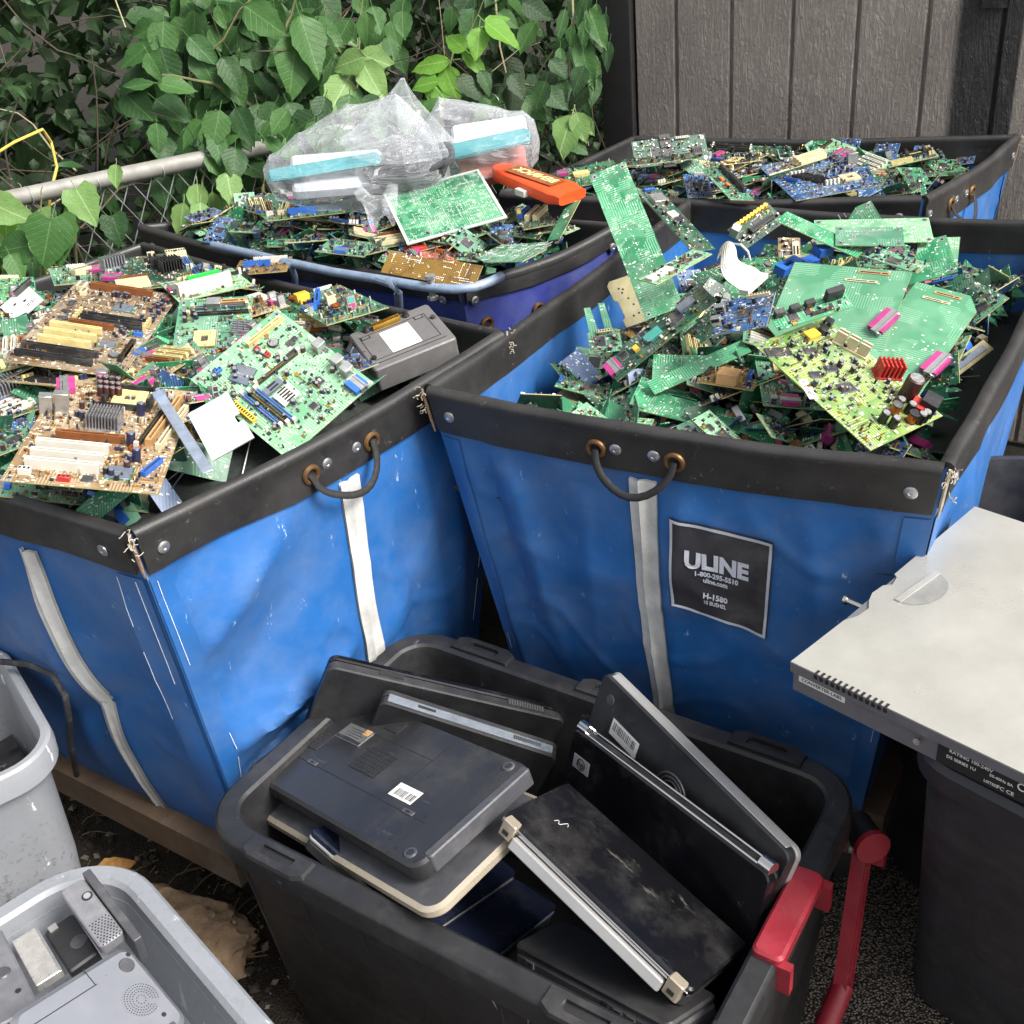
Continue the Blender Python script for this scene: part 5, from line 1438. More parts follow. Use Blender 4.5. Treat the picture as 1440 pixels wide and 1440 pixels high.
hero('L_front_teal', 'circuit_board', 'teal edged board lying under the tan motherboard at the front rim', 'pcb_mid', 'card', 11,
     parts=lambda w, h: [('expansion_slot', c_slot(.10, .012, .016, 'cream'), .75, .4, -2), ('connector', c_block(.02, .014, .014, 'black'), .3, .4, 0)])
hero('L_mid_green', 'circuit_board', 'green board with white label standing between the brown and socket boards', 'pcb_green', 'card', 12)
hero('L_topgreen', 'circuit_board', 'teal green board with magenta port by the fence side rim of the bright blue truck', 'pcb_mid', 'card', 13, parts=lambda w, h: [('port', c_dsub(.05, 'magenta'), .75, .4, 20), ('connector', c_block(.05, .02, .018, 'cream'), .5, .5, 30)])
hero('L_farleft', 'circuit_board', 'green board with white labels by the outer rim of the bright blue truck', 'pcb_bright', 'card', 14)
hero('L_whiteplate', 'metal_plate', 'white metal drive plate with sticker and holes near the brown motherboard', 'board_white', 'bare', 15, cat='metal plate', edge='silver',
     parts=lambda w, h: [('sticker', c_label(.03, .02), .7, .75, 0), ('connector', c_block(.008, .008, .0012, 'black', False), .35, .35, 0), ('connector', c_block(.008, .008, .0012, 'black', False), .62, .5, 0), ('connector', c_block(.05, .012, .012, 'black'), .85, .1, 0)])
mw_, w_, h_ = pose('L_plate', .018)
board('metal_plate', 'bare white metal plate lying beside the pale green motherboard', mw_, w_, h_, 'board_white', 'bare', 16, cat='metal plate', edge='silver',
      poly=[(-.5, -.5), (.5, -.5), (.5, -.12), (.36, -.12), (.36, .02), (.5, .02), (.5, .5), (-.5, .5)])
# bracket strip and docking station
def strip(a, b, w, name, label, mat, cat='bracket'):
    a, b = Vector(a), Vector(b); root = empty(name, label, cat, loc=(a+b)/2)
    d = (b-a); Mx = look((0, 0, 0), d, (.2, -.5, .8))
    mb = MB(); slab(mb, w, d.length, 0, .0012, .002, .0004, 0, n=2, M=Mx); mb.build('bracket_strip', mat, root)
    mb = MB(); mb.box((0, -d.length/2+.006, .006), (w*1.2, .0012, .013), 0, Mx); mb.cyl((0, -d.length/2+.003, .012), w*.2, .0016, 10, 0, M=Mx); mb.build('bracket_tab', mat, root)
strip(at(224, 556, RIMZ+.075), at(293, 664, RIMZ+.035), .016, 'slot_bracket', 'long pale metal slot bracket leaning beside the bare white plate', plain('zinc_bracket', (150, 160, 176), .4, .6))
def dock():
    mw, w, h = pose('L_dock', .026); root = empty('docking_station', 'dark grey docking station with white label and black connector on the front rim', 'docking station', mw=mw)
    mg = plain('dock_grey_plastic', (92, 90, 90), .5, var=.08, dust=.15)
    mb = MB(); slab(mb, w, h, -.045, 0, .006, .0025, 0); mb.build('housing', mg, root)
    mb = MB()
    for (x0, x1, y, hor) in ((-.42, .38, .30, 1), (-.42, .38, -.30, 1)): mb.box(((x0+x1)/2*w, y*h, .0002), ((x1-x0)*w, .0012, .0005), 0)
    for x in (-.42, .38): mb.box((x*w, 0, .0002), (.0012, .6*h, .0005), 0)
    mb.box((.0, -.38*h, .0002), (.85*w, .0014, .0005), 0)
    mb.build('seam', M['ink'], root)
    mb = MB(); mb.box((-.02*w, .05*h*0-.02*h, .0004), (.36*w, .52*h, .0006), 0); mb.build('label_sheet', M['paper'], root)
    link('connector', c_ide(mm(w*.34), 'gold'), root, mat=Matrix.Translation((-.06*w, .37*h, 0)))
    for x in (-.30, .19):
        mb = MB(); mb.cyl((0, 0, 0), .007, .006, 14, 0, r2=.005); mb.cyl((0, 0, .006), .004, .006, 12, 0); mb.build('guide_post', M['black'], root, loc=(x*w, .40*h, 0))
    for x, y in ((-.42, -.25), (.44, .12)):
        mb = MB(); mb.cyl((0, 0, 0), .0045, .004, 14, 0); mb.build('rubber_foot', M['black'], root, loc=(x*w, y*h, 0))
    for x in (-.36, .30):
        mb = MB(); mb.box((0, 0, .0003), (.016, .010, .0006), 0); mb.box((0, 0, .0004), (.012, .007, .0007), 1); mb.build('latch_recess', [M['ink'], mg], root, loc=(x*w, .26*h, 0))
dock()
# ---- violet cart heroes
hero('M_white_edge', 'circuit_board', 'green solder side board with broad white edge lying on top of the violet cart', 'pcb_solder', 'solder', 20, edge='board_white',
     parts=lambda w, h: [('edge_strip', cached(('es', mm(w)), lambda: MB().box((0, 0, .0006), (w, .006, .0022), 0).mesh('edge_strip', M['board_white'])), .5, .985, 0), ('edge_strip', cached(('es', mm(w)), None), .5, .015, 0),
                         ('edge_strip', cached(('es2', mm(h)), lambda: MB().box((0, 0, .0005), (.006, h*.97, .0022), 0).mesh('edge_strip', M['board_white'])), .015, .5, 0), ('edge_strip', cached(('es2', mm(h)), None), .985, .5, 0)])
hero('M_brown', 'circuit_board', 'brown printed board standing on edge at the front of the violet cart', 'pcb_olive', 'solder', 21, notch=3)
hero('M_green_flat', 'circuit_board', 'bare bright green board overhanging the grommet rim of the violet cart', 'pcb_solder', 'solder', 22, poly=[(-.5, -.5), (.1, -.5), (.5, -.28), (.42, .5), (-.2, .5), (-.5, .1)])
hero('M_green_stick', 'memory_module', 'narrow green board with white square sticker standing upright in the violet cart', 'pcb_green', 'bare', 23, parts=lambda w, h: [('sticker', c_label(w*.4, w*.4), .45, .38, 30)])
hero('M_red', 'power_board', 'reddish board with copper coils behind the brown upright board', 'pcb_red', 'card', 24, parts=lambda w, h: [('coil', c_toroid(.022, .006), .55, .5, 0), ('connector', c_block(.04, .03, .012, 'redplas', False), .2, .35, 10), ('heat_sink', c_sink(.05, .03, .03, 'alu', 5), .75, .1, 15), ('coil', c_toroid(.012, .005), .85, .5, 0)])
hero('M_blue_gray', 'circuit_board', 'long board edge with blue and grey slots under the plastic bag', 'pcb_green', 'card', 25, parts=lambda w, h: [('expansion_slot', c_slot(w*.32, .012, .018, 'blueplas'), .42, .6, 0), ('expansion_slot', c_slot(w*.34, .012, .018, 'chipgrey'), .74, .6, 0), ('connector', c_block(.02, .012, .014, 'white'), .08, .4, 0), ('connector', c_block(.02, .012, .014, 'cream'), .2, .4, 0)])
hero('M_purple_red', 'motherboard', 'dark green board with joined purple and red slots at the fence end of the cart', 'pcb_dark', 'card0', 26, parts=lambda w, h: [('expansion_slot', c_slot(h*.75, .018, .014, 'magenta'), .62, .45, 72), ('expansion_slot', c_slot(h*.75, .018, .014, 'redplas'), .76, .45, 72), ('connector', c_block(.03, .04, .006, 'cream', False), .35, .72, -15), ('port', c_port(.02, .02, .026, 'blueplas', 'blueplas'), .05, .5, 0)]+caps(random.Random(3), 14, .05, .3, .1, .8))
hero('M_green_l', 'circuit_board', 'pale green bracketed board resting against the pipe frame', 'pcb_mid', 'card', 27)
hero('M_cream', 'motherboard', 'motherboard with blue and cream angled slots below the orange tool case', 'pcb_dark', 'card0', 28, parts=lambda w, h: [('expansion_slot', c_slot(.06, .010, .016, 'blueplas'), .3, .3, 60), ('expansion_slot', c_slot(.08, .010, .016, 'cream'), .5, .4, 60), ('expansion_slot', c_slot(.08, .010, .016, 'cream'), .72, .45, 60), ('port', c_port(.014, .018, .03, 'redplas', 'yellow'), .1, .4, 0)])
# ---- far truck heroes
hero('K_blue', 'motherboard', 'blue motherboard with cream slots and square socket in the truck by the shed wall', 'pcb_blue', 'card0', 30, parts=lambda w, h: [
    ('expansion_slot', c_slot(.075, .012, .018, 'cream'), .58, .06+i*.07, 20) for i in range(3)]+[('memory_slot', c_dimm(.10, 'black', 'white'), .34+i*.045, .60, -62) for i in range(4)]+[('pin_header', c_ide(.05, 'blueplas'), .16, .55, -60), ('processor_socket', c_socket(.05, 'cream'), .76, .72, 0), ('chip', c_bga(.035), .62, .42, 0), ('port', c_dsub(.05, 'magenta'), .97, .12, 40), ('port', c_port(.02, .03, .03, 'black', 'black'), .98, .35, 90)]+caps(random.Random(8), 26, .62, .98, .1, .6))
hero('K_card', 'expansion_card', 'olive slotted card standing against the back rim of the truck by the shed', 'pcb_dark', 'card', 31, dz=-.03, parts=lambda w, h: [('heat_sink', c_sink(w*.6, h*.5, .008, 'black', 4), .45, .5, 90), ('connector', c_block(.03, .03, .01, 'black'), .85, .65, 0)])
hero('K_strip', 'circuit_board', 'green strip board with dark rail and orange parts in the truck by the shed', 'pcb_mid', 'card', 32, parts=lambda w, h: [('connector', c_block(.012, h*.8, .016, 'black', False), .85, .5, 0), ('connector', c_block(.01, .016, .008, 'orangec', False), .4, .5, 0), ('connector', c_block(.01, .016, .008, 'orangec', False), .42, .65, 0)])
hero('K_teal', 'circuit_board', 'small bare teal board tilted in the truck by the shed', 'pcb_mid', 'solder', 33)
hero('K_bluelow', 'circuit_board', 'small blue board near the front rim of the truck by the shed', 'pcb_blue', 'card', 34)
hero('K_right', 'motherboard', 'pale green motherboard at the rope handle end of the shed side truck', 'pcb_pale', 'mother', 35)
hero('K_darkright', 'motherboard', 'dark green board with magenta port at the rope handle end by the shed', 'pcb_dark', 'card', 36, parts=lambda w, h: [('port', c_dsub(.06, 'magenta'), .1, .6, 10)])
hero('K_long', 'circuit_board', 'long board edge crowded with capacitors under the slotted card by the shed', 'pcb_dark', 'card', 37)
hero('K_mid', 'circuit_board', 'dark green board half hidden between the blue motherboard and green strip', 'pcb_dark', 'mother', 38)
hero('K_green2', 'circuit_board', 'green board with white clips just below the blue motherboard', 'pcb_green', 'card', 39, parts=lambda w, h: [('connector', c_block(.01, .05, .016, 'cream', False), .2+.2*i, .4, -12) for i in range(3)])
hero('K_left', 'motherboard', 'green board with pale yellow block beside the orange tool case', 'pcb_green', 'card', 40, parts=lambda w, h: [('connector', c_block(.05, .03, .012, 'yellowcream', False), .3, .5, 0), ('port', c_dsub(.03, 'magenta'), .0, .3, 0)])
# ---- right truck heroes
hero('R_long', 'circuit_board', 'long bright green solder side board standing tall between the trucks', 'pcb_solder', 'solder', 50)
hero('R_olive', 'metal_plate', 'olive plate with punched holes beside the tall green board', 'plate_olive', 'bare', 51, cat='metal plate', edge='plate_olive', poly=[(-.5, -.5), (.5, -.5), (.5, .5), (-.35, .5), (-.5, .42), (-.5, .1), (-.36, .05), (-.36, -.3), (-.5, -.34)],
     parts=lambda w, h: [('hole', cached(('hole', q), lambda: MB().cyl((0, 0, .0001), .0022, .0003, 8, 0).mesh('hole', M['ink'])), u, v, 0) for q, (u, v) in enumerate(((.4, .2), (.46, .3), (.55, .24), (.7, .6), (.75, .8), (.5, .82), (.6, .45)))])
hero('R_dark_diag', 'expansion_card', 'dark card with silver can sloping down from the tall green board', 'pcb_dark', 'card', 52, parts=lambda w, h: [('connector', c_block(w*.7, h*.16, .012, 'silver', False), .45, .2, 0), ('connector', c_block(w*.5, h*.10, .008, 'white', False), .5, .45, 10)])
hero('R_caps', 'circuit_board', 'board with a row of yellow components tilted at the far rim of the labelled truck', 'pcb_dark', 'card', 53, parts=lambda w, h: [('capacitor', cached('ycap', lambda: MB().cyl((0, 0, 0), .0055, .014, 12, 0).mesh('capacitor', M['yellow'])), .1+.085*i, .12, 0) for i in range(10)]+[('connector', c_block(w*.7, .014, .012, 'black'), .55, .6, 0), ('connector', c_block(.02, .02, .03, 'silver', False), .02, .3, 20)])
hero('R_bracket', 'expansion_card', 'card with clear white bracket end crossing the tall green board', 'pcb_pale', 'card', 54, parts=lambda w, h: [('connector', c_block(w*.5, h*.5, .006, 'white', False), .22, .5, 0)])
hero('R_prong', 'circuit_board', 'small pale green board with two upright green tabs by the olive plate', 'pcb_mid', 'card', 55, poly=[(-.5, -.5), (.4, -.5), (.5, -.3), (.5, .4), (.42, .5), (.3, .5), (.18, 1.7), (-.02, 1.75), (.06, .5), (-.15, .5), (-.28, 1.6), (-.48, 1.6), (-.42, .5), (-.5, .4)])
for kk, sd, lb in (('R_darkA', 56, 'long dark card standing on edge with magenta port at its lower end'), ('R_darkB', 57, 'dark green card standing on edge next to the magenta ported card')):
    hero(kk, 'expansion_card', lb, 'pcb_dark', 'card', sd, parts=(lambda w, h: [('port', c_dsub(.03, 'magenta'), .05, .5, 90), ('connector', c_block(.04, .02, .010, 'teal', False), .45, .5, 0), ('connector', c_block(.04, .018, .012, 'chipgrey', False), .8, .4, 0), ('connector', c_block(.012, .012, .012, 'yellow', False), .28, .5, 0)]) if kk == 'R_darkA' else None)
hero('R_blue', 'circuit_board', 'dusty blue board with beige side ports under the white ribbon cable', 'pcb_blue', 'card', 58, parts=lambda w, h: [('port', c_port(.02, .014, .018, 'black', 'black'), .05, .35, 0), ('port', c_port(.02, .014, .018, 'cream', 'black'), .05, .7, 0)])
hero('R_strip', 'circuit_board', 'long bright green strip board across the middle of the labelled truck', 'pcb_bright', 'solder', 59)
hero('R_green_dimm', 'motherboard', 'green motherboard with black slots against the front rim by the rope handle', 'pcb_mid', 'card', 60, parts=lambda w, h: [('memory_slot', c_dimm(w*.8, 'black', 'black'), .28, .2+.09*i, 24) for i in range(3)]+[('chip', c_bga(.04), .68, .62, 20)])
hero('R_orange', 'circuit_board', 'orange brown triangular board corner poking up at the front rim', 'pcb_orange', 'solder', 61)
hero('R_big1', 'circuit_board', 'large dusty green bare board under the four black ports', 'pcb_bare', 'bare', 62, dz=.004, poly=[(-.5, -.3), (-.30, -.5), (.5, -.5), (.5, .5), (-.5, .5)], parts=lambda w, h: [('connector', c_slot(w*.34, .006, .002, 'cream'), .62, .16, 0), ('connector', c_slot(w*.34, .007, .0016, 'tanslot'), .70, .05, 0), ('port', c_dsub(.05, 'magenta'), .93, .62, 65)])
hero('R_big2', 'circuit_board', 'large dusty green bare board under the red heat sink', 'pcb_bare', 'bare', 63, dz=-.02, poly=[(-.5, -.5), (.5, -.5), (.5, .38), (.30, .5), (-.5, .5)], parts=lambda w, h: [('connector', c_slot(w*.5, .006, .002, 'cream'), .42, .12, 0), ('connector', c_slot(w*.5, .007, .0016, 'tanslot'), .52, .05, 0), ('port', c_dsub(.05, 'magenta'), .96, .66, 80), ('pin_header', c_ide(.05, 'black'), .93, .85, 80)])
def p_yel(w, h):
    q = random.Random(64)
    a = [('chip', c_chip(.05, .02, .006, 'black'), .12, .12, -50), ('sticker', c_label(.045, .012), .12, .12, -50)]
    a = [('chip', c_chip(.05, .02, .004, 'black'), .14, .12, -20), ('chip', c_chip(.032, .022, .003, 'chip'), .40, .55, -10), ('chip', c_chip(.026, .014, .003, 'chip'), .26, .38, -20), ('chip', c_chip(.026, .014, .003, 'chip'), .46, .38, -20), ('chip', c_chip(.026, .014, .003, 'chip'), .46, .20, -20), ('sticker', c_label(.04, .014), .05, .45, 70),
         ('connector', c_block(.03, .02, .010, 'yellow', False), .62, .10, 0), ('connector', c_block(.018, .016, .012, 'black', False), .78, .10, 20), ('connector', c_block(.018, .016, .012, 'black', False), .92, .06, 20), ('heat_sink', c_sink(.02, .07, .028, 'cream', 2), .86, .30, 20), ('heat_sink', c_sink(.05, .03, .032, 'redplas', 6), .92, .58, -30),
         ('capacitor', c_cap(.016, .048, 'capbrown'), .86, .78, 0), ('connector', c_block(.036, .03, .030, 'black', False), .90, .92, 20), ('connector', c_block(.030, .034, .018, 'redplas', False), .82, .90, 20)]
    a += [('coil', c_coilpost(.009, .022), u, v, 0) for u, v in ((.58, .84), (.64, .94))]
    a += [('capacitor', c_cap(.008, .024, 'capblack'), u, v, 0) for u, v in ((.66, .82), (.71, .88), (.70, .97), (.76, .97), (.38, .86), (.42, .92))]
    return a+caps(q, 30, .1, .85, .1, .8)
hero('R_yellow', 'television_board', 'yellow green board with fat capacitor and red heat sink in the labelled truck', 'pcb_yellow', 'card0', 64, dz=.012, parts=p_yel)
hero('R_ports', 'circuit_board', 'green strip with four black upright ports lying over the large bare board', 'pcb_bright', 'card', 65, dz=.02, parts=lambda w, h: [('port', c_block(.019, .011, .016, 'black', False), .10+.20*i, .22, 0) for i in range(3)]+[('port', c_block(.034, .012, .028, 'black', False), .82, .2, 0), ('connector', c_block(.04, .006, .006, 'black'), .6, .75, 0)])
hero('R_tri', 'circuit_board', 'plain dark green board corner sticking over the far rim', 'pcb_green', 'solder', 66, poly=[(-.5, -.5), (.5, -.5), (.5, .5), (.2, .5)])
hero('R_pale', 'circuit_board', 'long dusty grey green board lying along the far rim of the labelled truck', 'pcb_pale', 'solder', 67)
hero('R_teal', 'circuit_board', 'teal board with one round hole on the long dusty board', 'pcb_mid', 'solder', 68, dz=.006)
hero('R_brightstrip', 'circuit_board', 'bright green strip board slanting across the far rim', 'pcb_bright', 'solder', 69, dz=.008)
hero('R_tri2', 'circuit_board', 'triangular bright green board standing at the far rim of the labelled truck', 'pcb_bright', 'solder', 70, poly=[(-.5, -.5), (.5, -.5), (.5, .5), (.3, .5), (-.5, -.1)])
hero('R_paleright', 'circuit_board', 'pale grey board behind the triangular green one', 'pcb_pale', 'bare', 71)
hero('R_greyc', 'circuit_board', 'grey green connector strip between the two large bare boards and the far pile', 'pcb_mid', 'card', 72, dz=.006)
hero('R_box', 'circuit_board', 'board with beige box and row of blue parts beneath the long green strip', 'pcb_olive', 'card', 73, parts=lambda w, h: [('connector', c_block(.05, .04, .022, 'tanslot', False), .2, .5, 0), ('connector', c_block(.008, .008, .014, 'blueplas', False), .45+.05*i, .8, 0) if False else ('connector', c_block(.04, .008, .014, 'blueplas'), .5, .82, 0)])
hero('R_left_low', 'circuit_board', 'small green card lying low below the two tabbed board', 'pcb_green', 'card', 74)
hero('R_plate_low', 'metal_plate', 'flat grey metal plate in the corner below the two tabbed board', 'plate_olive', 'bare', 75, cat='metal plate', edge='silver')
hero('R_rightbit', 'circuit_board', 'dark board with magenta port under the rim above the server', 'pcb_green', 'card', 76, parts=lambda w, h: [('port', c_dsub(.04, 'magenta'), .7, .6, 40)])
hero('R_lowright', 'circuit_board', 'green framed grey panel below the yellow green board', 'pcb_yellow', 'bare', 77, parts=lambda w, h: [('connector', c_block(w*.8, h*.7, .005, 'silver', False), .55, .55, 0)])
hero('R_edgecard', 'expansion_card', 'dark narrow card leaning on the rim above the server', 'pcb_dark', 'card', 78)
hero('R_greymetal', 'metal_plate', 'grey metal bracket between the red heat sink and the rim', 'plate_olive', 'bare', 79, cat='metal plate', edge='silver', parts=lambda w, h: [('connector', c_block(w*.9, h*.6, .006, 'chipgrey', False), .5, .5, 0)])
hero('R_topcard', 'expansion_card', 'olive card with white bar code standing behind the blue sockets', 'pcb_olive', 'card', 80, parts=lambda w, h: [('sticker', c_label(w*.3, h*.5), .25, .6, 0), ('connector', c_block(w*.4, h*.6, .01, 'cream'), .75, .4, 0)])
def socket_blue(px, py, z, L, ang, label):
    root = empty('loose_connector', label, 'connector', loc=at(px, py, z)); 
    link('connector', c_slot(L, .022, .016, 'blueplas'), root, mat=Matrix.Rotation(ang, 4, 'Z') @ Matrix.Rotation(.3, 4, 'X'))
    mb = MB()
    for i in range(6): mb.box(((i-2.5)*L/7, 0, -.004), (.0014, .0014, .012), 0)
    mb.build('pin', M['silver'], root, mat=Matrix.Rotation(ang, 4, 'Z') @ Matrix.Rotation(.3, 4, 'X'))
socket_blue(1107, 380, RIMZ+.03, .062, .75, 'long loose blue socket beside the white ribbon cable')
socket_blue(1156, 356, RIMZ+.035, .034, .5, 'short loose blue socket beside the bright strip board')
socket_blue(1136, 375, RIMZ+.02, .030, .6, 'short loose blue socket against the large bare board')
def ribbon():
    Lp = [(1008, 366, .06), (1011, 352, .095), (1014, 360, .10), (1014, 378, .09), (1020, 392, .08), (1032, 402, .072), (1046, 412, .066)]
    Rp = [(1026, 352, .065), (1030, 341, .10), (1035, 349, .105), (1038, 364, .095), (1050, 372, .088), (1062, 376, .082), (1074, 386, .074)]
    base = at(1035, 385, RIMZ+.07)
    root = empty('ribbon_cable', 'curled white ribbon cable lying on the green boards', 'cable', loc=base)
    def cr(P, t):
        n = len(P)-1; f = min(t*n, n-1e-6); i = int(f); f -= i
        q = [at(*P[max(0, min(n, i+k))][:2], RIMZ+P[max(0, min(n, i+k))][2]) for k in (-1, 0, 1, 2)]
        a, b, c, d = q
        return .5*((2*b)+(c-a)*f+(2*a-5*b+4*c-d)*f*f+(3*b-a-3*c+d)*f**3)
    fn = lambda u, v: lerp(cr(Lp, v), cr(Rp, v), u)-base+Vector((0, 0, .008*math.sin(u*3.14)+.0006*math.cos(u*60)))
    mb = MB(); mb.grid(fn, 30, 40, 0); mb.grid(lambda u, v: fn(u, v)-Vector((0, 0, .0014)), 30, 40, 0, True)
    mb.build('ribbon', M['ribbon'], root)
    mb = MB(); mb.bar(fn(0, 1), fn(1, 1), .016, .008, 0); mb.build('plug', M['white'], root)
    pts = [at(1030, 343, RIMZ+.10), at(1042, 344, RIMZ+.11), at(1052, 354, RIMZ+.10), at(1055, 366, RIMZ+.085)]
    mb = MB(); mb.tube([lerp(pts[i], pts[i+1], t)-base for i in range(3) for t in (0, .5)]+[pts[-1]-base], .0022, 6); mb.build('wire_loop', M['white'], root)
ribbon()

# ---- heaps: buried boards and loose scrap
def inside(tc, u, v): return lerp(lerp(tc[0], tc[1], u), lerp(tc[3], tc[2], u), v)
FILL = [('pcb_green', 'mother'), ('pcb_dark', 'mother'), ('pcb_green', 'card'), ('pcb_mid', 'card'), ('pcb_blue', 'mother'), ('pcb_pale', 'mother'), ('pcb_solder', 'solder'), ('pcb_tan', 'mother'), ('pcb_dark', 'card'), ('pcb_bright', 'solder'), ('pcb_olive', 'card'), ('pcb_mid', 'mother')]
COLN = {'pcb_green': 'green', 'pcb_dark': 'dark green', 'pcb_mid': 'dusty green', 'pcb_blue': 'blue', 'pcb_pale': 'pale green', 'pcb_solder': 'dotted green', 'pcb_tan': 'tan', 'pcb_bright': 'vivid green', 'pcb_olive': 'olive brown', 'pcb_yellow': 'yellow green'}
def heap(tc, height, count, seed, where, zones, kinds, tilt, scrap, drop=.018):
    rng = random.Random(seed)
    for i in range(count):
        u = ((i*.618034+seed*.37) % 1)*.90+.05; v = ((i+.5)/count)*.88+.06
        u += rng.uniform(-.03, .03); v += rng.uniform(-.03, .03)
        mat, st = FILL[kinds[rng.randrange(len(kinds))]]
        if st == 'mother': w, h = rng.choice(((.18, .15), (.19, .17), (.16, .16)))
        elif st == 'card': w, h = rng.choice(((.14, .075), (.11, .065), (.16, .08)))
        else: w, h = rng.choice(((.13, .08), (.17, .06), (.12, .10)))
        dg = .5*math.hypot(w, h)+.03; mu = dg/(tc[1]-tc[0]).length+.02; mv = dg/(tc[3]-tc[0]).length+.02
        u = mu+(1-2*mu)*u; v = mv+(1-2*mv)*v
        p = inside(tc, u, v)
        t1, t2 = rng.gauss(0, tilt), rng.gauss(0, tilt)
        # keep the lifted edge of a tilted board below the heap's surface
        z = height(u, v)-drop-(abs(math.sin(t1))*h+abs(math.sin(t2))*w)*.28-rng.random()*.03
        R3 = Matrix.Rotation(rng.uniform(0, 6.28), 4, 'Z') @ Matrix.Rotation(t1, 4, 'X') @ Matrix.Rotation(t2, 4, 'Y')
        kind = {'mother': 'motherboard', 'card': 'expansion_card', 'solder': 'circuit_board'}[st]
        zn = zones[0] if v < .34 else zones[1] if v > .66 else zones[2] if u < .36 else zones[3] if u > .64 else 'deep in the middle'
        tl = 'tilted ' if max(abs(t1), abs(t2)) > .3 else 'flat ' if max(abs(t1), abs(t2)) < .14 else ''
        lab = f"{tl}{COLN[mat]} {kind.replace('_', ' ')} buried {zn} of {where}"
        board(kind, lab, Matrix.Translation((p.x, p.y, z)) @ R3, w, h, mat, st, (seed*31+i % 5*7+len(mat)) % 23+100, group='half buried boards in '+where, notch=rng.choice((0, 0, 1, 2)), parts_max=26)
    # small broken pieces pushed out along the walls
    for i in range(34):
        t = i/34*4; side = int(t); f = .10+.80*(t-side); e = rng.uniform(.085, .15)
        u, v = ((f, e), (1-e, f), (1-f, 1-e), (e, 1-f))[side]
        mat = rng.choice(('pcb_green', 'pcb_dark', 'pcb_mid', 'pcb_blue', 'pcb_pale')); w, h = rng.choice(((.085, .05), (.07, .06), (.095, .045)))
        p = inside(tc, u, v); z = height(u, v)-.012-rng.random()*.02
        R3 = Matrix.Rotation(rng.uniform(0, 6.28), 4, 'Z') @ Matrix.Rotation(rng.gauss(0, tilt), 4, 'X') @ Matrix.Rotation(rng.gauss(0, tilt), 4, 'Y')
        zn = zones[(0, 3, 1, 2)[side]]
        board('board_fragment', f"small {COLN[mat]} board fragment {zn} of {where}", Matrix.Translation((p.x, p.y, z)) @ R3, w, h, mat, 'card', 130+i % 6, group='small board fragments in '+where)
    # loose fragments filling the gaps, and a rough bed below them
    mb = MB(); ms = ['pcb_green', 'pcb_dark', 'pcb_mid', 'pcb_blue', 'chip', 'silver', 'cream', 'black', 'white', 'pcb_bright', 'magenta', 'blueplas', 'brownslot', 'gold']
    for i in range(scrap):
        u, v = rng.uniform(.09, .91), rng.uniform(.09, .91); p = inside(tc, u, v)
        z = height(u, v)-drop-.02-rng.random()*.05
        R3 = Matrix.Translation((p.x, p.y, z)) @ Matrix.Rotation(rng.uniform(0, 6.28), 4, 'Z') @ Matrix.Rotation(rng.gauss(0, .7), 4, 'X') @ Matrix.Rotation(rng.gauss(0, .7), 4, 'Y')
        q = rng.random()
        if q < .4: mb.box((0, 0, 0), (rng.uniform(.03, .10), rng.uniform(.02, .06), .0016), rng.choice((0, 0, 1, 2, 3, 9)), R3)
        elif q < .75: mb.box((0, 0, 0), (rng.uniform(.008, .04), rng.uniform(.006, .018), rng.uniform(.005, .014)), rng.choice((4, 5, 6, 7, 8, 10, 11, 12)), R3)
        elif q < .9: mb.cyl((0, 0, 0), rng.uniform(.003, .006), rng.uniform(.008, .016), 8, 4, 5, M=R3)
        else: mb.box((0, 0, 0), (rng.uniform(.04, .1), .0016, .0016), rng.choice((5, 13, 7)), R3)
    o = mb.build('loose_scrap', [M[k] for k in ms]); tag(o, f'loose chips, pins and broken board fragments between the boards in {where}', kind='stuff')
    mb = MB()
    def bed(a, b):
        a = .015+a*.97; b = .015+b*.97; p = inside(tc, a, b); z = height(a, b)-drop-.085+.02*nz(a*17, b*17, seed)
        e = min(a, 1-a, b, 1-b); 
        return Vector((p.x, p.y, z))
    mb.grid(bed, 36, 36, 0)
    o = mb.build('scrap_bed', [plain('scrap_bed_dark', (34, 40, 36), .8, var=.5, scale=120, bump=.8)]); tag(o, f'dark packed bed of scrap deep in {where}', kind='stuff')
def dome(h0, h1, cu=.5, cv=.5, pw=2.0):
    return lambda u, v: RIMZ + h0 + (h1-h0)*max(0, 1-(((u-cu)/.62)**2+((v-cv)/.62)**2))
heap([L_F, L_R, L_K, L_L], dome(-.012, .085, .45, .45), 72, 1, 'the bright blue truck', ('by the strapped wall', 'by the far wall', 'by the grey bin side', 'by the violet cart side'), [0, 1, 2, 3, 5, 7, 8, 11, 10, 7], .2, 1500)
heap([M_N, M_R, M_B, M_L], dome(.012, .055), 52, 2, 'the violet cart', ('at the grommet end', 'at the fence end', 'along the pipe', 'along the bag side'), [0, 1, 2, 8, 11, 9, 1], .26, 1100)
heap([K_FL, K_FR, K_BR, K_BL], dome(-.035, .03), 64, 3, 'the shed side truck', ('along the near wall', 'along the back wall', 'at the orange case end', 'at the rope handle end'), [0, 1, 1, 2, 4, 5, 8, 8, 11], .24, 1300)
def hR(u, v):
    b = RIMZ-.085+.10*max(0, 1-(((u-.62)/.55)**2+((v-.52)/.6)**2))
    return b
heap([R_A, R_B, R_D, R_C], hR, 70, 4, 'the labelled truck', ('by the label wall', 'by the far wall', 'by the violet cart side', 'by the server side'), [0, 1, 2, 3, 6, 8, 9, 10, 11, 6], .38, 1300)

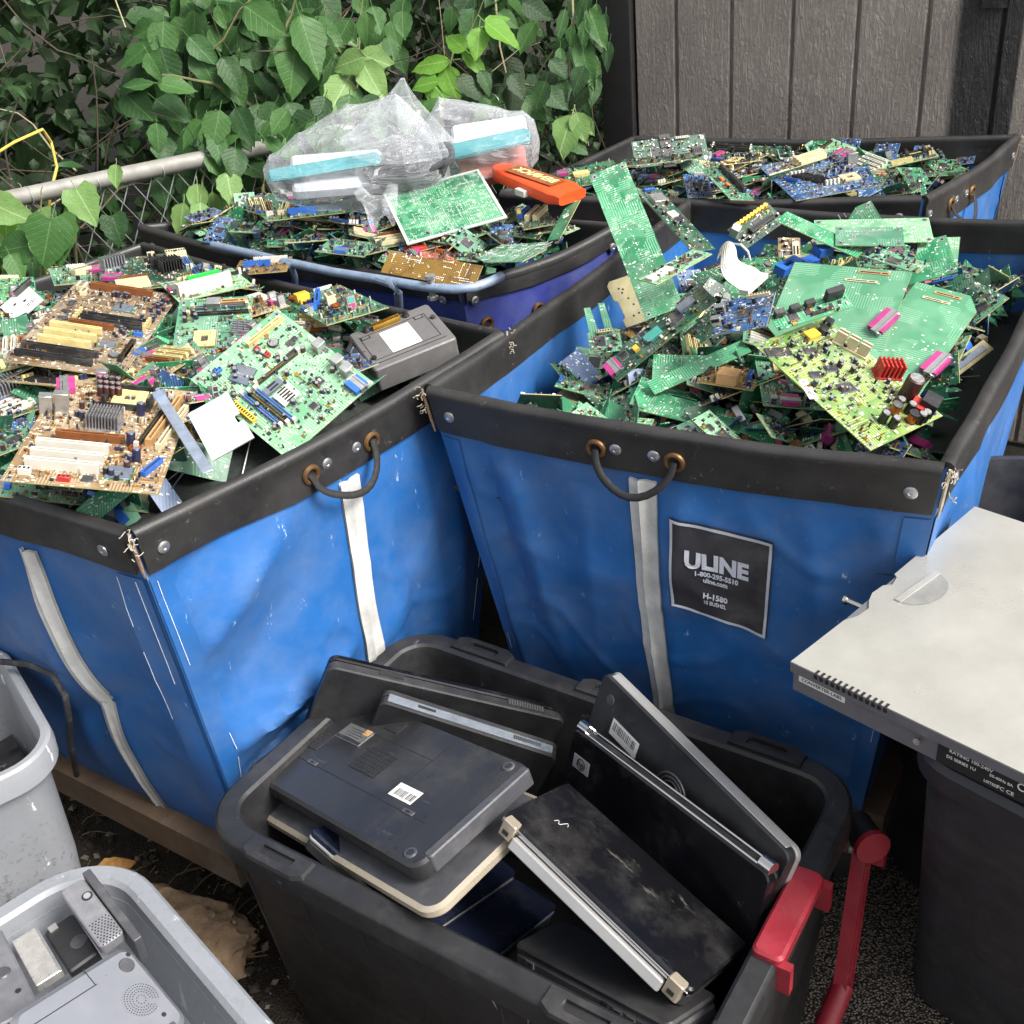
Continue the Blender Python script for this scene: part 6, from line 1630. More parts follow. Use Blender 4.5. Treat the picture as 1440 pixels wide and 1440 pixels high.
# ---- orange tool case
def orange():
    mw, w, h = pose('orange_tool', .0); w = .085
    root = empty('orange_tool_case', 'orange plastic tool case with brown printed band lying on the violet cart', 'tool case', mw=mw)
    mo = plain('orange_plastic', (226, 74, 30), .38, var=.08, scale=10, dust=.1)
    mb = MB(); rings = []
    n = 16
    for i in range(n+1):
        t = i/n; y = h/2-t*h
        ww = w*(.62+.5*t)*(1 if t < .93 else .82); top = .030-.006*t; 
        if t < .06: ww *= .75+t*4; 
        hgt = (.034 if t < .85 else .034*(1-(t-.85)*2.2))
        sec = []
        for a in range(16):
            q = 2*math.pi*a/16
            sx, sz = math.copysign(abs(math.cos(q))**.5, math.cos(q)), math.copysign(abs(math.sin(q))**.5, math.sin(q))
            sec.append(Vector((ww/2*sx, y, -.006+hgt/2*sz)))
        rings.append(sec)
    mb.loft(rings, 0, True, True, True); mb.build('shell', mo, root)
    mb = MB(); mb.grid(lambda a, b: Vector(((a-.5)*w*.55, h*.30-b*h*.62, .0135)), 4, 8, 0); bd = mb.build('printed_band', plain('brown_print', (128, 74, 36), .5), root)
    v, f = text_geo('BENRICK', .034, .001)
    xs = [p[0] for p in v]; sc = h*.54/(max(xs)-min(xs))
    MB().add([Vector((p[1]*.9, -.02*h+p[0]*sc, .0142)) for p in v], f, 0).build('lettering', plain('cream_print', (222, 196, 140), .5), bd)
    mb = MB(); slab(mb, .02, .03, -.012, .002, .002, .001, 0); mb.build('latch', M['white'], root, loc=(-w*.46, -h*.02, -.008))
orange()

# ---- clear plastic bag with what it holds
def bag():
    base = at(560, 285, RIMZ+.05)
    root = empty('plastic_bag', 'large clear plastic bag knotted at its peak, full of pale and teal packets', 'plastic bag', loc=base)
    k = NT('clear_polythene'); v = k.coords(False)
    mp = k.n('ShaderNodeMapping'); mp.inputs['Scale'].default_value = (.55, 1, 2.6); k.l(v, mp.inputs['Vector'])
    w1 = k.noise(mp.outputs[0], 9, 4, .55, 2.6)
    cr = k.math('ABSOLUTE', k.math('SUBTRACT', w1, .5))
    k.bump(k.math('ADD', k.ramp(cr, 0, .08, 1, 0), k.math('MULTIPLY', k.noise(v, 26, 3, .5, 1.5), .4)), .4, .006)
    k.set((.74, .76, .79), .12, 0.0, .7)
    tr = k.n('ShaderNodeBsdfTransparent'); tr.inputs['Color'].default_value = (.95, .96, .97, 1)
    mx = k.n('ShaderNodeMixShader')
    lw = k.n('ShaderNodeLayerWeight'); lw.inputs['Blend'].default_value = .35
    fac = k.math('ADD', k.ramp(lw.outputs['Facing'], .2, 1.0, .13, .55), k.ramp(cr, 0, .02, .14, 0))
    k.l(fac, mx.inputs[0]); k.l(tr.outputs[0], mx.inputs[1]); k.l(k.b.outputs[0], mx.inputs[2]); k.l(mx.outputs[0], k.out.inputs['Surface'])
    mpoly = k.mat
    zc = RIMZ+.06
    def W(px, py, dist): return at_dist(px, py, dist)-base
    # lobe: lofted closed sections along a spine, each section an irregular ellipse
    def lobe(spine, seed, name):
        rings = []; n = 40
        S = []
        for i in range(len(spine)-1):
            for t in range(7):
                a, b = spine[i], spine[i+1]; f = t/7; f = f*f*(3-2*f)
                S.append([lerp(a[0], b[0], f)]+[a[q]+(b[q]-a[q])*f for q in (1, 2)])
        S.append(list(spine[-1]))
        ax = (Vector(spine[-1][0])-Vector(spine[0][0])).normalized()
        side = Vector((0, 0, 1)); dep = ax.cross(side).normalized()
        for i, (c, rh, rd) in enumerate(S):
            ring = []
            for q in range(n):
                a = 2*math.pi*q/n
                wob = 1+.10*nz(i*.22, math.cos(a)*1.6+seed, math.sin(a)*1.6)+.05*math.sin(a*9+i*.35+seed)*abs(math.sin(a*2.1))+.03*nz(i*.5, a*5, seed)
                z = math.sin(a)*rh*(1.0 if math.sin(a) > 0 else .8)
                ring.append(c+Vector((0, 0, 1))*z*wob+dep*math.cos(a)*rd*wob)
            rings.append(ring)
        mb = MB(); mb.loft(rings, 0, True, True, True)
        return mb.build(name, mpoly, root)
    D = 2.62
    lobe([(W(372, 245, D), .015, .02), (W(385, 252, D), .05, .07), (W(430, 245, D), .085, .13), (W(500, 232, D), .12, .16), (W(565, 222, D), .13, .15), (W(610, 232, D), .09, .10), (W(626, 240, D), .03, .05)], 1.3, 'bag_body')
    lobe([(W(590, 225, D), .05, .05), (W(625, 205, D), .100, .10), (W(670, 202, D), .085, .13), (W(710, 205, D), .075, .12), (W(742, 203, D), .066, .10), (W(754, 200, D), .045, .06), (W(758, 198, D), .012, .02)], 4.1, 'bag_body')
    # gathered peak: a cone of pleats
    tip = W(566, 110, D+.05); rings = []
    cb = [W(478, 185, D), W(636, 196, D)]
    for i in range(11):
        t = i/10; ring = []
        for q in range(36):
            a = 2*math.pi*q/36
            c = lerp(lerp(cb[0], cb[1], .5)+Vector((0, 0, -.02)), tip, t); wd = (cb[1]-cb[0]).length/2*(1-t)**1.25+.004; dp = .10*(1-t)**1.1+.004
            pl = 1+.16*math.sin(a*7+2*t)*(.3+.7*t)+.08*nz(a*2, t*4, 2)
            ring.append(c+RGT*math.cos(a)*wd*pl+Vector((0, .9, .2))*math.sin(a)*dp*pl)
        rings.append(ring)
    MB().loft(rings, 0, True, False, True).build('gathered_peak', mpoly, root)
    # loose tail of film in front
    a0, a1, a2, a3 = W(497, 270, 2.42), W(560, 265, 2.40), W(555, 308, 2.33), W(520, 316, 2.33)
    MB().grid(lambda u, v: lerp(lerp(a0, a1, u), lerp(a3, a2, u), v)+Vector((0, 0, .012*math.sin(u*9+v*3)+.01*nz(u*5, v*5, 7)))+Vector((0, -.012*math.sin(v*7+u*4), 0)), 18, 18, 0).build('film_tail', mpoly, root)
    # contents
    mteal = plain('teal_packet', (36, 132, 138), .35, var=.08); mpaper = plain('white_packet', (196, 196, 198), .5, var=.05); mfoam = plain('pale_grey_packet', (178, 180, 186), .5, var=.1); mred = plain('dull_red_packet', (176, 96, 86), .5)
    def packet(a, b, w, t, m, label, cat='packet'):
        a, b = Vector(a), Vector(b); o = empty('packet', label, cat, loc=base+(a+b)/2)
        mb = MB(); d = b-a; slab(mb, w, d.length, -t/2, t/2, .012, .006, 0, n=4, M=look((0, 0, 0), d, (0, -.35, .94))); mb.build('wrapping', m, o); return o
    packet(W(376, 248, D-.02), W(535, 222, D-.02), .045, .012, mteal, 'long thin teal packet inside the larger lobe of the bag')
    packet(W(632, 215, D-.03), W(745, 190, D-.03), .05, .018, mteal, 'broad teal packet inside the smaller lobe of the bag')
    packet(W(636, 198, D+.02), W(742, 182, D+.02), .11, .014, mpaper, 'white packet on top of the broad teal packet in the bag')
    packet(W(645, 238, D+.02), W(740, 225, D+.02), .12, .03, mred, 'dull red packet low in the smaller lobe of the bag')
    packet(W(410, 250, D+.02), W(540, 240, D+.02), .14, .03, mfoam, 'pale grey packet low in the larger lobe of the bag')
    co = empty('cable_coil', 'black cable coil inside the middle of the plastic bag', 'cable', loc=base+W(580, 240, D-.04))
    mb = MB(); rng = random.Random(4)
    for j in range(5):
        R_ = .085-.009*j; off = Vector((rng.uniform(-.01, .01), 0, -.012*j+.02))
        mb.tube([off+Vector((R_*1.15*math.cos(2*math.pi*i/24), R_*.8*math.sin(2*math.pi*i/24), .25*R_*math.sin(2*math.pi*i/24+.5)+.006*math.sin(i*1.3+j))) for i in range(24)], .007, 7, 0, closed=True)
    mb.build('coil_turns', plain('dark_cable', (48, 48, 52), .5), co)
bag()
# ------------------------------------------------------------------ black tote with red handles
def scuffed(name, c, rough=.5, sc=(120, 120, 124), amt=.5, scale=40):
    k = NT(name); v = k.coords(); b = lin(c)
    col = k.mix(k.ramp(k.noise(v, 8, 6, .7), .3, .75), tuple(x*.7 for x in b), tuple(x*1.35 for x in b))
    mp = k.n('ShaderNodeMapping'); mp.inputs['Scale'].default_value = (1, .3, 1); mp.inputs['Rotation'].default_value = (.4, .9, .6); k.l(v, mp.inputs['Vector'])
    s = k.ramp(k.noise(mp.outputs[0], scale, 9, .8, .5), .63, .67, 0, amt)
    col = k.mix(s, col, lin(sc))
    col = k.mix(k.ramp(k.noise(v, 5, 7, .75), .5, .85, 0, .3), col, lin((110, 106, 100)))
    k.bump(k.math('ADD', k.noise(v, 300, 3), k.noise(v, 30, 4)), .25, .0008)
    return k.set(col, k.ramp(k.noise(v, 16, 4), .3, .7, rough-.08, rough+.15), 0.0)
MTOTE = scuffed('black_tote_plastic', (30, 30, 32), .45)
MLAPB = scuffed('laptop_black_plastic', (36, 36, 38), .42, (104, 104, 106), .35, 26)
MGLOSS = scuffed('glossy_black_lid', (14, 14, 17), .16, (120, 116, 110), .35, 14)
MBLUEL = scuffed('dark_blue_lid', (20, 26, 44), .2, (110, 120, 140), .2, 20)
MSILV = plain('satin_silver_plastic', (158, 157, 156), .34, .4, var=.06, scale=10)
MCHAMP = plain('champagne_trim', (186, 174, 154), .28, .6, var=.05, scale=8)
MCHROME = plain('chrome_trim', (200, 198, 196), .12, 1.0, var=.03, scale=8)
MDGREY = plain('dark_grey_plastic', (64, 64, 68), .45, var=.1, dust=.15)
MRED = scuffed('red_handle_plastic', (132, 26, 40), .42, (190, 120, 124), .3, 30)
TZ = CAM_H-1.17
T0, T1, T2, T3 = at(244, 1129, TZ), at(603, 892, TZ), at(1228, 1088, TZ), at(995, 1550, TZ)   # left, back, right, front
TC = (T0+T1+T2+T3)/4
TX = ((T2-T1)+(T3-T0)).normalized(); TY = Vector((-TX.y, TX.x, 0))
TL_, TW_ = ((T2-T1).length+(T3-T0).length)/2, ((T1-T0).length+(T2-T3).length)/2
TM = frame((TC.x, TC.y, 0), TX, (0, 0, 1))
TINV = TM.inverted()
def tote():
    root = empty('storage_tote', 'black plastic tote with red end handle, filled with scrapped laptops', 'tote', mw=TM)
    L, W = TL_, TW_; H = TZ; r = .085
    def ring(ins, z, rr=r): return rrect(L, W, rr, z, 7, ins)
    rings = [ring(.075, .035), ring(.052, .06), ring(.040, H-.02), ring(.037, H-.004), ring(.032, H), ring(.006, H), ring(.001, H-.004), ring(0, H-.008), ring(0, H-.044), ring(.004, H-.046), ring(.012, H-.046), ring(.016, H-.05), ring(.045, .03), ring(.06, .012)]
    mb = MB(); mb.loft(rings, 0, True, True, True); mb.build('tub', MTOTE, root)
    # rib lines and rim slots
    mb = MB()
    for x in [(-.42+.84*i/6)*L for i in range(7)]:
        for s in (-1, 1):
            a = Vector((x, s*(W/2-.020), H-.055)); b = Vector((x*.93, s*(W/2-.050), .05)); mb.bar(a, b, .006, .008)
    mb.build('wall_rib', MTOTE, root)
    for (x, s) in ((-.30, -1), (.30, -1), (-.30, 1), (.32, 1), (.0, 1)):
        mb = MB(); Mx = Matrix.Translation((x*L, s*(W/2-.016), H))
        outer = [(-.055, -.014), (-.040, -.022), (.040, -.022), (.055, -.014), (.055, .012), (-.055, .012)]
        inner = [(-.030, -.008), (-.024, -.012), (.024, -.012), (.030, -.008), (.030, .003), (-.030, .003)]
        if s < 0: outer = [(a, b) for a, b in outer]
        up = [Mx @ Vector((a, b*(-s) if s > 0 else b, .005)) for a, b in outer]; iu = [Mx @ Vector((a, b*(-s) if s > 0 else b, .006)) for a, b in inner]
        lo = [Mx @ Vector((a*1.06, (b*(-s) if s > 0 else b)*1.06, -.002)) for a, b in outer]; il = [Mx @ Vector((a, b*(-s) if s > 0 else b, -.012)) for a, b in inner]
        mb.loft([lo, up, iu, il], 0, False); sl = mb.build('rim_slot', MTOTE, root)
        mb = MB(); mb.add([p+Vector((0, 0, .010)) for p in il], [tuple(range(6))], 0); mb.build('slot_opening', M['ink'], sl)
    # notch block and red grip on the right end
    ex = L/2
    mb = MB(); gy = (TINV @ at(1118, 1292, H)).y; slab(mb, .040, .150, -.012, .012, .010, .004, 0, M=Matrix.Translation((ex-.014, gy, H))); 
    for s in (-1, 1): mb.box((ex+.002, gy+s*.069, H-.022), (.03, .012, .045), 0)
    gp = mb.build('red_grip', MRED, root)
    # lever handle: two arms from a pivot hanging down the outside of the end wall
    pv = TINV @ at(1216, 1178, .43)
    k2 = TINV @ at(1185, 1388, .24); k3 = TINV @ at(1150, 1470, .20)
    mb = MB(); mb.bar(pv, k2, .030, .020, 0, up=Vector((1, 0, .2))); mb.tube([k2-(k2-pv)*.02, lerp(k2, k3, .4), k3], .016, 10, 0); mb.build('lever_handle', MRED, root)
    mb = MB(); mb.tube([pv+Vector((-.02, .02, .0)), pv+Vector((.012, -.012, .004))], .023, 14, 0); mb.build('pivot_barrel', MTOTE, root)
    mb = MB(); mb.tube([pv+Vector((.012, -.012, .004)), pv+Vector((.018, -.018, .005))], .026, 14, 0); mb.build('pivot_cap', MRED, root)
    mb = MB(); mb.bar(pv+Vector((.018, .02, -.02)), lerp(pv, k2, .22)+Vector((.018, .02, 0)), .012, .02, 0, up=Vector((1, 0, .2))); mb.build('lever_web', MRED, root)
    mb = MB(); mb.cyl((0, 0, -.018), .007, .036, 12, 0, M=Matrix.Translation(lerp(pv, k2, .1)) @ Matrix.Rotation(math.pi/2, 4, 'Y')); mb.build('lever_rivet', M['silver'], root)
    mb = MB()
    for s in (-1, 1): mb.bar(lerp(pv, k2, .14)+Vector((.0108, s*.009, 0)), lerp(pv, k2, .92)+Vector((.0108, s*.009, 0)), .003, .002, 0, up=Vector((1, 0, .2)))
    mb.build('lever_ridge', MRED, root)
    # moulded bracket behind lever
    mb = MB(); mb.tube([Vector((L/2-.05, pv.y+.01, pv.z)), pv+Vector((-.01, .01, 0))], .017, 12, 0); mb.build('pivot_axle', MTOTE, root)
    # emblem outline on the long front wall
    mb = MB(); y = -W/2+.017
    e = TINV @ at(705, 1438, H-.075)
    for a, b in (((-.03, .0), (.03, .0)), ((-.03, 0), (-.022, -.03)), ((.03, 0), (.022, -.03))):
        mb.bar(Vector((e.x+a[0], y+.0, H-.065+a[1])), Vector((e.x+b[0], y+.004, H-.065+b[1])), .003, .003)
    mb.build('emblem_outline', M['silver'], root)
tote()

def rootM(k, dz=0):
    mw, w, h = pose(k, dz); return mw, w, h
# upside-down laptop: its underside on show, silver rimmed lid beneath
def lap_base():
    mw, w, h = rootM('T_base', .006); w *= 1.10; h *= 1.03; mw = mw @ Matrix.Translation((-.010, .006, 0))
    root = empty('laptop', 'black laptop lying bottom up with vents, stickers and a silver rimmed lid beneath', 'laptop', mw=mw)
    mb = MB(); rings = [rrect(w, h, .022, -.034, 6, .014), rrect(w, h, .022, -.028, 6, .003), rrect(w, h, .022, -.012, 6), rrect(w, h, .022, -.004, 6, .001), rrect(w, h, .022, 0, 6, .006)]
    mb.loft(rings, 0, True, True, True); mb.build('base', MLAPB, root)
    # lid: shifted and slightly open towards the lower edge of the picture
    Mx = Matrix.Translation((-.020, -.030, -.050)) @ Matrix.Rotation(math.radians(-1.5), 4, 'X') @ Matrix.Rotation(math.radians(-1.5), 4, 'Y')
    mb = MB(); rr = [[Mx @ v for v in q] for q in (rrect(w*1.03, h*1.05, .03, -.010, 8, .006), rrect(w*1.03, h*1.05, .03, -.004, 8), rrect(w*1.03, h*1.05, .03, .004, 8, .001), rrect(w*1.03, h*1.05, .03, .008, 8, .008))]
    mb.loft(rr, 0, True, True, False); mb.add([Mx @ v for v in rrect(w*1.03, h*1.05, .03, .0075, 8, .008)], [tuple(range(36))], 1)
    mb.build('lid', [MCHAMP, MDGREY], root)
    def P(u, v): return Vector(((u-.5)*w, (.5-v)*h, 0))
    # battery bay runs along the long lower edge
    mb = MB()
    mb.box(((-.5+.30)*w, 0, .0002), (.0012, h*.74, .0006), 0)
    for v in (.10, .86): mb.box(((-.5+.15)*w, (.5-v)*h, .0002), (w*.30, .0012, .0006), 0)
    mb.box((.10*w, .12*h, .0002), (.0010, h*.02, .0006), 0)
    mb.box((.20*w, -.16*h, .0002), (w*.42, .0010, .0005), 0); mb.box((.02*w, .20*h, .0002), (w*.42, .0010, .0005), 0); mb.box((.23*w, .02*h, .0002), (.001, h*.36, .0005), 0)
    mb.build('panel_seam', M['ink'], root)
    for (u, v) in ((.08, .05), (.08, .93), (.92, .93)):
        mb = MB(); mb.cyl((0, 0, 0), .0095, .0022, 18, 0, r2=.0085); mb.cyl((0, 0, .0022), .0055, .0003, 14, 1); mb.build('rubber_foot', [MDGREY, MLAPB], root, loc=P(u, v))
    for (u, v, a, b) in ((.50, .13, .040, .052), (.52, .46, .046, .066), (.86, .38, .022, .03)):
        mb = MB(); mb.box((0, 0, .0003), (a, b, .0006), 0)
        n, m_ = 6, 9
        for i in range(n+1): mb.box(((i/n-.5)*a, 0, .0007), (.0012, b, .0010), 1)
        for j in range(m_+1): mb.box((0, (j/m_-.5)*b, .00075), (a, .0012, .0010), 1)
        mb.build('vent_grille', [M['ink'], MLAPB], root, loc=P(u, v))

    mb = MB(); mb.box((0, 0, .0004), (.034, .064, .0006), 0)
    for i in range(5): mb.box((-.010+.005*i, .0, .0008), (.0016, .03+.006*(i % 3), .0002), 1)
    mb.box((.012, -.02, .0008), (.012, .014, .0002), 2); mb.box((-.013, .0, .0008), (.006, .062, .0002), 1)
    mb.build('holographic_sticker', [M['silver'], M['chip'], M['tanslot']], root, loc=P(.66, .26))
    link('barcode_sticker', c_label(.052, .026), root, mat=Matrix.Translation(P(.42, .70)) @ Matrix.Rotation(math.pi/2, 4, 'Z'))
    for (u, v) in ((.20, .10), (.16, .16), (.22, .80), (.10, .82), (.06, .87), (.05, .97), (.80, .10), (.9, .5), (.34, .85)):
        mb = MB(); mb.cyl((0, 0, 0), .0030, .0004, 10, 0); mb.build('screw_hole', M['ink'], root, loc=P(u, v))
    for (u, v) in ((.31, .24), (.31, .78)):
        mb = MB(); slab(mb, .008, .024, 0, .0018, .001, .0005, 0, n=2); mb.box((0, 0, .002), (.003, .008, .001), 1); mb.build('battery_latch', [MDGREY, M['ink']], root, loc=P(u, v))
    mb = MB(); slab(mb, w*.86, .016, -.026, .0015, .005, .002, 0, M=Matrix.Translation((.04*w, -h/2+.006, 0))); mb.build('hinge_cover', MDGREY, root)
    for i, (u, wd) in enumerate(((.12, .010), (.20, .012), (.62, .006))):
        mb = MB(); mb.box((0, 0, 0), (.0012, wd, .006), 0); mb.build('side_port', M['ink'], root, loc=(-w/2-.0002, (.5-u)*h, -.016))
    mb = MB(); mb.box((0, 0, 0), (.0014, .014, .007), 0); mb.build('side_port', M['silver'], root, loc=(-w/2-.0003, .43*h, -.014))
lap_base()

def edge_lap(k, label, body_m, lid_m, rail_m, depth=.24, long_x=True, lean=(0, 0), extra=None, chrome=False, dz=0.0):
    """closed laptop standing in the tote on its long edge; the pose is that of its upper edge"""
    mw, w, h = rootM(k, dz)
    if not long_x:
        mw = mw @ Matrix.Rotation(-math.pi/2, 4, 'Z'); w, h = h, w     # now x runs along the laptop
    mw = mw @ Matrix.Rotation(lean[0], 4, 'X')
    w *= .985; t = min(max(h, .024), .032)
    root = empty('laptop', label, 'laptop', mw=mw)
    # two halves: base and lid, each a plate hanging down from the edge
    for nm, y0, y1, m in (('base', -t/2, t*.08, body_m), ('lid', t*.14, t/2, lid_m)):
        Mx = Matrix.Translation((0, (y0+y1)/2, -depth/2)) @ Matrix.Rotation(math.pi/2, 4, 'X')
        mb = MB(); slab(mb, w, depth, -(y1-y0)/2, (y1-y0)/2, .014, .0022, 0, M=Mx, n=5); mb.build(nm, m, root)
    if rail_m is not None:
        mb = MB(); slab(mb, w*.93, t*.5, -.0015, .0012, .002, .0008, 0, M=Matrix.Translation((0, -t*.08, 0))); mb.build('edge_rail', rail_m, root)
    if chrome:
        for yy in (-.30*t, .40*t):
            mb = MB(); mb.tube([Vector((-w*.45, yy, .0012)), Vector((w*.45, yy, .0012))], .0016, 8); mb.build('chrome_trim', MCHROME, root)
        for s in (-1, 1):
            mb = MB(); mb.tube([Vector((s*w*.435, 0, .002)), Vector((s*w*.485, 0, .002))], t*.42, 14); mb.build('hinge_barrel', MCHROME, root)
    if extra: extra(root, w, t, depth)
    return root
def ex_black(root, w, t, d):
    mb = MB(); mb.box((w*.32, -t*.1, .0006), (w*.16, t*.4, .0012), 0)
    for i in range(14): mb.box((w*.25+i*w*.011, -t*.1, .0014), (.0016, t*.34, .001), 1)
    mb.build('side_vent', [M['ink'], MDGREY], root)
    mb = MB(); mb.box((-w*.25, -t*.1, .0006), (w*.10, t*.3, .0014), 0); mb.build('side_port', M['ink'], root)
edge_lap('T_edge_black', 'black laptop standing on edge along the back wall of the tote', MLAPB, MGLOSS, None, .22, True, (.10, 0), ex_black, dz=.012)
edge_lap('T_edge_grey', 'laptop with grey hinge bar standing behind the bottom up one', MLAPB, MLAPB, plain('blue_grey_hinge', (112, 118, 126), .35, .3), .2, True, (.05, 0), lambda r, w, t, d: ex_black(r, w, t*.6, d))
def ex_silver(root, w, t, d):
    # underside faces the camera: vent ring, sticker, latch
    y = -t/2-.0006
    Mx = Matrix.Rotation(math.pi/2, 4, 'X')
    mb = MB()
    for r_ in (.030, .024, .018): mb.tube([Vector((r_*math.cos(2*math.pi*i/24), y, r_*math.sin(2*math.pi*i/24))) for i in range(24)], .0018, 6, 0, closed=True)
    mb.build('fan_grille', MDGREY, root, loc=(-w*.02, 0, -d*.30))
    link('sticker', c_label(.062, .028), root, mat=Matrix.Translation((-w*.30, y, -d*.26)) @ Mx)
    mb = MB(); mb.cyl((0, 0, 0), .008, .002, 16, 0, M=Mx); mb.build('rubber_foot', MDGREY, root, loc=(-w*.42, y, -d*.12))
    mb = MB(); mb.box((0, y, 0), (.006, .001, .018), 0); mb.build('latch', M['paper'], root, loc=(-w*.12, 0, -d*.34))
edge_lap('T_edge_silver', 'laptop with silver edges leaning in the corner by the black tote end', MLAPB, MSILV, MSILV, .25, False, (-.30, 0), ex_silver)
def ex_hp(root, w, t, d):
    y = -t/2-.0008
    mb = MB(); mb.box((0, y+.0004, 0), (.034, .0008, .022), 0)
    n = 18
    mb.tube([Vector((.0085*math.cos(2*math.pi*i/n), y, .0085*math.sin(2*math.pi*i/n))) for i in range(n)], .0009, 5, 1, closed=True)
    bd = mb.build('emblem', [MSILV, M['ink']], root, loc=(-w*.42, 0, -d*.20))
    v, f = text_geo('hp', .014, .0004)
    MB().add([Vector((p[0], y-.0006, p[1])) for p in v], f, 0).build('lettering', M['ink'], bd)
edge_lap('T_edge_hp', 'glossy black laptop with chrome hinge ends and small square emblem', MGLOSS, MGLOSS, MLAPB, .24, False, (-.42, 0), ex_hp, chrome=True)
def lap_lid():
    mw, w, h = rootM('T_lid'); D_ = .25
    # visible strip is the hinge side of a closed glossy laptop; its body runs on under the emblem laptop
    root = empty('laptop', 'closed glossy black laptop with dusty lid and broad silver hinge edge', 'laptop', mw=mw)
    x0 = -w/2
    mb = MB(); slab(mb, w, h, -.012, 0, .008, .003, 0); mb.build('lid', MGLOSS, root)
    mb = MB(); slab(mb, w*.98, h*.985, -.036, -.0125, .010, .004, 0); mb.build('base', MLAPB, root)
    mb = MB(); slab(mb, .012, h*.80, -.030, -.013, .003, .002, 0, M=Matrix.Translation((x0-.002, 0, 0)) @ Matrix.Rotation(.25, 4, 'Y')); mb.build('hinge_bar', MSILV, root)
    mb = MB(); slab(mb, .006, h*.98, -.011, -.004, .002, .001, 0, M=Matrix.Translation((x0-.001, 0, 0))); mb.build('edge_trim', MCHROME, root)
    for s in (-1, 1):
        mb = MB(); slab(mb, .016, h*.07, -.026, .0005, .003, .0015, 0, M=Matrix.Translation((x0-.001, s*h*.44, 0))); mb.build('hinge_cap', MCHAMP, root)
        mb = MB(); mb.box((x0-.0095, s*h*.44, -.016), (.002, h*.03, .006), 0); mb.build('side_port', M['ink'], root)
    mb = MB(); rng = random.Random(3)
    pts = [Vector((-w*.1+.005*math.sin(i*1.3)+.0016*i, h*.36-.0022*i, .0003)) for i in range(9)]
    mb.tube(pts, .0004, 4); mb.build('chalk_scrawl', M['paper'], root)
lap_lid()
def lap_ports():
    mw, w, h = rootM('T_ports')
    root = empty('laptop', 'black laptop with a row of side ports tucked against the near tote wall', 'laptop', mw=mw)
    mb = MB(); slab(mb, w, h, -.010, 0, .010, .003, 0); mb.build('lid', MLAPB, root)
    mb = MB(); slab(mb, w, h, -.038, -.0105, .010, .004, 0); mb.build('base', MDGREY, root)
    x = -w/2-.0006
    for (v, wd, hh, m) in ((.12, .014, .009, M['silver']), (.62, .012, .010, M['ink']), (.70, .014, .006, M['silver']), (.78, .014, .006, M['silver']), (.85, .005, .005, M['ink']), (.90, .005, .005, M['ink'])):
        mb = MB(); mb.box((0, 0, 0), (.0016, wd, hh), 0); mb.box((-.0004, 0, 0), (.0016, wd*.7, hh*.6), 1); mb.build('side_port', [m, M['ink']], root, loc=(x, (.5-v)*h, -.018))
    mb = MB()
    for i in range(22): mb.box((x, (.5-.2-.014*i)*h, -.030), (.002, .0018, .010), 0)
    mb.build('side_vent', M['ink'], root)
lap_ports()
def flat_lap(k, label, top, rim, dz=0.0, sx=1.0, sy=1.0):
    mw, w, h = rootM(k, dz); w *= sx; h *= sy
    root = empty('laptop', label, 'laptop', mw=mw)
    mb = MB(); slab(mb, w, h, -.010, 0, .008, .0025, 0); mb.build('lid', top, root)
    mb = MB(); slab(mb, w*1.005, h*1.005, -.014, -.0095, .008, .001, 0); mb.build('lid_rim', rim, root)
    mb = MB(); slab(mb, w, h, -.034, -.0142, .010, .004, 0); mb.build('base', MLAPB, root)
flat_lap('T_bluelid', 'dark blue glossy laptop lid just beneath the bottom up laptop', MBLUEL, MSILV)
flat_lap('T_deeplid', 'dark laptop with pale blue grey edge lying deepest in the tote', MBLUEL, plain('pale_blue_grey_edge', (140, 156, 176), .35, .5))

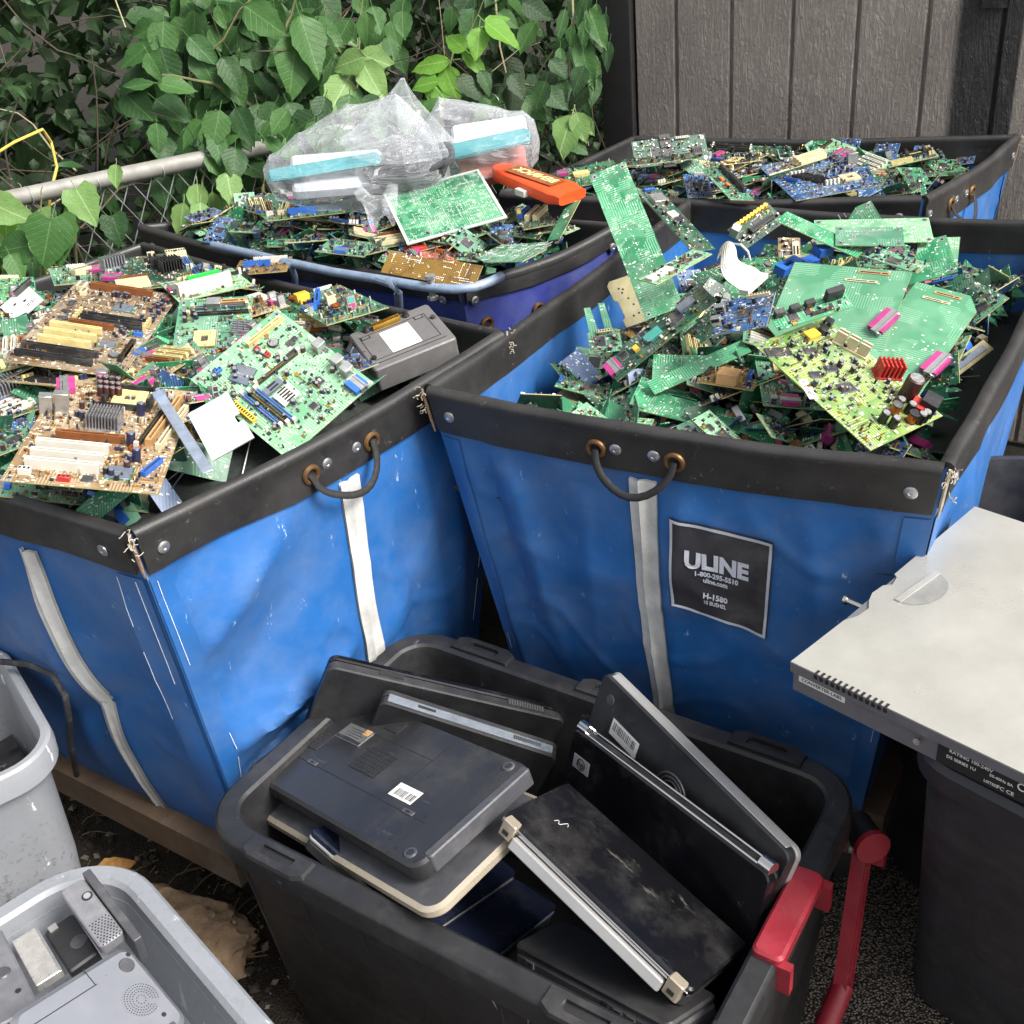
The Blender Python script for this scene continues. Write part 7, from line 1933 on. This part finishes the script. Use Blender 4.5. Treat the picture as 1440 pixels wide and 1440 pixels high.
# ------------------------------------------------------------------ server chassis on a black wheeled bin
CZ = CAM_H-.86
def chassis():
    a, b, f = at(1112, 930, CZ), at(1371, 712, CZ), at(1440, 1072, CZ)
    ex = (b-a).normalized(); ey = Vector((ex.y, -ex.x, 0))       # ey towards the lower right of the picture
    W = (b-a).length; Dp = .56
    C = a+ex*W/2+ey*Dp/2
    mw = frame((C.x, C.y, CZ), ex, (0, 0, 1))                    # local x along the short edge, y = away from lower right
    root = empty('server_chassis', 'flat silver rack server chassis resting on top of the black bin', 'server', mw=mw)
    k = NT('galvanised_lid'); v = k.coords()
    col = k.mix(k.ramp(k.noise(v, 6, 6, .7), .3, .7), lin((170, 168, 161)), lin((194, 192, 185)))
    sp = k.ramp(k.noise(v, 90, 6, .8), .67, .72, 0, .35); col = k.mix(sp, col, lin((140, 138, 132)))
    k.bump(k.noise(v, 40, 6, .7), .12, .0008)
    mlid = k.set(col, k.ramp(k.noise(v, 9, 5), .3, .7, .24, .40), .5)
    mside = plain('grey_steel_side', (112, 112, 118), .45, .4, var=.08)
    hH = .043
    # lid outline with worn notches along the upper-left edge (x runs from near corner to far corner)
    yl = Dp/2
    def e(t, i=0): return (-W/2+t*W, yl-i)
    ol = [(-W/2, -Dp/2), (W/2, -Dp/2), e(1), e(.52), e(.51, .006), e(.47, .010), e(.45, .002), e(.40, .0), e(.36, .006), e(.33, .014), e(.28, .012), e(.24, .004), e(0)]
    n = len(ol); mb = MB()
    hi = [Vector((x, y, 0)) for x, y in ol]; lo = [Vector((x, y, -.0022)) for x, y in ol]
    mb.add(hi, [tuple(range(n))], 0); mb.add(lo, [tuple(reversed(range(n)))], 0); mb.add(lo+hi, [(i, (i+1) % n, n+(i+1) % n, n+i) for i in range(n)], 0)
    ld = mb.build('lid', mlid, root)
    # half-round finger recess
    c = mw.inverted() @ at(1296, 826, CZ)
    ax = (mw.inverted() @ at(1318, 806, CZ)-mw.inverted() @ at(1262, 846, CZ)); rr = ax.length/2; ax.normalize(); ay = Vector((ax.y, -ax.x, 0))
    mid = (mw.inverted() @ at(1318, 806, CZ)+mw.inverted() @ at(1262, 846, CZ))/2
    arc = [mid+ax*rr*math.cos(t)+ay*rr*.78*math.sin(t) for t in [math.pi*i/14 for i in range(15)]]
    mb = MB(); mb.add([p+Vector((0, 0, .0006)) for p in arc], [tuple(range(15))], 0); mb.build('finger_recess', plain('recess_grey', (128, 128, 126), .5, .2), ld)
    mb = MB(); mb.bar(mid-ax*rr+Vector((0, 0, .0012)), mid+ax*rr+Vector((0, 0, .0012)), .008, .0022); mb.build('recess_lip', mlid, ld)
    mb = MB(); mb.box((0, 0, -hH/2-.0012), (W-.006, Dp-.006, hH-.002), 0); mb.build('case', mside, root)
    x = -W/2
    # front wall seen from the camera is the long lower-left one (x = -W/2)
    mb = MB(); mb.box((x+.0015, 0, -.008), (.004, Dp, .013), 0); mb.build('lid_flange', mside, root)
    mb = MB()
    for i in range(13): mb.box((x-.0004, yl-.035-i*.0075, -.0045), (.0022, .0042, .006), 0)
    for i in range(13): mb.box((x+.003, yl-.035-i*.0075, .0002), (.007, .0032, .0008), 0)
    mb.build('vent_slot', M['ink'], root)
    mb = MB(); mb.box((0, 0, 0), (.0012, .062, .009), 0); st = mb.build('asset_sticker', M['paper'], root, loc=(x+.0026, yl-.042, -.021))
    v_, f_ = text_geo('CONVERTER-LABS', .0066, .00012)
    MB().add([Vector((-.0008, -p[0], p[1])) for p in v_], f_, 0).build('lettering', M['ink'], st)
    y0 = -(a-at(1300, 1035, CZ)).length+yl
    mb = MB(); mb.box((0, 0, 0), (.0012, .115, .030), 0); lb = mb.build('rating_label', M['ink'], root, loc=(x+.0022, y0-.066, -.027))
    for (txt, s, yy, zz) in (('RATING 100-240V', .0062, .02, .008), ('DS SERIES 1U', .0058, .03, -.001), ('50-60Hz 8A', .0052, -.014, .002), ('FC CE', .0070, -.02, -.009), ('LISTED', .005, -.004, -.009)):
        v_, f_ = text_geo(txt, s, .0001)
        MB().add([Vector((-.0009, yy-p[0], zz+p[1])) for p in v_], f_, 0).build('lettering', M['paper'], lb)
    mb = MB(); mb.tube([Vector((-.001, -.036+.0045*math.cos(2*math.pi*i/12), .006+.0045*math.sin(2*math.pi*i/12))) for i in range(12)], .0008, 4, 0, closed=True); mb.bar((-.001, -.046, -.010), (-.001, -.052, .0), .001, .001); mb.bar((-.001, -.052, -.010), (-.001, -.046, .0), .001, .001); mb.bar((-.001, -.045, -.0125), (-.001, -.053, -.0125), .0016, .0016); mb.build('symbol', M['paper'], lb)
    for t in (.225,):
        mb = MB(); mb.tube([Vector((0, 0, 0)), Vector((-.006, 0, .001))], .003, 8); mb.tube([Vector((-.006, 0, .001)), Vector((-.009, 0, .0015))], .0042, 8); mb.build('rail_stud', MCHROME, root, loc=(x+.001, y0-(-.012), -.022))
    p = mw.inverted() @ at(1198, 848, CZ-.015)
    mb = MB(); mb.tube([Vector((0, -.06, 0)), Vector((0, .008, .001))], .004, 10); mb.tube([Vector((0, .007, .001)), Vector((0, .011, .001))], .0065, 10); mb.build('rail_stud', MCHROME, root, loc=p)
    mb = MB(); mb.box((0, 0, 0), (.010, .03, .018), 0); mb.box((-.004, 0, -.002), (.004, .02, .009), 1); mb.build('handle_ear', [mside, M['ink']], root, loc=(x-.002, y0-.16, -.040))
    return C
CH = chassis()
def wheelie():
    g0, g1 = at(1266, 1398, 0), at(1345, 1452, 0)
    e1 = (g1-g0).normalized(); e2 = Vector((-e1.y, e1.x, 0))
    if e2.x < 0: e2 = -e2
    W, Dp = .50, .50; zt = CZ-.046
    tl = at(1284, 1045, zt)
    C0 = g0+e1*W/2+e2*Dp/2
    off = tl-Vector((g0.x, g0.y, zt))
    root = empty('wheelie_bin', 'tall black plastic bin carrying the server chassis', 'bin', loc=(C0.x, C0.y, 0))
    R3 = Matrix(((e1.x, e2.x, 0, 0), (e1.y, e2.y, 0, 0), (0, 0, 1, 0), (0, 0, 0, 1)))
    ox, oy = off.dot(e1), off.dot(e2)
    def ring(z, t, ins=0):
        # the near-left corner travels from g0 to tl while the rest flares evenly
        r = rrect(W+.10*t, Dp+.10*t, .05, z, 6, ins)
        return [R3 @ (v+Vector(((ox+.05)*t, (oy+.05)*t, 0))) for v in r]
    rings = [ring(.02, 0)]+[ring(.02+(zt-.02)*t, t) for t in (.0, .3, .6, .9, .93)]+[ring(zt-.05, .95, -.012), ring(zt-.012, 1, -.012), ring(zt-.004, 1, -.006), ring(zt-.004, 1, .02), ring(.3, .4, .03)]
    mb = MB(); mb.loft(rings, 0, True, True, True); mb.build('bin_body', scuffed('black_bin_plastic', (38, 39, 45), .5, (96, 98, 110), .25, 10), root)
    mb = MB()
    a = R3 @ Vector((-W*.1, -Dp/2+.0, .1)); 
    for s in (.25,): mb.tube([R3 @ Vector((W*s, -Dp/2-.004, .04)), R3 @ Vector((W*s+(ox+.05)*.8, -Dp/2-.004+(oy)*.8, zt*.85))], .012, 8)
    mb.build('moulded_rib', MTOTE, root)
    for s in (-1, 1):
        mb = MB(); mb.cyl((0, 0, -.02), .09, .04, 20, 0, M=Matrix.Translation(R3 @ Vector((s*W*.42, Dp/2+.03, .09))) @ R3 @ Matrix.Rotation(math.pi/2, 4, 'Y')); mb.build('wheel', MRUB, root)
wheelie()
def barrel():
    z = .74; c = at(1448, 752, z)+Vector((.03, .05, 0)); r0 = .19
    root = empty('trash_barrel', 'round black barrel rim showing behind the server chassis', 'barrel', loc=(c.x, c.y, 0))
    mb = MB(); n = 40
    prof = [(r0*.80, .01), (r0*.94, z-.06), (r0*.95, z-.02), (r0, z-.015), (r0+.006, z-.004), (r0, z), (r0-.012, z), (r0-.016, z-.02), (r0*.8, z-.3), (r0*.75, .05)]
    mb.loft([[Vector((r*math.cos(2*math.pi*i/n), r*math.sin(2*math.pi*i/n), zz)) for i in range(n)] for r, zz in prof], 0, True, True, True)
    mb.build('barrel_body', scuffed('black_barrel_plastic', (40, 41, 46), .4, (100, 100, 110), .3, 14), root)
barrel()

# ------------------------------------------------------------------ grey bins at the left, rock, leaf
def greymat(name, c, dirt=.5):
    k = NT(name); v = k.coords(False); b = lin(c)
    col = k.mix(k.ramp(k.noise(v, 6, 6, .7), .3, .7), tuple(x*.9 for x in b), tuple(min(1, x*1.1) for x in b))
    sx = k.n('ShaderNodeSeparateXYZ'); k.l(v, sx.inputs[0])
    spl = k.math('MULTIPLY', k.ramp(k.noise(v, 110, 4, .7), .56, .61, 0, 1), k.ramp(sx.outputs[2], .18, .50, dirt, .05))
    col = k.mix(spl, col, lin((60, 54, 46)))
    mp = k.n('ShaderNodeMapping'); mp.inputs['Scale'].default_value = (1, 1, .4); k.l(v, mp.inputs['Vector'])
    wh = k.ramp(k.noise(mp.outputs[0], 34, 5, .7), .635, .67, 0, dirt)
    col = k.mix(wh, col, lin((216, 220, 226)))
    k.bump(k.noise(v, 200, 3), .15, .0008)
    return k.set(col, .42, 0.0)
def grey_bin():
    z = CAM_H-1.085
    e1 = Vector((.83, -.56, 0)).normalized(); e2 = Vector((-e1.y, e1.x, 0))   # e1 towards the right-front, along the truck face
    cr = at(88, 985, z)
    L, W = .56, .36
    d1 = Vector((.62, -.78, 0)).normalized(); d1 = (at(96, 1012, z)-at(60, 952, z)).normalized(); d1.z = 0; d1.normalize()
    d2 = Vector((-d1.y, d1.x, 0))
    if d2.x > 0: d2 = -d2
    # rim: right corner near cr; long axis runs away to the left
    a = at(97, 1000, z)
    C = a + d2*(L/2) - d1*(W*.22) + Vector((-.050, .0, 0))
    mw = frame((C.x, C.y, 0), d2, (0, 0, 1))
    root = empty('grey_bin', 'tall light grey plastic bin with dirt spatters, cables inside, beside the bright blue truck', 'bin', mw=mw)
    def ring(z_, ins, r=.07): return rrect(L, W, r, z_, 8, ins)
    H = z
    prof = [(.05, .03), (.05, .02), (.06, .0), (.02, .14), (.012, H*.55), (.0165, H*.57), (.004, H-.05), (-.004, H-.05), (-.016, H-.046), (-.018, H-.02), (-.016, H-.003), (-.010, H), (.002, H), (.008, H-.006), (.014, H*.5), (.06, .05)]
    rings = [ring(.0, .055)]+[ring(zz, ii) for ii, zz in [(.075, .0), (.062, .12), (.030, H*.56), (.030, H*.60), (.012, H-.052), (.0, H-.050), (-.008, H-.044), (-.010, H-.018), (-.008, H-.004), (-.003, H), (.006, H), (.010, H-.006), (.022, H*.6), (.055, .06)]]
    mb = MB(); mb.loft(rings, 0, True, True, True); mb.build('bin_body', greymat('light_grey_plastic', (128, 130, 134), 1.0), root)
    co = empty('tangled_cables', 'dark tangled cables and black scraps inside the tall grey bin', 'cables', loc=(C.x, C.y, H-.10))
    mb = MB(); rng = random.Random(8); R3 = mw.to_3x3()
    for j in range(26):
        p = Vector((rng.uniform(-.22, .22), rng.uniform(-.12, .12), rng.uniform(-.06, .02))); d = Vector((rng.uniform(-1, 1), rng.uniform(-1, 1), 0)).normalized(); pts = []
        for i in range(14):
            q = Vector((max(-.24, min(.24, p.x)), max(-.13, min(.13, p.y)), p.z)); pts.append(R3 @ q)
            d = (d+Vector((rng.uniform(-1, 1), rng.uniform(-1, 1), rng.uniform(-.4, .4)))*.6).normalized(); p = q+d*.035
        mb.tube(pts, rng.choice((.003, .004, .005)), 6, 0)
    mb.grid(lambda u, v: R3 @ Vector(((u-.5)*.49, (v-.5)*.28, -.07+.03*nz(u*5, v*5, 2))), 16, 12, 1)
    mb.build('cable_tangle', [M['black'], plain('dark_scrap', (30, 30, 31), .5, var=.5, scale=60, bump=.6)], co)
    cb = MB(); pts = [at(-5, 930, z+.03), at(40, 934, z+.03), at(75, 950, z+.022), at(92, 978, z+.012), at(97, 1010, z-.03), at(100, 1050, z-.12), at(108, 1090, .3)]
    b0 = pts[0]; sm = []
    for i in range(len(pts)-1):
        for t in (0, .33, .66): sm.append(lerp(pts[i], pts[i+1], t)-b0)
    sm.append(pts[-1]-b0)
    o = cb.tube(sm, .005, 8).build('loose_cable', M['black'], loc=b0); tag(o, 'black cord draped over the rim of the tall grey bin', 'cable')
grey_bin()
GZ = CAM_H-1.25
def grey_tote():
    z = GZ
    p0, p1 = at(232, 1262, z), at(388, 1440, z)
    d1 = (p1-p0).normalized(); d2 = Vector((-d1.y, d1.x, 0))
    if d2.x > 0: d2 = -d2
    L, W = .66, .46
    # right side runs through p0-p1; back corner rounded near (120,1205)
    bk = at(120, 1206, z)
    s = (bk-p0).dot(d1)
    edge0 = p0+d1*(s-.012)
    C = edge0+d1*L/2+d2*W/2
    mw = frame((C.x, C.y, 0), d1, (0, 0, 1))
    root = empty('grey_tote', 'low light grey tub with broad rim holding silver laptops, beside the rock', 'tub', mw=mw)
    def ring(z_, ins, r=.13): return rrect(L, W, r, z_, 10, ins)
    H = z
    rings = [ring(.0, .10), ring(.04, .085), ring(H*.5, .058), ring(H-.03, .036), ring(H-.028, .004), ring(H-.022, .0), ring(H-.006, .0), ring(H, .005), ring(H, .026), ring(H-.006, .033), ring(H*.66, .047), ring(H*.65, .056), ring(.06, .09)]
    mb = MB(); mb.loft(rings, 0, True, True, True); mb.build('tub_body', greymat('pale_grey_plastic', (126, 129, 134), .35), root)
grey_tote()
def silver_laps():
    msl = plain('silver_laptop_plastic', (124, 126, 133), .34, .35, var=.06, scale=14, dust=.1)
    mw, w, h = rootM('G_base'); 
    root = empty('laptop', 'silver laptop bottom up with round dotted speaker grille in the grey tub', 'laptop', mw=mw)
    mb = MB(); rings = [rrect(w, h, .02, -.03, 6, .008), rrect(w, h, .02, -.02, 6), rrect(w, h, .02, -.008, 6), rrect(w, h, .02, 0, 6, .008)]
    mb.loft(rings, 0, True, True, True); mb.build('base', msl, root)
    mb = MB(); slab(mb, w*1.02, h*1.02, -.046, -.0305, .02, .003, 0); mb.build('lid', MSILV, root)
    def P(u, v): return Vector(((u-.5)*w, (.5-v)*h, 0))
    mb = MB(); mb.cyl((0, 0, 0), .0105, .002, 20, 0, r2=.009); mb.build('rubber_foot', MDGREY, root, loc=P(.20, .12))
    mb = MB(); c = Vector((0, 0, .0004))
    mb.cyl((0, 0, 0), .024, .0006, 28, 0)
    for rr, n in ((.006, 10), (.011, 20), (.0145, 28), (.018, 34), (.0215, 40)):
        for i in range(n):
            a = 2*math.pi*i/n
            if rr > .007 and .6 < a < 1.0: continue
            mb.box((rr*math.cos(a), rr*math.sin(a), .0007), (.0013, .0013, .0004), 1)
    mb.build('speaker_grille', [msl, M['ink']], root, loc=P(.56, .20))
    for u, v in ((.12, .06), (.80, .14)):
        mb = MB(); mb.cyl((0, 0, 0), .0032, .0005, 10, 0); mb.build('screw_hole', M['ink'], root, loc=P(u, v))
    mb = MB(); mb.box((-.30*w, -.18*h, .0002), (.0012, h*.60, .0005), 0); mb.box((-.40*w, .11*h, .0002), (w*.2, .0012, .0005), 0); mb.build('panel_seam', M['ink'], root)
    mb = MB(); slab(mb, .01, .03, -.02, -.006, .003, .001, 0, M=Matrix.Translation((w*.44, h*.30, .008))); mb.build('side_latch', MDGREY, root)
    # palm rest with speaker holes
    mw, w, h = rootM('G_grille', .02)
    root = empty('laptop', 'grey laptop edge with dotted speaker holes and round lock against the tub wall', 'laptop', mw=mw)
    mb = MB(); slab(mb, w, h, -.02, 0, .006, .002, 0); mb.build('base', MDGREY if False else plain('mid_grey_plastic', (112, 112, 116), .42, .1), root)
    mb = MB(); slab(mb, .012, h*1.25, -.05, .003, .002, .001, 0, M=Matrix.Translation((w/2+.008, -.01, 0))); mb.build('lid', MDGREY, root)
    mb = MB()
    for i in range(6):
        for j in range(11): mb.cyl(((i-2.5)*.0048+(.0024 if j % 2 else 0), -h*.16-j*.0040, .0), .0012, .0004, 6, 0)
    mb.build('speaker_hole', M['ink'], root)
    mb = MB(); mb.cyl((w*.22, h*.22, 0), .0075, .001, 16, 0); mb.cyl((w*.22, h*.22, .001), .005, .001, 14, 1); mb.build('lock_barrel', [M['ink'], MSILV], root)
    mw, w, h = rootM('G_dark', .0)
    root = empty('laptop', 'black battery bay of a laptop behind the silver one in the grey tub', 'laptop', mw=mw)
    mb = MB(); slab(mb, w, h, -.03, 0, .005, .003, 0); mb.build('base', MLAPB, root)
    mb = MB(); mb.cyl((0, 0, 0), .012, .0008, 18, 0); mb.build('cover_disc', MDGREY, root, loc=(.2*w, -.1*h, 0))
    mb = MB(); mb.box((0, 0, .001), (.012, .010, .004), 0); mb.build('latch', MSILV, root, loc=(-.2*w, .44*h, 0))
    mw, w, h = rootM('G_drive', .01)
    root = empty('optical_drive', 'pale bare metal drive lying between the laptops in the grey tub', 'drive', mw=mw)
    mb = MB(); slab(mb, w, h, -.014, 0, .002, .0008, 0); mb.build('casing', plain('bare_drive_metal', (200, 196, 190), .3, .7), root)
    mb = MB(); mb.box((w*.46, 0, .0006), (.003, h, .0015), 0); mb.build('rail', M['silver'], root)
    mw, w, h = rootM('G_left', .0)
    root = empty('laptop', 'grey laptop underside with round foot beside the drive in the grey tub', 'laptop', mw=mw)
    mb = MB(); slab(mb, w, h, -.03, 0, .006, .003, 0); mb.build('base', plain('ash_grey_plastic', (104, 104, 108), .4, .15), root)
    mb = MB(); mb.cyl((0, 0, 0), .011, .002, 18, 0, r2=.009); mb.build('rubber_foot', MDGREY, root, loc=(.12*w, .0*h, 0))
    mb = MB(); mb.cyl((0, 0, 0), .004, .0006, 10, 0); mb.build('screw_hole', M['ink'], root, loc=(.25*w, -.26*h, 0))
silver_laps()
def rock():
    k = NT('brown_stone'); v = k.coords()
    col = k.mix(k.ramp(k.noise(v, 9, 8, .72), .32, .68), lin((104, 82, 62)), lin((190, 160, 128)))
    col = k.mix(k.ramp(k.noise(v, 60, 5, .8), .6, .68, 0, .6), col, lin((196, 176, 150)))
    k.bump(k.noise(v, 30, 9, .75), 1.0, .01)
    m = k.set(col, .9, 0.0)
    a, b = at(150, 1262, .05), at(368, 1350, .03); C = (a+b)/2+Vector((-.015, -.01, 0))
    d = (b-a); ang = math.atan2(d.y, d.x); mb = MB(); n, nv = 72, 32; rings = []
    for j in range(1, nv):
        th = math.pi*j/nv; ring = []
        for i in range(n):
            ph = 2*math.pi*i/n
            p = Vector((math.sin(th)*math.cos(ph), math.sin(th)*math.sin(ph), math.cos(th)))
            q = 1+.24*noise.noise(p*1.6+Vector((3, 1, 0)))+.16*noise.noise(p*3.6)+.09*noise.noise(p*8)+.05*noise.noise(p*17)
            s = [abs(c)**.75*math.copysign(1, c) for c in p]
            ring.append(Vector((s[0]*.155*q, s[1]*.082*q, max(-.03, s[2]*.060*q))))
        rings.append(ring)
    mb.loft(rings, 0, True, True, True)
    o = mb.build('rock', m, mat=Matrix.Translation((C.x, C.y, .028)) @ Matrix.Rotation(ang, 4, 'Z'))
    tag(o, 'rough brown rock on the dirt between the grey tub and the wooden truck base', 'rock')
    k = NT('dead_leaf'); v = k.coords()
    mlf = k.set(k.mix(k.ramp(k.noise(v, 8, 4), .3, .7), lin((132, 88, 40)), lin((176, 130, 60))), .7, 0.0)
    me = leaf_mesh('ovate', mlf, 5)
    p = at(158, 1230, .04)
    o = link('fallen_leaf', me, mat=look(p-Vector((.03, 0, 0)), Vector((.9, .45, .1)), Vector((.1, -.5, .8))) @ Matrix.Diagonal((.075, .075, .075, 1)))
    tag(o, 'curled yellow brown dead leaf on the dirt above the rock', 'leaf')
rock()
